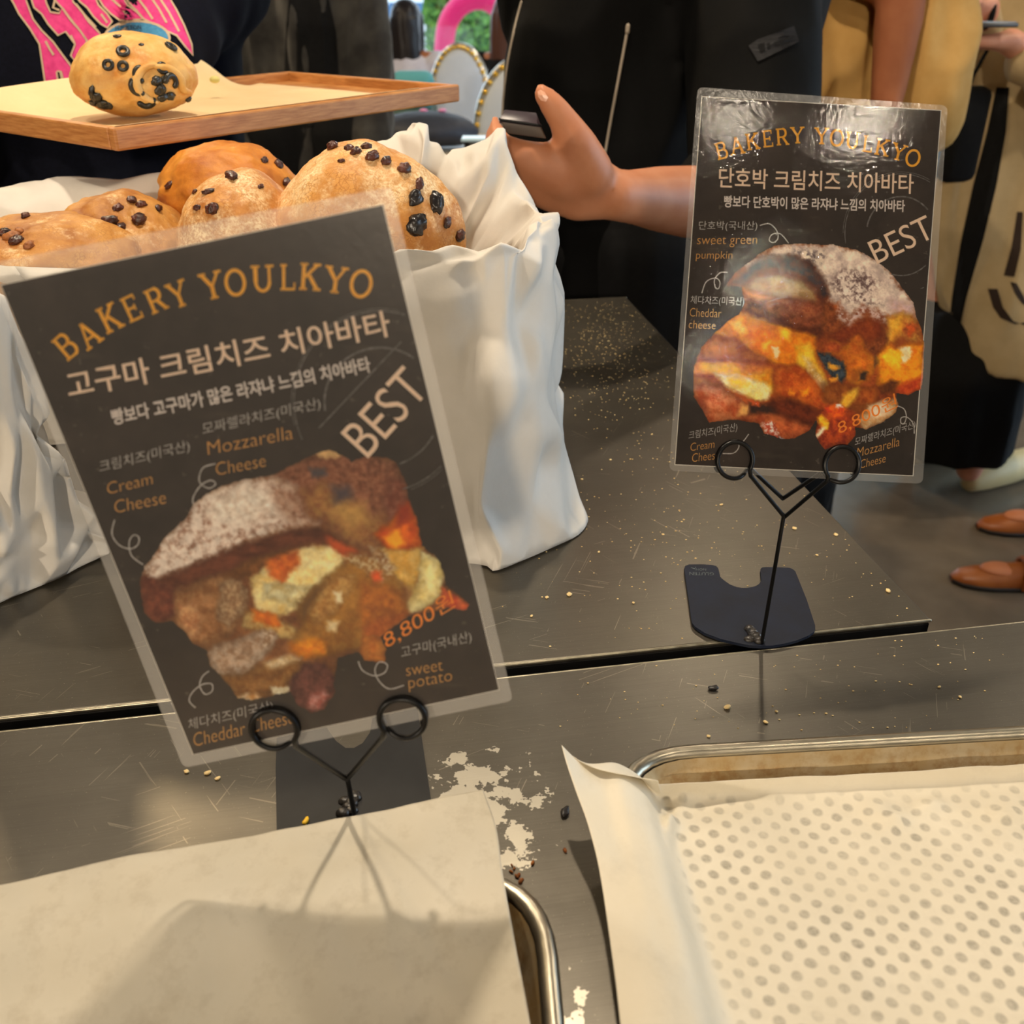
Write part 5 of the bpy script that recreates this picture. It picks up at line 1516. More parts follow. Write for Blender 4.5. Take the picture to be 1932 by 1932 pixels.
def raisin(root, bvh, px, py, size, mat, nm='raisin', stretch=1.3, ang=0.0, sink=0.25, seed=0):
    size *= .82; sink += .15
    p, n = hit(bvh, px, py)
    if p is None: return
    q = n.to_track_quat('Z', 'Y').to_matrix() @ Matrix.Rotation(ang, 3, 'Z')
    rng = random.Random(seed + int(px * 7 + py))
    so = Vector((rng.random() * 9, rng.random() * 9, 0))
    rings = []
    nu, nv = 18, 12
    for j in range(1, nv):
        th = math.pi * j / nv; rg = []
        for i in range(nu):
            ph = 2 * math.pi * i / nu
            d = Vector((math.sin(th) * math.cos(ph), math.sin(th) * math.sin(ph), -math.cos(th)))
            r = 1 + 0.34 * noise.noise(d * 1.9 + so) - 0.22 * abs(noise.noise(d * 4 + so))
            rg.append(p + n * size * (0.55 - sink) + q @ Vector((d.x * size * stretch * r, d.y * size * r, d.z * size * 0.75 * r)))
        rings.append(rg)
    MB().add(loft(rings, caps=True)).mk(nm, mat, root)

def bread(label, mat, c, ax, rot, seed, group=None, **kw):
    vf = bread_mesh(c, ax, rot, seed, **kw)
    zb = min(p.z for p in vf[0])
    root = thing('bread_loaf', label, 'bread', (c[0], c[1], zb), group)
    MB().add(vf).mk('crust', mat, root)
    return root, bvh_of(vf)

def ctr(px, py, y): return tuple(at_y(px, py, y))
b1, t1 = bread('flat tan loaf with walnut bits at the far left of the bag', M_crust, ctr(92, 526, .785), (.085, .075, .050), (0, 0, .1), 1)
for (x, y, s, st, a) in ((48, 408, .0042, 2.0, .1), (30, 455, .0055, 1.3, .8), (8, 440, .005, 1.3, .3)): raisin(b1, t1, x, y, s, M_raisin, 'raisin', st, a)
M_nut = pmat('walnut', (168, 104, 50), (120, 66, 30), 120, rough=0.6, bmp=.6, bscale=150, bdist=.002)
for (x, y, s, st, a) in ((22, 448, .006, 1.4, .5), (55, 464, .0045, 1.3, .9), (36, 438, .0045, 1.5, 0)): raisin(b1, t1, x, y, s, M_nut, 'walnut', st, a)
b2, t2 = bread('low tan loaf with dark raisins along its ridge, left of the round loaf', M_crust, ctr(232, 482, .84), (.060, .065, .050), (0, .12, -.1), 2)
for (x, y, s, st, a) in ((248, 378, .0045, 1.3, 0), (266, 386, .0042, 1.4, 0), (298, 393, .0042, 1.6, 0), (222, 392, .0042, 1.6, .4), (262, 415, .0068, 1.25, .6), (205, 418, .006, 1.6, .2), (228, 428, .004, 1.4, .1)): raisin(b2, t2, x, y, s, M_raisin, 'raisin', st, a)
b3, t3 = bread('golden loaf arching behind the round loaf at the back of the bag', M_crust_g, ctr(448, 384, .925), (.070, .055, .055), (0, .42, .05), 3, bend=.010)
for (x, y, s, st, a) in ((320, 350, .004, 1.6, 1.2), (499, 303, .004, 1.3, .4), (525, 310, .005, 1.3, .8), (540, 298, .004, 1.6, .2), (540, 343, .0045, 1.6, .3), (340, 282, .004, 1.5, 0), (378, 268, .0035, 1.9, .3), (555, 300, .004, 1.5, 0)): raisin(b3, t3, x, y, s, M_raisin, 'raisin', st, a)
b4, t4 = bread('round floury loaf with one raisin on top, in the middle of the bag', M_crust_f, ctr(458, 462, .80), (.049, .055, .058), (0, .05, 0), 4, amp=.07)
for (x, y, s, st, a) in ((436, 332, .0055, 1.7, -.6), (393, 362, .0036, 1.8, .5), (368, 362, .0028, 1.6, .5), (400, 394, .0060, 1.1, .4), (372, 392, .003, 1.8, .3), (492, 352, .0025, 1.5, .2)): raisin(b4, t4, x, y, s, M_raisin, 'raisin', st, a, .3)
b5, t5 = bread('biggest floury loaf studded with black beans, nearest the hand', M_crust_f, ctr(696, 466, .80), (.078, .060, .078), (0, .50, .1), 6, amp=.07)
for (x, y, s, st, a) in ((622, 262, .0055, 1.5, .1), (628, 278, .0055, 1.6, .2), (672, 287, .0045, 1.2, .7), (692, 278, .0045, 1.2, .2), (702, 296, .005, 1.4, .5), (728, 305, .0045, 1.3, .8), (762, 320, .006, 1.2, .4), (790, 348, .0045, 1.6, .8),
                       (782, 374, .0068, 1.3, 1.0), (822, 383, .0072, 1.6, 1.2), (784, 424, .0092, 1.3, .9), (842, 420, .0045, 1.4, .9), (866, 444, .0055, 1.2, .9), (566, 300, .005, 1.2, .9), (658, 280, .0035, 1.4, .2), (644, 304, .0022, 1.8, .1)): raisin(b5, t5, x, y, s, M_bean if s > .006 else M_raisin, 'bean', st, a, .12)

# ================================================================ wooden tray with the olive bread
TW_n0 = at_y(222, 284, .90); zb_ = TW_n0.z
far_ = at_y(868, 190, 1.27)
ux = (far_ - TW_n0); L_ = ux.length; ux.normalize()
vx = Vector((-ux.y, ux.x, 0)).normalized()
wz = ux.cross(vx).normalized()
if wz.z < 0: wz = -wz
tray = thing('serving_tray', 'wooden serving tray carried by the person in the navy sweatshirt', 'tray', TW_n0 + ux * L_ / 2 + vx * .14)
TWD = .30; TH = .018; rw = .010
def tbox(a0, a1, b0, b1, z0, z1):
    P = [TW_n0 + ux * a + vx * b_ + wz * z for z in (z0, z1) for a, b_ in ((a0, b0), (a1, b0), (a1, b1), (a0, b1))]
    return P, [(3, 2, 1, 0), (4, 5, 6, 7), (0, 1, 5, 4), (1, 2, 6, 5), (2, 3, 7, 6), (3, 0, 4, 7)]
M_wood = pmat('tray_wood', (196, 138, 78), (164, 104, 50), 8, rough=0.45, stretch=(5, 5, 60), detail=6)
MB().add(bevelled(tbox(.004, L_ - .004, .004, TWD - .004, 0, .007), .001)).mk('base_board', M_wood, tray, smooth=False)
for q in ((0, L_, 0, rw), (0, L_, TWD - rw, TWD), (0, rw, rw, TWD - rw), (L_ - rw, L_, rw, TWD - rw)):
    MB().add(bevelled(tbox(*q, -.001, TH), .002)).mk('rim_rail', M_wood, tray, smooth=False)
# paper liner on the tray; its far edge lifts over the rim
rows = []
for j, bb in enumerate((.006, .04, .10, .16, .22, .262, .285)):
    row = []
    for i, aa in enumerate((.006, .06, .14, .22, .30, .36, .40)):
        z = .0085 if 0 < j < 5 else (.0185 if j == 0 else (.020 if j == 5 else (.026, .030, .034, .040, .046)[min(i, 4)]))
        if j >= 5 and i >= 5: z = .010 if i == 5 else .0085
        if j == 0: z = .0188
        if i == 6 and 0 < j < 5: z = .0085
        row.append(TW_n0 + ux * aa + vx * bb + wz * z)
    rows.append(row)
v, f, _, _ = sheet('', '', '', rows, 8, 8, None)
v, f = thicken(v, f, -.0003)
M_liner = paper_mat('tray_liner', (226, 196, 146), (234, 206, 158), trans=.05)
o = mk('tray_liner', v, f, M_liner, loc=TW_n0 + ux * .2 + vx * .14 + wz * .008)
tag(o, 'tan paper liner lying in the wooden serving tray under the olive bread', 'paper liner')
oc_pt = None
def tray_pt(px, py, z):
    """where the sight line meets the tray's floor"""
    return on_plane(px, py, TW_n0 + wz * z, wz)
pb = tray_pt(287, 224, .009)
oc = pb + wz * .038 + vx * .018
ovf = bread_mesh(oc, (.058, .052, .041), (0, 0, .2), 8, amp=.06)
zb = min((p - TW_n0).dot(wz) for p in ovf[0])
ovf = ([p + wz * (.0100 - zb) for p in ovf[0]], ovf[1])
ob = thing('olive_bread', 'round golden bread studded with black olive rings on the wooden tray', 'bread', pb)
MB().add(ovf).mk('crust', M_dough, ob)
ot = bvh_of(ovf)
def olive_ring(px, py, r, hole=.5, half=1.0, a0=0.0):
    p, n = hit(ot, px, py)
    if p is None: return
    q = n.to_track_quat('Z', 'Y').to_matrix()
    k = max(8, int(20 * half))
    pts = [p + n * .0004 + q @ Vector((math.cos(a0 + 2 * math.pi * half * i / k) * r * .72, math.sin(a0 + 2 * math.pi * half * i / k) * r * .72, 0)) for i in range(k + (0 if half == 1 else 1))]
    MB().add(tube(pts, r * .34, 8, closed=half == 1)).mk('olive_slice', M_olive, ob)
z2 = lambda x, y: (x / 4.2, y / 4.2)
for (x, y, r) in ((975, 408, .0062), (858, 515, .0055), (975, 525, .0052), (1355, 370, .006), (1542, 780, .0068), (1285, 540, .0056)): olive_ring(*z2(x, y), r)
for (x, y, r, h, a) in ((1350, 650, .0085, .55, -.6), (1120, 590, .008, .45, 1.6), (1100, 680, .009, .4, 2.4), (1160, 800, .009, .45, 3.6), (1560, 560, .007, .6, -1.5), (1610, 680, .007, .5, -1.5)): olive_ring(*z2(x, y), r, half=h, a0=a)
for (x, y, s, st, a) in ((1240, 640, .0052, 1.3, .3), (1270, 710, .0065, 1.2, 1.0), (1350, 760, .0055, 1.3, 0), (1290, 770, .005, 1.2, .5), (1300, 630, .004, 1.6, .2), (770, 770, .006, 1.5, .8), (820, 820, .0065, 1.3, .4), (850, 830, .006, 1.2, 0), (730, 730, .004, 2.2, 1.1), (740, 810, .0045, 1.8, .2), (1120, 355, .0022, 1.4, 0), (930, 290, .003, 1.6, 0), (1490, 785, .004, 1.6, 0), (1270, 925, .005, 2.2, 0), (615, 805, .004, 1.5, .5)):
    raisin(ob, ot, *z2(x, y), s, M_olive, 'olive_piece', st, a, .3)
# a rolled lip of dough round the olive pocket
for pts in (((1230, 520), (1140, 545), (1085, 620), (1095, 710), (1160, 770), (1240, 800)), ((1230, 530), (1330, 545), (1420, 620), (1440, 700), (1500, 730))):
    P = []
    for x, y in catmull([(a, b, 0) for a, b in pts], 4) if False else [(a, b) for a, b in pts]:
        p, n = hit(ot, *z2(x, y))
        if p is not None: P.append(p + n * .001)
    P = catmull([tuple(p) for p in P], 5)
    n_ = len(P)
    MB().add(tube(P, [.0022 + .0022 * math.sin(math.pi * i / (n_ - 1)) for i in range(n_)], 10)).mk('dough_fold', M_dough, ob)
# ================================================================ people
M_skin = pmat('skin', (184, 116, 78), (192, 126, 88), 30, rough=0.5, bmp=0.12, bscale=300, bdist=.0006)
M_skin2 = pmat('skin_rosy', (222, 160, 132), (214, 148, 120), 30, rough=0.5)
M_skin3 = pmat('skin_tan', (150, 92, 60), (142, 84, 54), 30, rough=0.7, spec=.2)
M_nail = pmat('finger_nail', (224, 168, 140), rough=0.3)
M_hair_b = pmat('hair_black', (20, 16, 18), (36, 28, 30), 40, rough=0.4, stretch=(60, 60, 3))
M_hair_br = pmat('hair_brown', (70, 40, 28), (96, 58, 40), 40, rough=0.45, stretch=(60, 60, 3))
M_eye = pmat('eye_white', (230, 226, 220), rough=0.2)
M_iris = pmat('iris_dark', (30, 20, 16), rough=0.2)
M_lip = pmat('lip', (176, 96, 88), rough=0.4)
M_sole = pmat('shoe_sole', (40, 34, 30), rough=0.7)

def finger(root, d, bendn, length, r, curl):
    p = Vector(root); dd = Vector(d).normalized(); nn = Vector(bendn).normalized()
    pts = [(p, r * 1.08)]
    ax = dd.cross(nn).normalized()
    for k, (fr, bend) in enumerate(((.45, curl), (.30, curl * 1.2), (.25, curl * .9))):
        dd = Matrix.Rotation(bend, 3, ax) @ dd
        p = p + dd * length * fr
        pts.append((p, r * (1.0 - .09 * (k + 1))))
    P = catmull([(*q, rr) for q, rr in pts], 4)
    return tube([q[:3] for q in P], [q[3] for q in P], 10)

def hand(w, d, nrm, thumb, curl=.5, s=1.0, spread=.0):
    """w wrist, d along the hand, nrm = palm side, thumb = side of the thumb"""
    d = Vector(d).normalized(); nrm = Vector(nrm); nrm = (nrm - d * nrm.dot(d)).normalized()
    t = Vector(thumb); t = (t - d * t.dot(d) - nrm * t.dot(nrm)).normalized()
    out = []
    for k, o in enumerate((.030, .010, -.010, -.028)):
        a = w + t * (o * .72 * s); b = w + d * (.084 - .004 * abs(k - 1)) * s + t * (o * s)
        out.append(tube([a, a.lerp(b, .5), b], [.0165 * s, .0155 * s, .0118 * s], 10))
        out.append(finger(b, d + t * spread * (1.5 - k), nrm, (.070, .078, .072, .056)[k] * s, (.0088, .0090, .0086, .0076)[k] * s, curl * (1 + .08 * k)))
    tb = w + d * .022 * s + t * .024 * s
    out.append(tube([w + d * .012 * s, tb], [.018 * s, .0165 * s], 10))
    out.append(finger(tb, (d * .6 + t * .9).normalized(), (d * .7 + nrm * .6), .074 * s, .0105 * s, .22))
    return out

def ell_rot(secs, ang, seg=28):
    ca, sa = math.cos(ang), math.sin(ang)
    rings = []
    for x, y, z, rx, ry in secs:
        rings.append([Vector((x + rx * math.cos(t) * ca - ry * math.sin(t) * sa, y + rx * math.cos(t) * sa + ry * math.sin(t) * ca, z)) for t in [2 * math.pi * k / seg for k in range(seg)]])
    return loft(rings, caps=True)

class Person:
    def __init__(s, label, x, y, face, H, skin=None, hair=None, hair_len=.12, seat=None, build=1.0, voxel=.009):
        s.x, s.y, s.H, s.face = x, y, H, face
        s.fw = Vector((math.sin(face), -math.cos(face), 0))      # facing: 0 looks towards the camera
        s.rt = Vector((math.cos(face), math.sin(face), 0))       # viewer's right when face = 0
        s.skin = skin or M_skin; s.hair = hair or M_hair_b; s.hair_len = hair_len
        s.base = 0.0 if seat is None else seat - .50 * H
        s.seated = seat is not None
        s.root = thing('person', label, 'person', (x, y, 0))
        s.voxel = voxel; s.build = build
        s.parts = []
    def P(s, r, f, z): return Vector((s.x, s.y, s.base)) + s.rt * r + s.fw * f + Vector((0, 0, z * s.H))
    def sec(s, r, f, z, rx, ry): p = s.P(r, f, z); return (p.x, p.y, p.z, rx * s.build, ry * s.build)
    def body(s, arms=(), legs=True, foot_off=0.0):
        H = s.H
        out = [ell_rot([s.sec(0, 0, .47, .10, .08), s.sec(0, 0, .50, .15, .105), s.sec(0, 0, .56, .145, .10), s.sec(0, .0, .63, .12, .088), s.sec(0, 0, .72, .145, .10), s.sec(0, 0, .79, .155, .10), s.sec(0, 0, .82, .12, .075), s.sec(0, 0, .84, .06, .055)], s.face)]
        out.append(tube([s.P(0, .0, .81), s.P(0, .012, .88)], [.056, .05], 14))
        hc = s.P(0, .025, .935)
        Q = Matrix.Rotation(s.face, 3, 'Z')
        out.append(sphere(hc, .072, .088, .104, 24, 16, Q))
        out.append(sphere(s.P(0, .048, .905), .052, .056, .06, 18, 12, Q))
        out.append(tube([s.P(0, .105, .940), s.P(0, .122, .922)], [.010, .014], 10))
        for k in (-1, 1): out.append(sphere(s.P(.073 * k, .015, .930), .012, .02, .03, 10, 8, Q))
        for k in (-1, 1):
            out.append(tube([s.P(.09 * k, 0, .815), s.P(.17 * k, 0, .805)], [.055, .055], 14))
        if s.seated:
            for k in (-1, 1):
                out.append(tube([s.P(.085 * k, 0, .50), s.P(.11 * k, .24, .51), s.P(.11 * k, .42, .50)], [.085, .075, .056], 14))
                out.append(tube([s.P(.11 * k, .42, .50), s.P(.11 * k, .40, .36), Vector((*s.P(.11 * k, .38, 0).xy, .07))], [.056, .052, .036], 14))
                a = Vector((*s.P(.11 * k, .37, 0).xy, .05))
                out.append(tube([a, a + s.fw * .15 - Vector((0, 0, .02))], [.036, .028], 12, flat=.9))
        elif legs:
            for k in (-1, 1):
                out.append(tube([s.P(.085 * k, 0, .50), s.P(.09 * k, .015, .38), s.P(.095 * k, .01, .27), s.P(.095 * k, -.01, .17), s.P(.1 * k, -.01, .05)], [.085, .072, .054, .052, .036], 14))
                a = s.P(.1 * k, -.02 + foot_off, .03)
                out.append(tube([a, a + s.fw * .17 - Vector((0, 0, .022))], [.036, .026], 12))
        for (sh, el, wr, hd) in arms:
            out.append(tube(catmull([tuple(sh), tuple(sh.lerp(el, .5)), tuple(el)], 3), [.052, .050, .048, .046, .044, .042, .040], 14))
            out.append(tube([el, el.lerp(wr, .3), el.lerp(wr, .7), wr], [.040, .040, .033, .027], 14))
            out += hd
        co, no, f = fuse(out, s.voxel, 5)
        s.body_o = mk('body', co.tolist(), f, s.skin, s.root)
        for k in (-1, 1):
            e = sphere(s.P(.030 * k, .103, .940), .012, .012, .009, 12, 8)
            eo = MB().add(e).mk('eye', M_eye, s.root)
            MB().add(sphere(s.P(.030 * k, .1125, .940), .005, .004, .005, 10, 8)).mk('iris', M_iris, eo)
            MB().add(tube([s.P(.016 * k, .112, .955), s.P(.032 * k, .110, .959), s.P(.046 * k, .098, .955)], .0028, 8)).mk('eyebrow', s.hair, s.root)
        MB().add(tube([s.P(-.02, .098, .898), s.P(0, .106, .898), s.P(.02, .098, .898)], .0055, 8)).mk('mouth', M_lip, s.root)
        hh = [sphere(s.P(0, .0, .955), .083, .092, .085, 20, 14, Q)]
        if s.hair_len > .15:
            L = s.hair_len / H
            hh.append(ell_rot([s.sec(0, -.045, .94 - L, .06, .028), s.sec(0, -.05, .94 - L * .7, .085, .035), s.sec(0, -.045, .94 - L * .3, .088, .05), s.sec(0, -.03, .95, .085, .065)], s.face))
            for k in (-1, 1): hh.append(tube([s.P(.072 * k, .02, .955), s.P(.080 * k, .005, .90), s.P(.082 * k, -.01, .94 - L * .75)], [.022, .024, .014], 10))
        else:
            hh.append(sphere(s.P(0, -.035, .93), .078, .06, .085, 18, 12, Q))
        co, no, f = fuse(hh, .009, 4)
        mk('hair', folds(co, no, .003, 60, 60, 4), f, s.hair, s.root)
        return s
    def cloth(s, name, shapes, mat, amp=.012, sc=(9, 9, 4), voxel=.010, smooth=5, small=.3, seed=1.0):
        co, no, f = fuse(shapes, voxel, smooth)
        v = folds(co, no, amp, *sc, seed, small)
        o = mk(name, v, f, mat, s.root)
        s.last = (v, f)
        return o
    def shoes(s, mat, foot_off=0.0):
        for k in (-1, 1):
            off = .37 if s.seated else -.02
            a = s.P(.1 * k, off + foot_off, .03); a.z = .045
            MB().add(tube([a - s.fw * .045, a + s.fw * .05, a + s.fw * .13, a + s.fw * .185 - Vector((0, 0, .008))], [.043, .046, .043, .030], 14)).mk('shoe', mat, s.root)

def decal(name, polys, bvh, mat, parent, off=.0012, dense=9.0, sub=1):
    """flat printed or sewn mark laid on a cloth surface along the sight line"""
    mb = MB()
    for poly in polys:
        P = []
        n = len(poly)
        for i in range(n):
            a = Vector(poly[i]); b = Vector(poly[(i + 1) % n])
            k = max(1, int((b - a).length / dense))
            for t in range(k): P.append(a.lerp(b, t / k))
        tri = tessellate_polygon([[Vector((p.x, p.y, 0)) for p in P]])
        T = [[P[i] for i in t] for t in tri]
        for _ in range(sub):
            T2 = []
            for a, b, c in T:
                ab, bc, ca = (a + b) / 2, (b + c) / 2, (c + a) / 2
                T2 += [[a, ab, ca], [ab, b, bc], [ca, bc, c], [ab, bc, ca]]
            T = T2
        for t in T:
            w = []
            for p in t:
                h, nn = hit(bvh, p.x, p.y)
                if h is None: break
                w.append(h - ray(p.x, p.y).normalized() * off)
            if len(w) == 3: mb.add((w, [(0, 1, 2)]))
    return mb.mk(name, mat, parent, smooth=False)

def stroke_poly(pts, w):
    L, Rr = [], []
    P = [Vector(p) for p in pts]
    for i in range(len(P)):
        t = (P[min(i + 1, len(P) - 1)] - P[max(i - 1, 0)]).normalized()
        n = Vector((-t.y, t.x))
        L.append(P[i] + n * w / 2); Rr.append(P[i] - n * w / 2)
    return [[tuple(L[i]), tuple(L[i + 1]), tuple(Rr[i + 1]), tuple(Rr[i])] for i in range(len(P) - 1)]

# ---------------------------------------------------------------- person in the navy sweatshirt, carrying the tray
M_navy = pmat('navy_sweat_fabric', (9, 11, 20), (14, 16, 28), 300, rough=0.9, bmp=.2, bscale=900, spec=.1)
M_dark_skirt = pmat('dark_skirt_fabric', (10, 10, 16), (16, 15, 22), 200, rough=0.9, spec=.2)
ax_ = at_y(165, 60, 1.48)
pa = Person('person in a navy sweatshirt with pink lettering, carrying the wooden tray', ax_.x, 1.52, R(14), 1.60)
gp = TW_n0 + ux * .215 + vx * (TWD + .012) + wz * .012      # where the left hand grips the far rail
gl = TW_n0 - ux * .015 + vx * (TWD * .9) + wz * .008
shR, shL = pa.P(.185, 0, .80), pa.P(-.185, 0, .80)
elR = at_y(332, 20, 1.42); wrR = gp + Vector((.045, .045, .022))
elL = pa.P(-.27, .10, .64); wrL = gl + Vector((-.085, .03, .0))
dR = (gp - wrR).normalized()
pa.body(arms=[(shR, elR, wrR, hand(wrR, Vector((-.75, -.65, -.1)), Vector((.2, -.1, -1)), Vector((.3, -.9, .2)), .55)),
              (shL, elL, wrL, hand(wrL, Vector((.9, -.3, .0)), Vector((.1, .1, -1)), Vector((.3, -.9, .2)), .45))])
pa.cloth('skirt', [ell_rot([pa.sec(0, 0, .12, .22, .17), pa.sec(0, 0, .3, .20, .15), pa.sec(0, 0, .48, .18, .13), pa.sec(0, 0, .60, .15, .12)], pa.face)], M_dark_skirt, .015, (10, 10, 2))
sw = [ell_rot([pa.sec(0, 0, .52, .165, .13), pa.sec(0, .01, .56, .19, .15), pa.sec(0, .01, .64, .185, .15), pa.sec(0, .01, .72, .19, .15), pa.sec(0, 0, .79, .185, .125), pa.sec(0, 0, .825, .13, .09), pa.sec(0, 0, .845, .075, .07)], pa.face)]
for sh, el, wr in ((shR, elR, wrR), (shL, elL, wrL)):
    sw.append(tube([sh, sh.lerp(el, .5), el], [.078, .070, .064], 16)); sw.append(tube([el, el.lerp(wr, .5), el.lerp(wr, .86)], [.062, .054, .042], 16))
pa.cloth('sweatshirt', sw, M_navy, .010, (8, 8, 5), seed=2.0)
tb = bvh_of(pa.last)
M_pk = pmat('print_pink', (226, 74, 140), (204, 56, 122), 90, rough=0.8, spec=.2)
M_cr = pmat('print_cream', (190, 168, 140), rough=0.8, spec=.2)
M_bl = pmat('print_blue', (74, 140, 180), (62, 124, 164), 200, rough=0.8, spec=.2)
M_nv = pmat('print_navy', (22, 30, 46), rough=0.8)
Z = lambda L: [z2(a, b) for a, b in L]
letters = {
 'A': [(70,-40),(190,-40),(228,60),(262,150),(330,240),(420,330),(500,440),(560,520),(585,560),(585,812),(505,812),(515,690),(485,570),(448,570),(466,690),(465,816),(372,818),(362,690),(312,350),(240,230),(150,110),(110,30)],
 'S': [(236,-40),(350,-40),(370,30),(400,95),(470,105),(490,60),(560,160),(640,250),(690,320),(650,400),(605,500),(560,440),(595,350),(520,250),(460,280),(380,190),(330,110),(270,60)],
 'T': [(400,-40),(560,-40),(580,15),(640,80),(700,170),(770,240),(810,290),(760,300),(690,330),(640,250),(560,150),(500,70),(470,40)],
 'R': [(600,-40),(745,-40),(780,40),(850,110),(890,170),(850,220),(800,190),(740,130),(690,60),(630,10)],
 'O': [(765,-40),(960,-40),(1010,40),(1080,90),(1130,150),(1060,155),(950,160),(880,110),(820,50)],
 'W': [(985,-40),(1330,-40),(1400,80),(1460,200),(1520,350),(1530,440),(1470,370),(1400,280),(1310,240),(1220,190),(1140,150),(1080,80),(1020,20)],
}
for L in letters.values():
    decal('sweatshirt_letter', [Z(L)], tb, M_pk, pa.root, .0016, 8, 2)
ol = []
for L in letters.values(): ol += stroke_poly(Z(L + [L[0]]), 3.4)
for L in (((450,565),(478,565),(505,690),(492,800)), ((360,325),(395,390),(425,435)), ((860,-30),(940,40),(1000,110)), ((1080,-30),(1150,60),(1210,150)), ((1190,-30),(1260,70),(1320,180)), ((600,30),(680,130),(760,215)), ((440,-20),(420,60),(470,80)), ((560,280),(590,340)), ((1250,-40),(1340,100),(1420,250)), ((800,110),(850,180))):
    ol += stroke_poly(Z(L), 4.2)
decal('letter_outline', ol, tb, M_cr, pa.root, .0026, 8, 0)
el_ = lambda cx, cy, rx, ry: [(cx + rx * math.cos(t), cy + ry * math.sin(t)) for t in np.linspace(0, 2 * math.pi, 28, endpoint=False)]
decal('badge_rim', [Z(el_(1085, 300, 268, 142))], tb, M_cr, pa.root, .0042, 8, 3)
decal('badge', [Z(el_(1085, 302, 248, 126))], tb, M_bl, pa.root, .0054, 8, 3)
def decal_text(txt, p0, p1, h, bvh, mat, parent, off, slant=0):
    v, f = font_mesh(txt, .01)
    x0, x1, y0, y1 = v[:, 0].min(), v[:, 0].max(), v[:, 1].min(), v[:, 1].max()
    p0 = np.array(p0); p1 = np.array(p1); d = p1 - p0; u = np.array([d[1], -d[0]]) / np.linalg.norm(d)
    W_ = []
    for a, b in v:
        p = p0 + d * ((a - x0) / (x1 - x0)) + u * h * ((b - y0) / (y1 - y0))
        q, n = hit(bvh, *p)
        if q is None: return
        W_.append(q - ray(*p).normalized() * off)
    return mk('badge_lettering', W_, f, mat, parent, smooth=False)
decal_text('HOUSTON', z2(915, 240), z2(1118, 232), 8, tb, M_nv, pa.root, .0068)
decal_text('TEXAS', z2(1010, 272), z2(1118, 268), 6, tb, M_nv, pa.root, .0068)
pa.shoes(M_sole)
MB().add(sphere(on_plane(405, 150, TW_n0 + wz * .028, wz), .006, .005, .004, 12, 8)).mk('nut_crumb', pmat('pistachio', (206, 196, 120)), tray)

# ---------------------------------------------------------------- person in the charcoal coat behind the tray
M_char = pmat('charcoal_coat', (44, 42, 40), (66, 64, 60), 18, rough=0.9, bmp=.3, bscale=500, sheen=.2, spec=.2)
M_blk = pmat('black_cloth', (9, 9, 10), (15, 15, 16), 100, rough=0.85, spec=.25)
bx_ = at_y(575, 60, 2.78)
pb_ = Person('person in an open charcoal coat standing behind the wooden tray', bx_.x, 2.80, R(-8), 1.70, build=.86)
aB = [(pb_.P(.145 * k, 0, .80), pb_.P(.155 * k, .0, .62), pb_.P(.15 * k, .06, .50), hand(pb_.P(.15 * k, .06, .50), Vector((0, -.15, -1)), Vector((-k, 0, 0)), Vector((0, -1, 0)), .3)) for k in (-1, 1)]
pb_.body(arms=aB)
pb_.cloth('trousers', [tube([pb_.P(.08 * k, 0, .54), pb_.P(.09 * k, 0, .3), pb_.P(.1 * k, 0, .05)], [.12, .10, .085], 18) for k in (-1, 1)], M_blk, .01, (10, 10, 3))
ct = [ell_rot([pb_.sec(0, -.02, .38, .20, .12), pb_.sec(0, -.02, .5, .19, .13), pb_.sec(0, -.01, .64, .175, .13), pb_.sec(0, 0, .74, .18, .13), pb_.sec(0, 0, .80, .17, .11), pb_.sec(0, 0, .84, .09, .08)], pb_.face)]
for sh, el, wr, _h in aB: ct += [tube([sh, sh.lerp(el, .5), el], [.078, .074, .07], 16), tube([el, el.lerp(wr, .5), el.lerp(wr, .97)], [.07, .066, .062], 16)]
pb_.cloth('coat', ct, M_char, .022, (11, 11, 3), seed=4)
tb = bvh_of(pb_.last)
decal('dark_inner_shirt', [[(548, -40), (612, -40), (634, 60), (640, 160), (622, 240), (560, 240), (536, 150), (540, 50)]], tb, M_blk, pb_.root, .003, 14, 2)
pb_.shoes(M_sole)

# ---------------------------------------------------------------- person in the black jacket with a card case in the hand
M_jkt = pmat('black_jacket', (3, 3, 3), (5, 5, 5), 120, rough=0.75, bmp=.25, bscale=400, spec=.12)
cx_ = at_y(1150, 100, 1.66)
pc = Person('person in a black jacket holding a dark card case over the bread', cx_.x, 1.69, R(-18), 1.64, voxel=.005)
sh = pc.P(.20, .0, .80); el = at_y(1440, 398, 1.36); wr = at_y(1158, 368, 1.09)
YH = 1.06
def hp(x, y, dy=0.0): return at_y(x, y, YH + dy)
hd = []
# back of the hand and palm mass
hd.append(tube([wr, hp(1110, 345, .02), hp(1055, 322, .0), hp(1004, 306, -.006)], [.026, .031, .030, .021], 16, flat=.75))
hd.append(tube([wr, hp(1090, 372, .02), hp(1030, 352, .01), hp(992, 336, .004)], [.026, .026, .024, .020], 14, flat=.8))
hd.append(tube([at_y(1185, 370, 1.12), at_y(1240, 375, 1.16), at_y(1300, 381, 1.21), at_y(1380, 390, 1.30)], [.028, .036, .042, .044], 16))
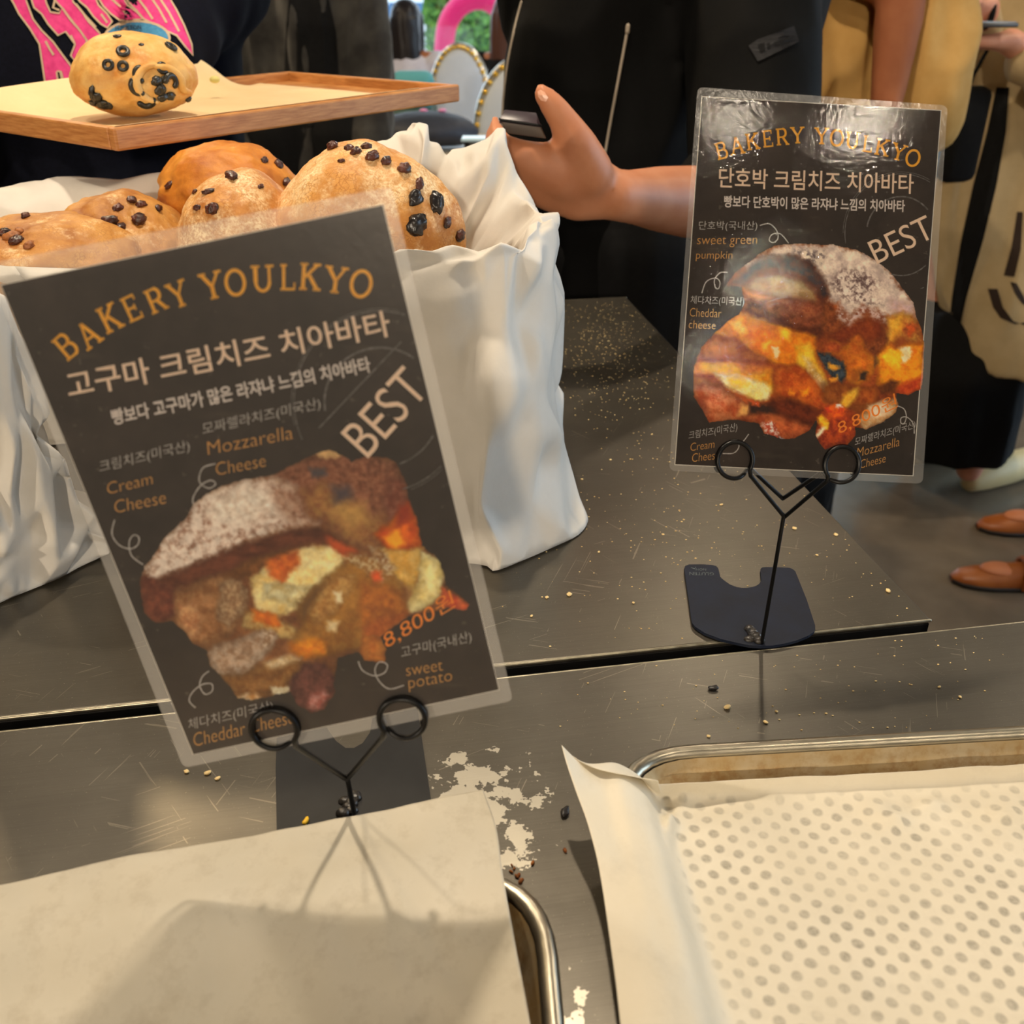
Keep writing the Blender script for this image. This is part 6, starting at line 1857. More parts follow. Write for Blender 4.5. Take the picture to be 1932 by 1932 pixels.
# thumb, standing up beside the case
hd.append(tube(catmull([(*hp(1112, 326, .01), .026), (*hp(1086, 272, -.004), .0215), (*hp(1063, 228, -.010), .0155), (*hp(1040, 196, -.014), .0128), (*hp(1022, 176, -.016), .0096)], 5) and [p[:3] for p in catmull([(*hp(1112, 326, .01), .026), (*hp(1086, 272, -.004), .0215), (*hp(1063, 228, -.010), .0155), (*hp(1040, 196, -.014), .0128), (*hp(1022, 176, -.016), .0096)], 5)],
               [p[3] for p in catmull([(*hp(1112, 326, .01), .026), (*hp(1086, 272, -.004), .0215), (*hp(1063, 228, -.010), .0155), (*hp(1040, 196, -.014), .0128), (*hp(1022, 176, -.016), .0096)], 5)], 14))
# four fingers wrapping the case from below and behind
for k, (a, b, c, d_) in enumerate((((1000, 285, -.012), (958, 272, -.005), (938, 245, .022), (934, 228, .030)), ((992, 300, -.012), (948, 292, -.006), (926, 268, .024), (930, 246, .036)),
                                   ((986, 318, -.008), (944, 314, .0), (924, 294, .028), (932, 270, .040)), ((984, 336, .0), (948, 334, .008), (930, 316, .034), (938, 296, .044)))):
    P = catmull([tuple(hp(*q)) for q in (a, b, c, d_)], 5)
    hd.append(tube(P, [(.0108 - .0003 * i) * (1, 1, .97, .85)[k] for i in range(len(P))], 10))
wr2 = pc.P(-.04, .02, .48); el2 = pc.P(-.07, -.06, .62)
pc.body(arms=[(sh, el, wr, hd), (pc.P(-.13, 0, .80), el2, pc.P(-.04, .0, .49), hand(pc.P(-.04, .0, .49), Vector((0, 0, -1)), Vector((1, 0, 0)), Vector((0, -1, 0)), .3))])
# extra flesh so that forearm and wrist read as one taper
tn = hp(1017, 181, -.030)
bvb = BVHTree.FromPolygons([tuple(v.co + origin(pc.body_o)) for v in pc.body_o.data.vertices], [tuple(p.vertices) for p in pc.body_o.data.polygons])
decal('thumb_nail', [[(1014, 172), (1020, 169), (1028, 174), (1034, 184), (1030, 192), (1021, 190), (1015, 182)]], bvb, M_nail, pc.root, .0008, 3, 1)
# jacket
def cs(py, xl, xr, dy=0.0, ry=.13):
    a = at_y(xl, py, 1.64 + dy); b = at_y(xr, py, 1.64 + dy)
    return ((a.x + b.x) / 2, 1.68 + dy, a.z, (b.x - a.x) / 2, ry)
jk = [ell_rot([cs(620, 985, 1330), cs(520, 960, 1340), cs(430, 950, 1345), cs(330, 944, 1345), cs(220, 944, 1345), cs(120, 955, 1350), cs(0, 985, 1360), cs(-100, 1015, 1370), (pc.x, 1.69, pc.H * .835, .10, .085)], 0)]
s1, e1 = at_y(1425, -70, 1.58), at_y(1425, 230, 1.46)
jk += [tube([s1, s1.lerp(e1, .5), e1], [.108, .102, .096], 20), tube([e1, at_y(1430, 330, 1.40), at_y(1400, 375, 1.35), at_y(1352, 376, 1.29)], [.096, .090, .078, .064], 18), tube([pc.P(.08, 0, .80), s1], [.10, .105], 16)]
jk += [tube([pc.P(-.12, 0, .80), el2], [.07, .07], 16), tube([el2, pc.P(-.04, .0, .50)], [.075, .05], 16)]
pc.cloth('jacket', jk, M_jkt, .014, (7, 7, 3.2), seed=6)
tb = bvh_of(pc.last)
M_pipe = pmat('zip_tape', (150, 138, 122), rough=0.5)
def cloth_line(name, pts, r, mat, parent, bvh):
    P = []
    for x, y, z in catmull([(a, b, 0) for a, b in pts], 8):
        q, n = hit(bvh, x, y)
        if q is not None: P.append(q - ray(x, y).normalized() * r * .6)
    if len(P) > 2: MB().add(tube(P, r, 8)).mk(name, mat, parent)
cloth_line('zip', [(1184, 56), (1176, 100), (1163, 170), (1150, 240), (1137, 316)], .0022, M_pipe, pc.root, tb)
cloth_line('zip_pull', [(1185, 49), (1184, 60)], .0034, M_pipe, pc.root, tb)
cloth_line('piping', [(984, 4), (972, 50), (958, 120), (950, 190), (948, 250)], .0022, M_pipe, pc.root, tb)
M_patch = pmat('rubber_patch', (22, 22, 25), (27, 27, 30), 100, rough=0.5, spec=.2)
pt_ = decal('sleeve_patch', [[(1412, 86), (1430, 74), (1498, 49), (1508, 78), (1430, 116)]], tb, M_patch, pc.root, .003, 8, 1)
decal('patch_mark', [[(1460, 80), (1496, 66), (1497, 70), (1461, 84)], [(1474, 84), (1490, 78), (1491, 81), (1475, 87)], [(1430, 84), (1442, 80), (1444, 94), (1434, 98)], [(1446, 82), (1452, 80), (1454, 88), (1448, 90)]], tb, M_blk, pt_, .0045, 6, 0)
pc.cloth('trousers', [tube([pc.P(.09 * k, 0, .55), pc.P(.12 * k, 0, .3), pc.P(.14 * k, 0, .05)], [.15, .14, .13], 18) for k in (-1, 1)], M_blk, .014, (9, 9, 2), seed=3)
pc.shoes(M_sole)
# the card case itself
cc = thing('card_case', 'dark folded card case in the raised hand of the person in black', 'card case', hp(985, 250, .004))
def quadbox(tl, tr, br, bl, dep):
    F_ = [hp(*q) for q in (tl, tr, br, bl)]
    n = (F_[1] - F_[0]).cross(F_[3] - F_[0]).normalized()
    if n.y < 0: n = -n
    return F_ + [p + n * dep for p in F_], [(0, 1, 2, 3), (7, 6, 5, 4), (0, 4, 5, 1), (1, 5, 6, 2), (2, 6, 7, 3), (3, 7, 4, 0)]
M_case = pmat('card_case_leather', (52, 44, 52), (62, 52, 60), 80, rough=0.35)
M_case2 = pmat('card_case_front', (84, 70, 60), rough=0.5)
MB().add(bevelled(quadbox((944, 226, -.016), (1020, 238, -.016), (1031, 262, -.016), (956, 252, -.016), .008), .0012)).mk('front_flap', M_case2, cc)
MB().add(bevelled(quadbox((940, 224, -.020), (1020, 235, -.020), (1024, 240, -.020), (943, 229, -.020), .012), .0012)).mk('edge_band', M_blk, cc)
MB().add(bevelled(quadbox((952, 206, -.006), (1012, 212, -.006), (1021, 235, -.018), (942, 224, -.018), .006), .001)).mk('top_flap', M_case, cc)

# ---------------------------------------------------------------- person in the khaki shirt
M_khaki = pmat('khaki_cotton', (176, 136, 74), (190, 150, 88), 14, rough=0.85, bmp=.2, bscale=500, spec=.2)
dx_ = at_y(1600, 60, 2.05)
pd = Person('person in a loose khaki shirt and black trousers behind the farther card', dx_.x, 2.08, R(40), 1.66, skin=M_skin3)
elD = at_y(1705, -30, 1.86); wrD = at_y(1672, 200, 1.80)
aD = [(pd.P(-.19, 0, .80), elD, wrD, hand(wrD, Vector((-.1, -.1, -1)), Vector((-1, 0, 0)), Vector((0, -1, 0)), .4)), (pd.P(.19, 0, .80), pd.P(.22, .0, .62), pd.P(.2, .1, .50), hand(pd.P(.2, .1, .5), Vector((0, 0, -1)), Vector((-1, 0, 0)), Vector((0, -1, 0)), .3))]
pd.body(arms=aD)
kh = [ell_rot([pd.sec(-.03, 0, .46, .19, .16), pd.sec(-.02, 0, .56, .20, .16), pd.sec(-.01, 0, .68, .20, .15), pd.sec(0, 0, .78, .19, .13), pd.sec(0, 0, .83, .12, .09)], pd.face)]
s3, e3 = at_y(1745, -60, 1.95), at_y(1742, 205, 1.88)
kh += [tube([s3, s3.lerp(e3, .5), e3], [.075, .085, .078], 18), tube([pd.P(.05, 0, .79), s3], [.10, .075], 16), tube([pd.P(-.17, 0, .80), pd.P(-.2, .02, .66)], [.09, .085], 16)]
pd.cloth('shirt', kh, M_khaki, .024, (8, 8, 4), seed=8)
pd.cloth('trousers', [tube([pd.P(.07 * k, 0, .55), pd.P(.07 * k, 0, .46), pd.P(.07 * k, 0, .3), pd.P(.08 * k, 0, .05)], [.115, .115, .095, .09], 18) for k in (-1, 1)], M_blk, .01, (10, 10, 3))
pd.shoes(M_sole)

# ---------------------------------------------------------------- person in the long oatmeal cardigan, looking at a phone
M_oat = pmat('oatmeal_knit', (186, 164, 124), (200, 178, 138), 12, rough=0.9, bmp=.3, bscale=400, spec=.2)
ex_ = at_y(1905, 300, 2.5)
pe = Person('person in a long oatmeal cardigan over black, holding a phone at the right edge', ex_.x, 2.52, R(-62), 1.62, skin=M_skin2)
hE = at_y(1850, 62, 2.22); wE = at_y(1905, 62, 2.26); hE2 = at_y(1800, 40, 2.20)
w1 = at_y(1905, 78, 2.24); w2 = at_y(1862, 22, 2.30)
aE = [(pe.P(.19, 0, .80), pe.P(.24, .02, .63), w1, hand(w1, Vector((-1, -.1, -.02)), Vector((0, .1, 1)), Vector((0, 1, .3)), .35, 1.05)),
      (pe.P(-.19, 0, .80), pe.P(-.24, .04, .64), w2, hand(w2, Vector((-1, -.25, -.22)), Vector((0, -.6, -.7)), Vector((-.2, -1, .2)), .55, 1.05))]
pe.body(arms=aE, foot_off=-.21)
kn = [ell_rot([(*at_y(1916, 672, 2.5).xy, at_y(1916, 672, 2.5).z, .19, .21), (*at_y(1914, 600, 2.5).xy, at_y(1914, 600, 2.5).z, .185, .20), pe.sec(0, 0, .45, .15, .17), pe.sec(0, 0, .6, .135, .165), pe.sec(0, 0, .72, .135, .18), pe.sec(0, 0, .79, .13, .17), pe.sec(0, 0, .835, .08, .10)], 0)]
kn += [tube([pe.P(.18, 0, .80), pe.P(.24, .02, .63)], [.085, .08], 16), tube([pe.P(.24, .02, .63), pe.P(.24, .02, .63).lerp(w1, .8)], [.078, .05], 16), tube([pe.P(-.18, 0, .80), pe.P(-.24, .04, .64)], [.085, .08], 16), tube([pe.P(-.24, .04, .64), pe.P(-.24, .04, .64).lerp(w2, .85)], [.078, .048], 16)]
pe.cloth('cardigan', kn, M_oat, .020, (9, 9, 2.4), seed=11)
tb = bvh_of(pe.last)
decal('black_dress_front', [[(1880, 165), (1904, 165), (1898, 250), (1880, 350), (1856, 450), (1824, 560), (1806, 640), (1788, 640), (1796, 560), (1812, 460), (1836, 350), (1862, 250)]], tb, M_blk, pe.root, .004, 10, 2)
M_strap = pmat('brown_strap', (48, 32, 22), rough=0.6)
for poly in ([(1919, 400), (1930, 400), (1926, 470), (1914, 522), (1894, 520), (1908, 470)], [(1864, 545), (1882, 545), (1892, 580), (1912, 606), (1945, 618), (1945, 606), (1915, 612), (1888, 600), (1874, 580)], [(1906, 532), (1918, 534), (1932, 560), (1940, 580), (1928, 572), (1914, 552)]):
    decal('cardigan_strap', [poly], tb, M_strap, pe.root, .004, 10, 1)
pe.cloth('skirt', [ell_rot([pe.sec(0, .0, .078, .20, .17), pe.sec(0, 0, .16, .20, .17), pe.sec(0, 0, .24, .18, .15), pe.sec(0, 0, .32, .13, .12)], pe.face)], M_blk, .010, (9, 9, 2))
M_cream = pmat('cream_shoe', (222, 202, 150), (214, 192, 138), 20, rough=0.5)
pe.shoes(M_cream, -.20)
ph = thing('phone', 'dark phone in the hands of the person in the cardigan', 'phone', at_y(1835, 48, 2.2))
q0 = at_y(1838, 46, 2.20)
MB().add(bevelled(box(q0.x, q0.y, q0.z, .15, .072, .009, R(8)), .003)).mk('phone_body', pmat('phone_case', (70, 66, 64), rough=.3), ph)
MB().add(box(q0.x, q0.y, q0.z + .005, .14, .064, .001, R(8))).mk('screen', pmat('phone_screen', (150, 170, 190), rough=.1), ph)
MB().add(tube(el_ and [w2 + Vector((.0, math.cos(t) * .030, math.sin(t) * .030)) for t in np.linspace(0, 6.283, 20, endpoint=False)], .006, 8, closed=True)).mk('hair_tie', M_blk, pe.root)
# black shoulder bag hanging at the cardigan
sb = thing('shoulder_bag', 'small black bag hanging on a thin cord beside the oatmeal cardigan', 'bag', at_y(1815, 300, 2.30))
MB().add(bevelled(box(*at_y(1818, 255, 2.30), .085, .05, .20, .3), .02)).mk('pouch', M_blk, sb)
MB().add(tube([at_y(1818, 190, 2.30), at_y(1838, 140, 2.28), at_y(1868, 85, 2.27)], .004, 8)).mk('cord', M_blk, sb)

# ---------------------------------------------------------------- person in brown strap shoes (only the shoes are in view)
M_brown = pmat('brown_leather', (172, 98, 42), (156, 84, 34), 20, rough=0.4, bmp=.1, bscale=200)
f1 = on_z(1796, 1082, .02); f2 = on_z(1846, 985, .02)
pf = Person('person in brown strap shoes with gold buckles at the right edge', f1.x + .80, (f1.y + f2.y) / 2 + .02, R(-84), 1.62)
pf.body(legs=False, arms=[(pf.P(.185 * k, 0, .80), pf.P(.21 * k, 0, .62), pf.P(.2 * k, .05, .49), hand(pf.P(.2 * k, .05, .49), Vector((0, 0, -1)), Vector((-k, 0, 0)), Vector((0, -1, 0)), .3)) for k in (-1, 1)])
pf.cloth('coat', [ell_rot([pf.sec(0, 0, .28, .2, .15), pf.sec(0, 0, .5, .19, .14), pf.sec(0, 0, .7, .18, .14), pf.sec(0, 0, .8, .17, .11), pf.sec(0, 0, .84, .09, .08)], pf.face)] + [tube([pf.P(.17 * k, 0, .80), pf.P(.21 * k, 0, .62), pf.P(.2 * k, .05, .50)], [.08, .075, .055], 16) for k in (-1, 1)], M_navy, .012)
an1, an2 = Vector((f1.x + .23, f1.y - .03, .09)), Vector((f2.x + .23, f2.y - .01, .09))
pf.cloth('trousers', [tube([pf.P(.08 * k, 0, .52), pf.P(.08 * k, .08, .36), (pf.P(.08 * k, .06, .3) + a_) / 2, a_], [.12, .105, .075, .05], 18) for k, a_ in ((-1, an1), (1, an2))], M_blk, .01, (10, 10, 3))
def strap_shoe(tip, dirv):
    d = Vector(dirv).normalized(); s = Vector((-d.y, d.x, 0))
    prof = [(0.0, .012, .016, .018), (.02, .030, .030, .022), (.055, .040, .038, .026), (.09, .042, .046, .026), (.15, .036, .060, .024), (.20, .034, .066, .026), (.24, .026, .062, .026), (.252, .012, .05, .022)]
    rings = []
    for a, hw, top, mid in prof:
        c = tip + d * a
        rings.append([Vector((c.x, c.y, 0)) + s * (hw * math.cos(t)) + Vector((0, 0, .008 + (top - .008) * max(0, math.sin(t)) ** .8 if math.sin(t) > 0 else .008 * (1 + math.sin(t)))) for t in [2 * math.pi * k / 20 for k in range(20)]])
    o = MB().add(loft(rings, caps=True)).mk('shoe', M_brown, pf.root)
    so = [Vector((r[k].x, r[k].y, z)) for z in (.001,) for r in [rings[0]] for k in range(1)]
    MB().add(loft([[Vector((p.x, p.y, .002)) for p in [ (tip + d * a) + s * hw * 1.06 for a, hw, _, _ in prof] + [(tip + d * a) - s * hw * 1.06 for a, hw, _, _ in reversed(prof)]], [Vector((p.x, p.y, .012)) for p in [(tip + d * a) + s * hw * 1.06 for a, hw, _, _ in prof] + [(tip + d * a) - s * hw * 1.06 for a, hw, _, _ in reversed(prof)]]], caps=True)).mk('sole', M_sole, o)
    c = tip + d * .105
    # open instep showing the foot, strap and buckle
    MB().add(sphere(Vector((c.x, c.y, .040)), .046, .029, .014, 18, 10, Matrix.Rotation(math.atan2(d.y, d.x), 3, 'Z'))).mk('instep', pmat('foot_skin', (206, 128, 84), rough=.5), o)
    c2 = tip + d * .155
    MB().add(tube([Vector((c2.x, c2.y, .0)) + s * (.039 * math.cos(t)) + Vector((0, 0, .02 + .050 * math.sin(t))) for t in np.linspace(-.2, math.pi + .2, 14)], .0062, 8)).mk('strap', M_brown, o)
    c3 = Vector((c2.x, c2.y, .045)) - s * .036 * (1 if s.y > 0 else -1)
    MB().add(bevelled(box(c3.x, c3.y, c3.z, .014, .008, .016, math.atan2(d.y, d.x)), .002)).mk('buckle', pmat('gold_buckle', (220, 170, 60), rough=.25, metal=1), o)
strap_shoe(Vector((f1.x, f1.y, 0)), (1, -.12, 0)); strap_shoe(Vector((f2.x, f2.y, 0)), (1, -.05, 0))

# ---------------------------------------------------------------- seated guests by the window
M_whitetop = pmat('white_top', (226, 222, 232), (212, 208, 222), 20, rough=0.8)
gx = at_y(768, 90, 6.0)
pg = Person('seated person with long dark hair and a white top by the window', gx.x, 6.0, R(170), 1.58, hair_len=.46, seat=.36, voxel=.012)
pg.body(arms=[(pg.P(.18 * k, 0, .80), pg.P(.22 * k, .06, .64), pg.P(.15 * k, .25, .60), hand(pg.P(.15 * k, .25, .60), pg.fw, Vector((0, 0, -1)), -pg.rt * k, .3)) for k in (-1, 1)])
pg.cloth('top', [ell_rot([pg.sec(0, 0, .48, .17, .13), pg.sec(0, 0, .6, .15, .12), pg.sec(0, 0, .72, .17, .13), pg.sec(0, 0, .79, .18, .12), pg.sec(0, 0, .835, .1, .08)], pg.face)] + [tube([pg.P(.17 * k, 0, .80), pg.P(.22 * k, .06, .65)], [.08, .065], 14) for k in (-1, 1)], M_whitetop, .01, voxel=.014)
pg.cloth('trousers', [tube([pg.P(.085 * k, 0, .50), pg.P(.11 * k, .24, .51), pg.P(.11 * k, .42, .50), Vector((*pg.P(.11 * k, .40, 0).xy, .12))], [.11, .095, .08, .06], 16) for k in (-1, 1)], M_char, .006, voxel=.014)
hx = at_y(965, 90, 5.0)
phn = Person('seated person with brown hair and black clothes, half hidden behind the black jacket', hx.x, 5.0, R(150), 1.56, hair=M_hair_br, hair_len=.26, seat=.42, voxel=.012)
phn.body(arms=[(phn.P(.18 * k, 0, .80), phn.P(.22 * k, .06, .64), phn.P(.15 * k, .25, .60), hand(phn.P(.15 * k, .25, .60), phn.fw, Vector((0, 0, -1)), -phn.rt * k, .3)) for k in (-1, 1)])
phn.cloth('top', [ell_rot([phn.sec(0, 0, .48, .18, .14), phn.sec(0, 0, .6, .17, .13), phn.sec(0, 0, .72, .18, .13), phn.sec(0, 0, .79, .18, .12), phn.sec(0, 0, .835, .1, .08)], phn.face)] + [tube([phn.P(.17 * k, 0, .80), phn.P(.22 * k, .06, .65), phn.P(.16 * k, .22, .605)], [.08, .07, .05], 14) for k in (-1, 1)], M_blk, .01, voxel=.014)
phn.cloth('trousers', [tube([phn.P(.085 * k, 0, .50), phn.P(.11 * k, .24, .51), phn.P(.11 * k, .42, .50), Vector((*phn.P(.11 * k, .40, 0).xy, .12))], [.11, .095, .08, .06], 16) for k in (-1, 1)], M_blk, .006, voxel=.014)
jx = at_y(432, 90, 5.2)
pj = Person('seated person with a beige cap far behind the navy sweatshirt sleeve', jx.x, 5.2, R(20), 1.56, hair_len=.1, seat=.38, voxel=.012)
pj.body(arms=[(pj.P(.18 * k, 0, .80), pj.P(.22 * k, .06, .64), pj.P(.15 * k, .25, .60), hand(pj.P(.15 * k, .25, .60), pj.fw, Vector((0, 0, -1)), -pj.rt * k, .3)) for k in (-1, 1)])
M_beige = pmat('beige_cap', (196, 178, 148), rough=.8)
pj.cloth('cap', [sphere(pj.P(0, 0.005, .965), .095, .105, .085, 20, 12), tube([pj.P(-.05, .09, .95), pj.P(0, .14, .945), pj.P(.05, .09, .95)], .014, 10)], M_beige, .002)
pj.cloth('top', [ell_rot([pj.sec(0, 0, .48, .17, .13), pj.sec(0, 0, .72, .17, .13), pj.sec(0, 0, .79, .18, .12), pj.sec(0, 0, .835, .1, .08)], pj.face)] + [tube([pj.P(.17 * k, 0, .80), pj.P(.22 * k, .06, .65)], [.08, .065], 14) for k in (-1, 1)], pmat('brown_top', (120, 74, 56)), .01, voxel=.014)
pj.cloth('trousers', [tube([pj.P(.085 * k, 0, .50), pj.P(.11 * k, .24, .51), pj.P(.11 * k, .42, .50), Vector((*pj.P(.11 * k, .40, 0).xy, .12))], [.11, .095, .08, .06], 16) for k in (-1, 1)], M_char, .006, voxel=.014)

# ================================================================ chairs, table and bags behind
M_gold = pmat('gold_trim', (236, 176, 40), (250, 214, 110), 120, rough=0.22, metal=0.9)
M_seatw = pmat('pale_upholstery', (196, 208, 226), (206, 216, 232), 10, rough=0.6)
def oval_chair(label, cx, cy, face, zc, rx, rz):
    root = thing('banquet_chair', label, 'chair', (cx, cy, 0), 'oval backed chairs by the window')
    fw = Vector((math.sin(face), -math.cos(face), 0)); rt = Vector((math.cos(face), math.sin(face), 0))
    c = Vector((cx, cy, zc))
    loop = [c + rt * (rx * math.cos(t)) + Vector((0, 0, rz * math.sin(t))) for t in np.linspace(0, 2 * math.pi, 40, endpoint=False)]
    rings = []
    for k in range(8):
        t = math.pi * k / 7
        rings.append([c + (p - c) * (.55 + .44 * math.sin(t) ** .5 if 0 < k < 7 else .4) - fw * (.03 * math.cos(t)) for p in loop])
    MB().add(loft(rings, caps=True)).mk('backrest', M_seatw, root)
    fr = MB().add(tube(loop, .018, 10, closed=True)).mk('back_frame', pmat('frame_silver', (206, 204, 196), rough=.25, metal=.8), root)
    bd = MB()
    for i in range(40):
        a = loop[i]
        if i % 1 == 0: bd.add(sphere(a - fw * .016, .011, .011, .011, 8, 6)); bd.add(sphere(a + fw * .016, .011, .011, .011, 8, 6))
    bd.mk('gold_studding', M_gold, fr)
    s0 = Vector((cx, cy, .45)) + fw * .24
    MB().add(bevelled(box(s0.x, s0.y, .44, .44, .44, .08, face), .03, 3)).mk('seat', M_seatw, root)
    for a in (-.18, .18):
        for b in (.05, .43):
            p = Vector((cx, cy, 0)) + rt * a + fw * b
            MB().add(tube([(p.x, p.y, .42), (p.x, p.y, .01)], .014, 10)).mk('leg', M_gold, root)
    for a in (-.10, .10):
        p = Vector((cx, cy, 0)) + rt * a
        MB().add(tube([(p.x, p.y, .42), (p.x, p.y, zc - rz * .8)], .012, 8)).mk('back_post', M_gold, root)
    return root
c1 = at_y(869, 175, 4.75); oval_chair('pale blue oval backed chair with gold studs in front of the pink arch', c1.x, 4.75, R(-15), .76, .135, .24)
c2 = at_y(990, 235, 3.9); oval_chair('oval backed chair with gold studs, partly behind the black jacket', c2.x, 3.9, R(170), .74, .18, .27)
ty = 3.2
t0 = at_y(700, 292, ty); t1 = at_y(905, 272, ty)
tab = thing('cafe_table', 'cream topped table with the dark bag on it, behind the bread', 'table', ((t0.x + t1.x) / 2, ty + .3, 0))
MB().add(bevelled(box((t0.x + t1.x) / 2, ty + .3, .755, t1.x - t0.x + .1, .6, .03), .006)).mk('tabletop', pmat('table_cream', (206, 196, 172), rough=.4), tab)
MB().add(tube([((t0.x + t1.x) / 2, ty + .3, .74), ((t0.x + t1.x) / 2, ty + .3, .03)], .035, 14)).mk('pedestal', M_dark, tab)
MB().add(tube([((t0.x + t1.x) / 2, ty + .3, .005), ((t0.x + t1.x) / 2, ty + .3, .02)], .22, 24)).mk('foot_disc', M_dark, tab)
M_bagn = pmat('navy_nylon', (30, 36, 50), (40, 46, 62), 8, rough=.6, bmp=.3, bscale=20, bdist=.01)
db = thing('backpack', 'dark navy bag with an orange tag lying on the cream table', 'bag', ((t0.x + t1.x) / 2, ty + .25, .772))
bc = at_y(800, 252, ty + .22)
co, no, f = fuse([sphere((bc.x, ty + .25, .83), .17, .14, .055, 24, 14), sphere((bc.x - .07, ty + .25, .825), .11, .12, .05, 20, 12), sphere((bc.x + .08, ty + .25, .82), .10, .11, .042, 20, 12)], .008, 5)
v = [Vector(p) for p in co]; v = [Vector((p.x, p.y, max(p.z, .774))) for p in v]
mk('bag_body', v, f, M_bagn, db)
ot_ = at_y(727, 241, ty + .13)
MB().add(bevelled(box(ot_.x + .005, ot_.y, ot_.z, .022, .012, .012), .003)).mk('orange_tag', pmat('orange_tag', (255, 120, 20), rough=.5), db)
for q in ((800, 222), (835, 222)):
    p = at_y(q[0], q[1], ty + .27)
    MB().add(sphere((p.x, p.y, .885), .014, .01, .006, 10, 8)).mk('pink_tab', pmat('pink_tab', (230, 150, 200)), db)
tp = at_y(905, 262, 2.6)
tb2 = thing('tablet', 'pale screened tablet on a dark box beside the raised hand', 'tablet', tp)
MB().add(bevelled(box(tp.x, tp.y, tp.z, .09, .07, .008), .003)).mk('screen', pmat('tablet_screen', (190, 220, 240), rough=.2), tb2)
st2 = thing('counter_box', 'dark box on a slim post holding the tablet', 'box', (tp.x, tp.y, 0))
MB().add(box(tp.x, tp.y, tp.z - .026, .075, .06, .042)).mk('box_body', M_dark, st2)
MB().add(tube([(tp.x, tp.y, tp.z - .05), (tp.x, tp.y, .01)], .02, 10)).mk('post', M_dark, st2)
# green upholstered bench and teal cushion glimpsed under the tray
bp = at_y(738, 218, 3.75)
bn = thing('bench', 'dark green ribbed bench seen under the wooden tray', 'bench', (bp.x, 4.06, 0))
MB().add(bevelled(box(bp.x, 4.06, bp.z - .05, .26, .4, .10), .02)).mk('seat_pad', pmat('green_pad', (56, 78, 64), (70, 92, 76), 30, rough=.7, stretch=(30, 1, 1)), bn)
MB().add(box(bp.x, 4.06, (bp.z - .10) / 2, .22, .36, bp.z - .10)).mk('bench_base', M_dark, bn)
cp = at_y(776, 208, 3.9)
tag(MB().add(bevelled(box(cp.x, 4.0, bp.z + .06, .16, .1, .13), .03, 3)).mk('cushion', pmat('teal_cushion', (90, 170, 180), rough=.7), loc=(cp.x, 4.0, bp.z)), 'small teal cushion on the green bench', 'cushion')
# turquoise display cabinet behind the khaki shirt
M_turq = pmat('turquoise_panel', (40, 176, 206), (52, 190, 218), 3, rough=.4)
k0 = at_y(1752, 300, 3.6); k1 = at_y(1905, 300, 3.6)
kc = thing('display_cabinet', 'turquoise display cabinet behind the khaki shirt', 'cabinet', ((k0.x + k1.x) / 2, 3.75, 0))
kw = k1.x - k0.x
MB().add(bevelled(box((k0.x + k1.x) / 2, 3.8, .50, kw, .4, .98), .01)).mk('cabinet_body', M_turq, kc, smooth=False)
zt = at_y(1800, 205, 3.6).z; zl = at_y(1800, 358, 3.6).z
MB().add(box((k0.x + k1.x) / 2, 3.94, 1.25, kw, .06, .5)).mk('back_panel', M_turq, kc, smooth=False)
MB().add(box((k0.x + k1.x) / 2, 3.595, zl, kw + .02, .03, .05)).mk('ledge', M_white, kc, smooth=False)
MB().add(box(k0.x + .05, 3.59, .82, .10, .012, .36)).mk('dark_pillar', pmat('deep_teal', (20, 90, 120), rough=.4), kc, smooth=False)
for zz in (.80, .88): MB().add(box((k0.x + k1.x) / 2, 3.597, zz, kw, .004, .006)).mk('groove', pmat('groove_teal', (24, 120, 150)), kc, smooth=False)

# ================================================================ crumbs and flakes on the counters
M_crumb = pmat('crumb_pale', (236, 214, 160), (222, 184, 116), 300, rough=.8)
M_crumb_o = pmat('crumb_orange', (232, 150, 50), (220, 128, 40), 300, rough=.8)
M_flake = pmat('burnt_flake', (16, 14, 14), (34, 28, 26), 200, rough=.4)
rng = random.Random(12)
def chip(p, s, flat=.5, k=6):
    so = Vector((rng.random() * 20, rng.random() * 20, 0))
    v, f = sphere((0, 0, 0), s, s * rng.uniform(.45, .9), s * flat, 8, 6, Matrix.Rotation(rng.random() * 3, 3, 'Z'))
    v = [p + q * (1 + .5 * noise.noise(q / s * 1.6 + so)) + Vector((0, 0, s * flat * .8)) for q in v]
    return v, f
tmpl = None
spots = [(858, 1430 - 330, 0)]
big = [(1361, 953, .0016), (1499, 998, .0020), (1577, 1010, .0020), (1541, 1048, .0014), (1675, 1116, .0024), (1074, 1123, .0024), (1032, 1128, .0016), (1195, 1138, .0013), (1003, 1163, .0013), (1251, 1009, .0013), (1130, 1042, .0012), (1290, 981, .0010), (1372, 1336, .0024), (1444, 1364, .0018), (1772, 1297, .0012), (1811, 1316, .0014), (1465, 1343, .0011), (1337, 1390, .0013), (352, 1457, .0018), (392, 1460, .0022), (411, 1470, .0018), (1098, 905, .0014), (1152, 868, .0013), (1230, 820, .0013)]
first = None
for (x, y, s) in big:
    p = on_z(x, y, CT + .0002)
    if first is None:
        o = mk('bread_crumb', *chip(p, .0016), M_crumb, loc=p); first = o
    else:
        o = first.copy(); COL.objects.link(o)
    o.location = p; k = s / .0016; o.scale = (k, k, k); o.rotation_euler = (0, 0, rng.random() * 6)
    tag(o, 'pale bread crumb lying loose on the steel counter top', 'crumb', 'loose crumbs on the counters')
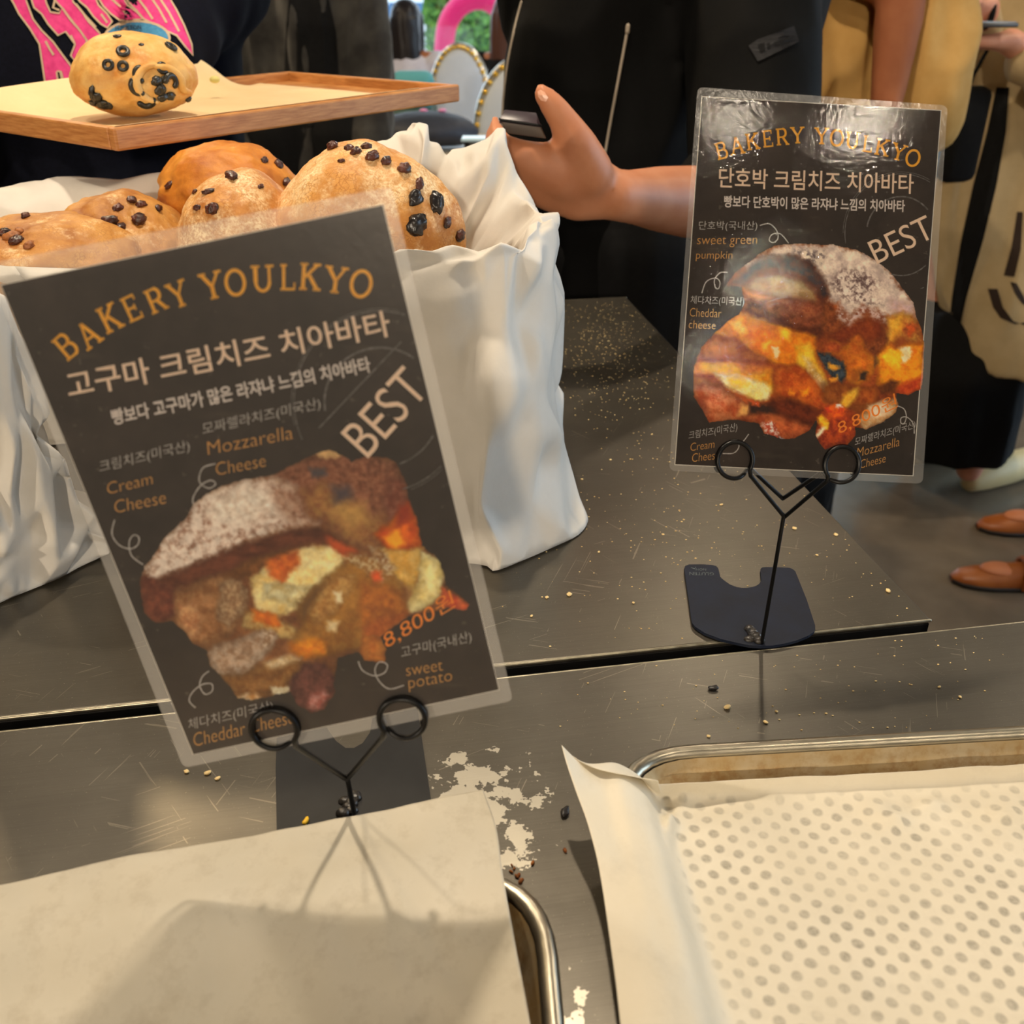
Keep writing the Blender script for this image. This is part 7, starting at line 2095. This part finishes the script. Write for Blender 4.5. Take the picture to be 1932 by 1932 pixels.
for (x, y, s, lab) in ((1066, 1534, .0042, 'black curled flake on the steel beside the right parchment'), (1345, 1300, .0036, 'black flake on the near counter in the shadow of the farther card'),):
    p = on_z(x, y, CT + .0004)
    mb = MB()
    vf = sphere((0, 0, 0), s, s * .55, s * .35, 14, 9, Matrix.Rotation(1.3 if x < 1200 else .2, 3, 'Z'))
    so = Vector((x, y, 0))
    mb.add(([p + q * (1 + .55 * noise.noise(q / s * 2 + so)) + Vector((0, 0, s * .3)) for q in vf[0]], vf[1]))
    tag(mb.mk('burnt_flake', M_flake, loc=p), lab, 'flake')
p = on_z(577, 1551, CT + .0035)
tag(MB().add(chip(p, .0030, .4)).mk('yellow_shred', pmat('yellow_shred', (240, 190, 30), rough=.5), loc=p), 'yellow shred of cheese on the plate of the nearer sign stand', 'crumb')
bc = MB()
for (x, y) in ((966, 1634), (970, 1640), (975, 1655), (982, 1664), (1005, 1630), (964, 1646), (979, 1652), (1066, 1606), (985, 1660)):
    bc.add(chip(on_z(x, y, CT + .0003), rng.uniform(.0010, .0018), .6))
tag(bc.mk('brown_crumbs', pmat('crumb_brown', (160, 96, 36), (120, 66, 24), 300, rough=.8), loc=on_z(970, 1645, CT)), 'scatter of brown crumbs between the two baking trays', 'crumbs', kind='stuff')
dust = MB()
for k in range(1500):
    t = rng.random()
    if t < .62: x, y = rng.gauss(1150, 70), rng.gauss(640, 70)
    elif t < .85: x, y = rng.gauss(1260, 150), rng.gauss(900, 130)
    else: x, y = rng.uniform(1000, 1900), rng.uniform(1000, 1380)
    p = on_z(x, y, CT + .0001)
    q = p - Vector((B_R.x, B_R.y, CT))
    a, b = q.dot(TS), q.dot(TD)
    if not ((-1.6 < a < -.004 and b > .004 and b < .8) or (b < gap - .004)): continue
    if p.y < on_z(x, 1380, CT).y: continue
    s = rng.uniform(.0003, .0009) * (1.3 if rng.random() < .1 else 1)
    v, f = sphere(p + Vector((0, 0, s * .4)), s, s * .7, s * .4, 5, 4)
    dust.add((v, f))
tag(dust.mk('crumb_dust', M_crumb, loc=on_z(1150, 640, CT)), 'fine flour and crumb dust sprinkled over the far counter', 'crumbs', kind='stuff')
